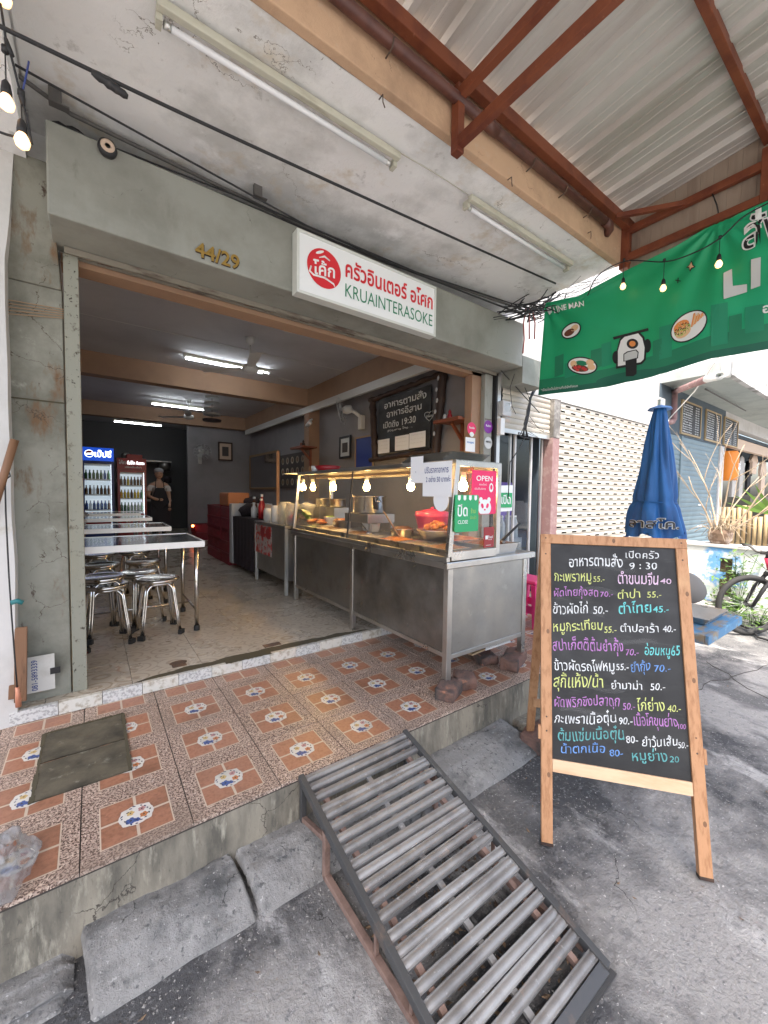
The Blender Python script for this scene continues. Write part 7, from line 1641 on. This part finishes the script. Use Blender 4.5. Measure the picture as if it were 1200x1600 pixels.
def leaves(name, lab, c, rad, n_, m_, cat='plant', long_=False):
    r = thing(name, lab, cat, tuple(c)); st = MB(); c = Vector(c)
    rg = random.Random(n_); b = MB()
    for k in range(n_):
        p = c+Vector((rg.gauss(0, rad[0]), rg.gauss(0, rad[1]), abs(rg.gauss(0, rad[2])))) ; a = rg.uniform(0, 6.28); s_ = rg.uniform(.02, .05); t_ = Vector((math.cos(a), math.sin(a), rg.uniform(-.4, .6))).normalized(); w_ = t_.cross(Vector((rg.uniform(-.3, .3), 0, 1))).normalized()
        b.quad([p, p+t_*s_+w_*s_*.4, p+t_*s_*2, p+t_*s_-w_*s_*.4])
        if k % 12 == 0: st.tube([c+Vector((0, 0, -.02)), (c+p)/2+Vector((0, 0, .05)), p], .004, 4)
    b.build('foliage', m_, r); st.build('stem', 'leaf', r)
    return r
leaves('climbing_weed', 'bright green leafy weed growing between the bicycle wheel and the wall', at(1152, 955, z=.05), (.16, .16, .26), 380, 'leaf_light')
leaves('climbing_weed', 'green creeper hanging down the low wall behind the handlebar', at(1150, 905, x=7.2), (.05, .1, .16), 160, 'leaf')
leaves('garden_weed', 'green weeds under the red bicycle frame', at(1185, 975, z=.02), (.22, .25, .1), 260, 'leaf_light')
r = thing('palm_plant', 'spiky green palm leaves poking in at the right edge', 'plant', tuple(at(1205, 800, x=8.0)))
for k in range(9):
    c_ = at(1208, 805, x=8.0); a = R(100+k*14); dv = Vector((-.1, .55*math.cos(R(20+16*k)), .5*math.sin(R(20+16*k))))
    sd = Vector((0, -dv.z, dv.y)).normalized()
    MB().quad([c_, c_+dv*.4+sd*.03, c_+dv, c_+dv*.4-sd*.03]).build('leaf', 'leaf_light', r)
# rubble / rocks near the wall
for k, (u, v, s_) in enumerate(((1148, 935, .16), (1140, 948, .12), (1160, 940, .13))):
    q = at(u, v, z=.05); o = MB().blob((q.x+.3, q.y+.1, .06), s_, sub=3, amp=.8, sc=(1.2, 1, .6), seed=k*5).build('rock', 'cable_grey'); T(o, ['largest grey rock behind the bicycle wheel', 'smaller grey rock left of the bicycle wheel', 'grey rock half hidden by weeds behind the wheel'][k], 'rock')
# menu boards on slate wall
for k, (p0, p1) in enumerate((((1061, 669), (1094, 628)), ((1099, 680), (1125, 638)), ((1128, 689), (1152, 647)))):
    a = at(*p0, y=2.9); b_ = at(*p1, y=2.9); za = 2.72; zb = 3.36
    x0, x1 = a.x, b_.x
    r = thing('chalk_menu', ['left chalk menu board with pale frame high on the slate wall', 'middle chalk menu board with pale frame high on the slate wall', 'right chalk menu board with pale frame high on the slate wall'][k], 'menu board', (x0, 2.9, za), 'chalk menus on the slate wall')
    MB().box(x0+.03, x1-.03, 2.868, 2.878, za+.03, zb-.03).build('board', 'chalkboard', r)
    for q_ in ((x0, x1, za, za+.03), (x0, x1, zb-.03, zb), (x0, x0+.03, za+.0301, zb-.0301), (x1-.03, x1, za+.0301, zb-.0301)): MB().box(q_[0], q_[1], 2.86, 2.889, q_[2], q_[3]).build('frame', 'bamboo', r)
    b = MB(); n_ = 12
    words = ['Latte', 'Mocha', 'Green tea', 'Cocoa', 'Milk', 'Americano', 'Espresso', 'Thai tea', 'Soda', 'Lemon', 'Honey', 'Matcha']
    for q_ in range(n_):
        z = zb-.085-.046*q_; add_text(b, words[(q_+k*5) % 12], plane_fn((x0+.08, 2.866, z), fx, fz, fn_), (x1-x0)*.45, .026, off=.02); add_text(b, '%d %d' % (45+5*(q_ % 4), 55+5*(q_ % 3)), plane_fn((x0+(x1-x0)*.68, 2.866, z), fx, fz, fn_), (x1-x0)*.2, .024, off=.02)
    b.build('menu_line', 'chalk_white', r)
# pipes on neighbour slab
r = thing('drain_pipe', 'pale pink and white drain pipe running under the neighbouring slab', 'pipe', (7.8, 2.5, 3))
q1, q2, q3, q4, q5 = at(1134, 560, y=1.56), at(1134, 588, y=1.56), at(1105, 592, y=1.9), at(1054, 612, y=2.86), at(1053, 655, y=2.86)
MB().tube([q1+Vector((0, 0, .15)), q1, q2, q2+Vector((-.08, .04, -.0)), q3], .05, 12).build('pipe', 'plastic_white', r); MB().tube([q3, q4, q4-Vector((0, 0, .06)), q5, q5+Vector((-.06, 0, -.05)), q5+Vector((-.3, .03, -.1))], .05, 12).build('pipe', 'post_pink', r)
cable('wire', 'thin pale wire swinging from the drain pipe across the menu wall', [at(1125, 555, y=1.7), at(1085, 612, y=2.3), at(1045, 655, y=2.8), at(1036, 690, y=2.8)], .008, 'plastic_white')
cable('wire', 'dark wire along the underside of the grey slab', [at(1102, 608, y=2.5), at(1165, 642, y=2.5)], .012, 'cable_grey')
# open shop contents
r = thing('paper_lantern', 'glowing orange cylindrical lantern hanging at the open shop', 'lantern', (12.3, 3.2, 2)); q = at(1137, 728, y=3.0)
MB().lathe([(.0, -.36), (.18, -.35), (.21, -.28), (.21, .28), (.18, .35), (0, .36)], q, 20).build('shade', 'lantern', r); b = MB(); add_text(b, 'บาร์', plane_fn(q+Vector((-.1, -.22, -.1)), fx, fz, fn_), .2, .2, off=.02); b.build('lettering', 'print_white', r)
def shirt(u, v, w_, h_, m_, lab, yy=3.2):
    q = at(u, v, y=yy); r = thing('hanging_shirt', lab, 'shirt', tuple(q), 'clothes hanging in the open shop')
    pts = [(-.5, 0), (-.85, -.25), (-.7, -.42), (-.5, -.3), (-.5, -1), (.5, -1), (.5, -.3), (.7, -.42), (.85, -.25), (.5, 0), (.18, .04), (0, -.04), (-.18, .04)]
    b = MB(); f0 = [b.b.verts.new((q.x+x*w_/2+.0, q.y-.03+.02*math.sin(x*7), q.z+y*h_)) for x, y in pts]; f1 = [b.b.verts.new((q.x+x*w_/2, q.y+.04, q.z+y*h_)) for x, y in pts]
    b.b.faces.new(f0); b.b.faces.new(f1[::-1])
    for i in range(len(pts)): b.b.faces.new((f0[i-1], f0[i], f1[i], f1[i-1]))
    b.build('cloth', m_, r); MB().tube([q+Vector((0, 0, 0)), q+Vector((0, 0, .12)), q+Vector((.03, 0, .15))], .008, 5).build('hanger', 'black', r)
shirt(1147, 712, .55, 1.1, 'cloth_white', 'pale grey shirt hanging beside the orange lantern'); shirt(1158, 715, .6, 1.15, 'cloth_white', 'second pale shirt with small print hanging in the open shop', 3.3)
shirt(1170, 722, .6, 1.0, 'cloth_black', 'black shirt hanging between the pale and the beige clothes', 3.4); shirt(1178, 712, .8, .55, 'cloth_beige', 'beige jacket hanging above the black shirt', 3.25); shirt(1192, 722, .8, 1.1, 'cloth_beige', 'brownish coat hanging at the right end of the clothes rail', 3.25)
q0 = at(1130, 700, y=3.3); o = MB().tube([(q0.x, 3.3, at(1150, 703, y=3.3).z), (q0.x+7, 3.3, at(1150, 703, y=3.3).z)], .02, 6).build('clothes_rail', 'cable_grey'); T(o, 'grey rail carrying the clothes in the open shop', 'rail')
for k, (u, v) in enumerate(((1166, 699), (1182, 702), (1196, 706))):
    q = at(u, v, y=3.6); r = thing('ceiling_lamp', ['left round white lamp inside the open shop', 'middle round white lamp inside the open shop', 'right round white lamp inside the open shop'][k], 'lamp', tuple(q), 'lamps in the open shop'); MB().lathe([(0, 0), (.18, 0), (.16, .05), (0, .06)], q, 16).build('diffuser', 'fridge_glow', r); MB().tube([q+Vector((0, 0, .05)), q+Vector((0, 0, .3))], .01, 5).build('cord', 'black', r)
# ================================================================== LEFT CLUTTER
yl = 2.74
r = thing('tool_pole', 'brown wooden tool handle leaning against the white wall edge', 'tool', tuple(at(12, 740, y=yl)))
MB().tube([at(-14, 810, y=yl), at(23, 687, y=yl)], [.016, .018], 10).build('handle', 'stick_wood', r)
r = thing('steel_hook', 'long thin black steel hook rod with a copper end leaning by the pillar', 'hook', tuple(at(16, 900, y=yl)))
MB().tube([at(4, 739, y=yl), at(15, 739, y=yl), at(16, 744, y=yl), at(8, 750, y=yl), at(9, 800, y=yl), at(14, 900, y=yl), at(18, 960, y=yl), at(24, 1040, y=yl-.02), at(27, 1075, y=yl-.03)], .0038, 6).build('rod', 'black', r)
MB().tube([at(27, 1074, y=yl-.03), at(27.5, 1082, y=yl-.03), at(28, 1084, y=yl-.03), at(29, 1104, y=yl-.03)], [.009, .009, .011, .013], 12).build('copper_end', 'copper', r)
o = MB().tube([at(17, 942, y=yl-.02), at(27, 939, y=yl-.02), at(36, 942, y=yl-.02)], [.012, .013, .012], 8).build('teal_clip', 'teal_clip'); T(o, 'dark teal plastic clip on the hook rod', 'clip')
for k, (p0, p1, w_, lab) in enumerate((((32, 1096), (33, 980), .05, 'nearer rough brown wooden plank leaning by the pillar foot'), ((20, 1092), (24, 1000), .035, 'further brown wooden plank behind the first at the pillar foot'))):
    a, b_ = at(*p0, y=yl+.03+.03*k), at(*p1, y=yl+.07+.03*k); o = MB().bar(a, b_, w_, .02, up=(0, -1, 0)).build('plank', 'stick_wood', bev=.003); T(o, lab, 'plank')
cc = at(40, 1085, y=2.86); r = card('phone_notice', 'old white paper with a handwritten phone number taped to the pillar foot', 'notice', cc, fx, fz, .125, .20, 'paper_old', [('.', .5, .05, .01, None, 'paper_old')], fn_, .002)
b = MB()
def fnp(x, y): return Vector((cc.x+.052-y, cc.y-.004, cc.z+.01+x))
add_text(b, '081-5893339', fnp, .17, .026, off=.01); b.build('lettering', 'ink_blue', r)
MB().box(cc.x+.105, cc.x+.15, cc.y-.006, cc.y-.003, cc.z+.085, cc.z+.12).build('tape', 'black', r)
q = at(12, 1350, z=PZ+.03)
def bag(u, v):
    a = 2*math.pi*u; ph = math.pi*v*.52; rr_ = .11*(1+.3*noise.noise(Vector((math.cos(a)*2, math.sin(a)*2, v*3)))+.10*noise.noise(Vector((math.cos(a)*7, math.sin(a)*7, v*9))))
    return (q.x-.02+rr_*math.cos(a)*math.sin(ph+.02)*.75, q.y+rr_*math.sin(a)*math.sin(ph+.02)*1.3, PZ+.012+.085*math.cos(ph)*(1+.4*noise.noise(Vector((u*9, v*9, 1)))))
o = MB().grid(bag, 48, 24).build('plastic_bag', 'plastic_clear'); T(o, 'crumpled translucent plastic bag lying on the porch tiles at lower left', 'plastic bag')

# grit, pebbles and dry leaves gathered on the street
rg = random.Random(21)
b = MB()
for k in range(1500):
    if k % 3 == 0: x, y = rg.uniform(-.3, 4), 1.33-abs(rg.gauss(0, .06))
    else: x, y = rg.uniform(-.3, 6), rg.uniform(-.2, 1.3)
    s_ = rg.uniform(.0012, .0038)*(1 if k % 9 else 1.8); z = street_z(x, y)+s_*.3; a = rg.uniform(0, 6.28)
    p = [Vector((x+s_*math.cos(a+q*1.571)*rg.uniform(.7, 1.2), y+s_*math.sin(a+q*1.571)*rg.uniform(.7, 1.2), z-s_*.3)) for q in range(4)]; t_ = Vector((x, y, z+s_*.7))
    vs = [b.b.verts.new(q) for q in p]; tv = b.b.verts.new(t_)
    for q in range(4): b.b.faces.new((vs[q], vs[(q+1) % 4], tv))
o = b.build('grit', 'grit'); o['kind'] = 'stuff'; T(o, 'loose grit and tiny stones scattered over the street and along the kerb', 'grit')
b = MB()
for k in range(90):
    x, y = (rg.uniform(-.2, 3.8), 1.30-abs(rg.gauss(0, .08))) if k % 2 else (rg.uniform(0, 4.5), rg.uniform(0, 1.3)); s_ = rg.uniform(.005, .013); a = rg.uniform(0, 6.28); z = street_z(x, y)+.003
    b.quad([(x+s_*math.cos(a), y+s_*math.sin(a), z+rg.uniform(0, .006)), (x-s_*.4*math.sin(a), y+s_*.4*math.cos(a), z), (x-s_*math.cos(a), y-s_*math.sin(a), z+rg.uniform(0, .006)), (x+s_*.4*math.sin(a), y-s_*.4*math.cos(a), z)])
o = b.build('dry_leaves', 'debris'); o['kind'] = 'stuff'; T(o, 'scattered small dry leaf bits on the street', 'leaves')
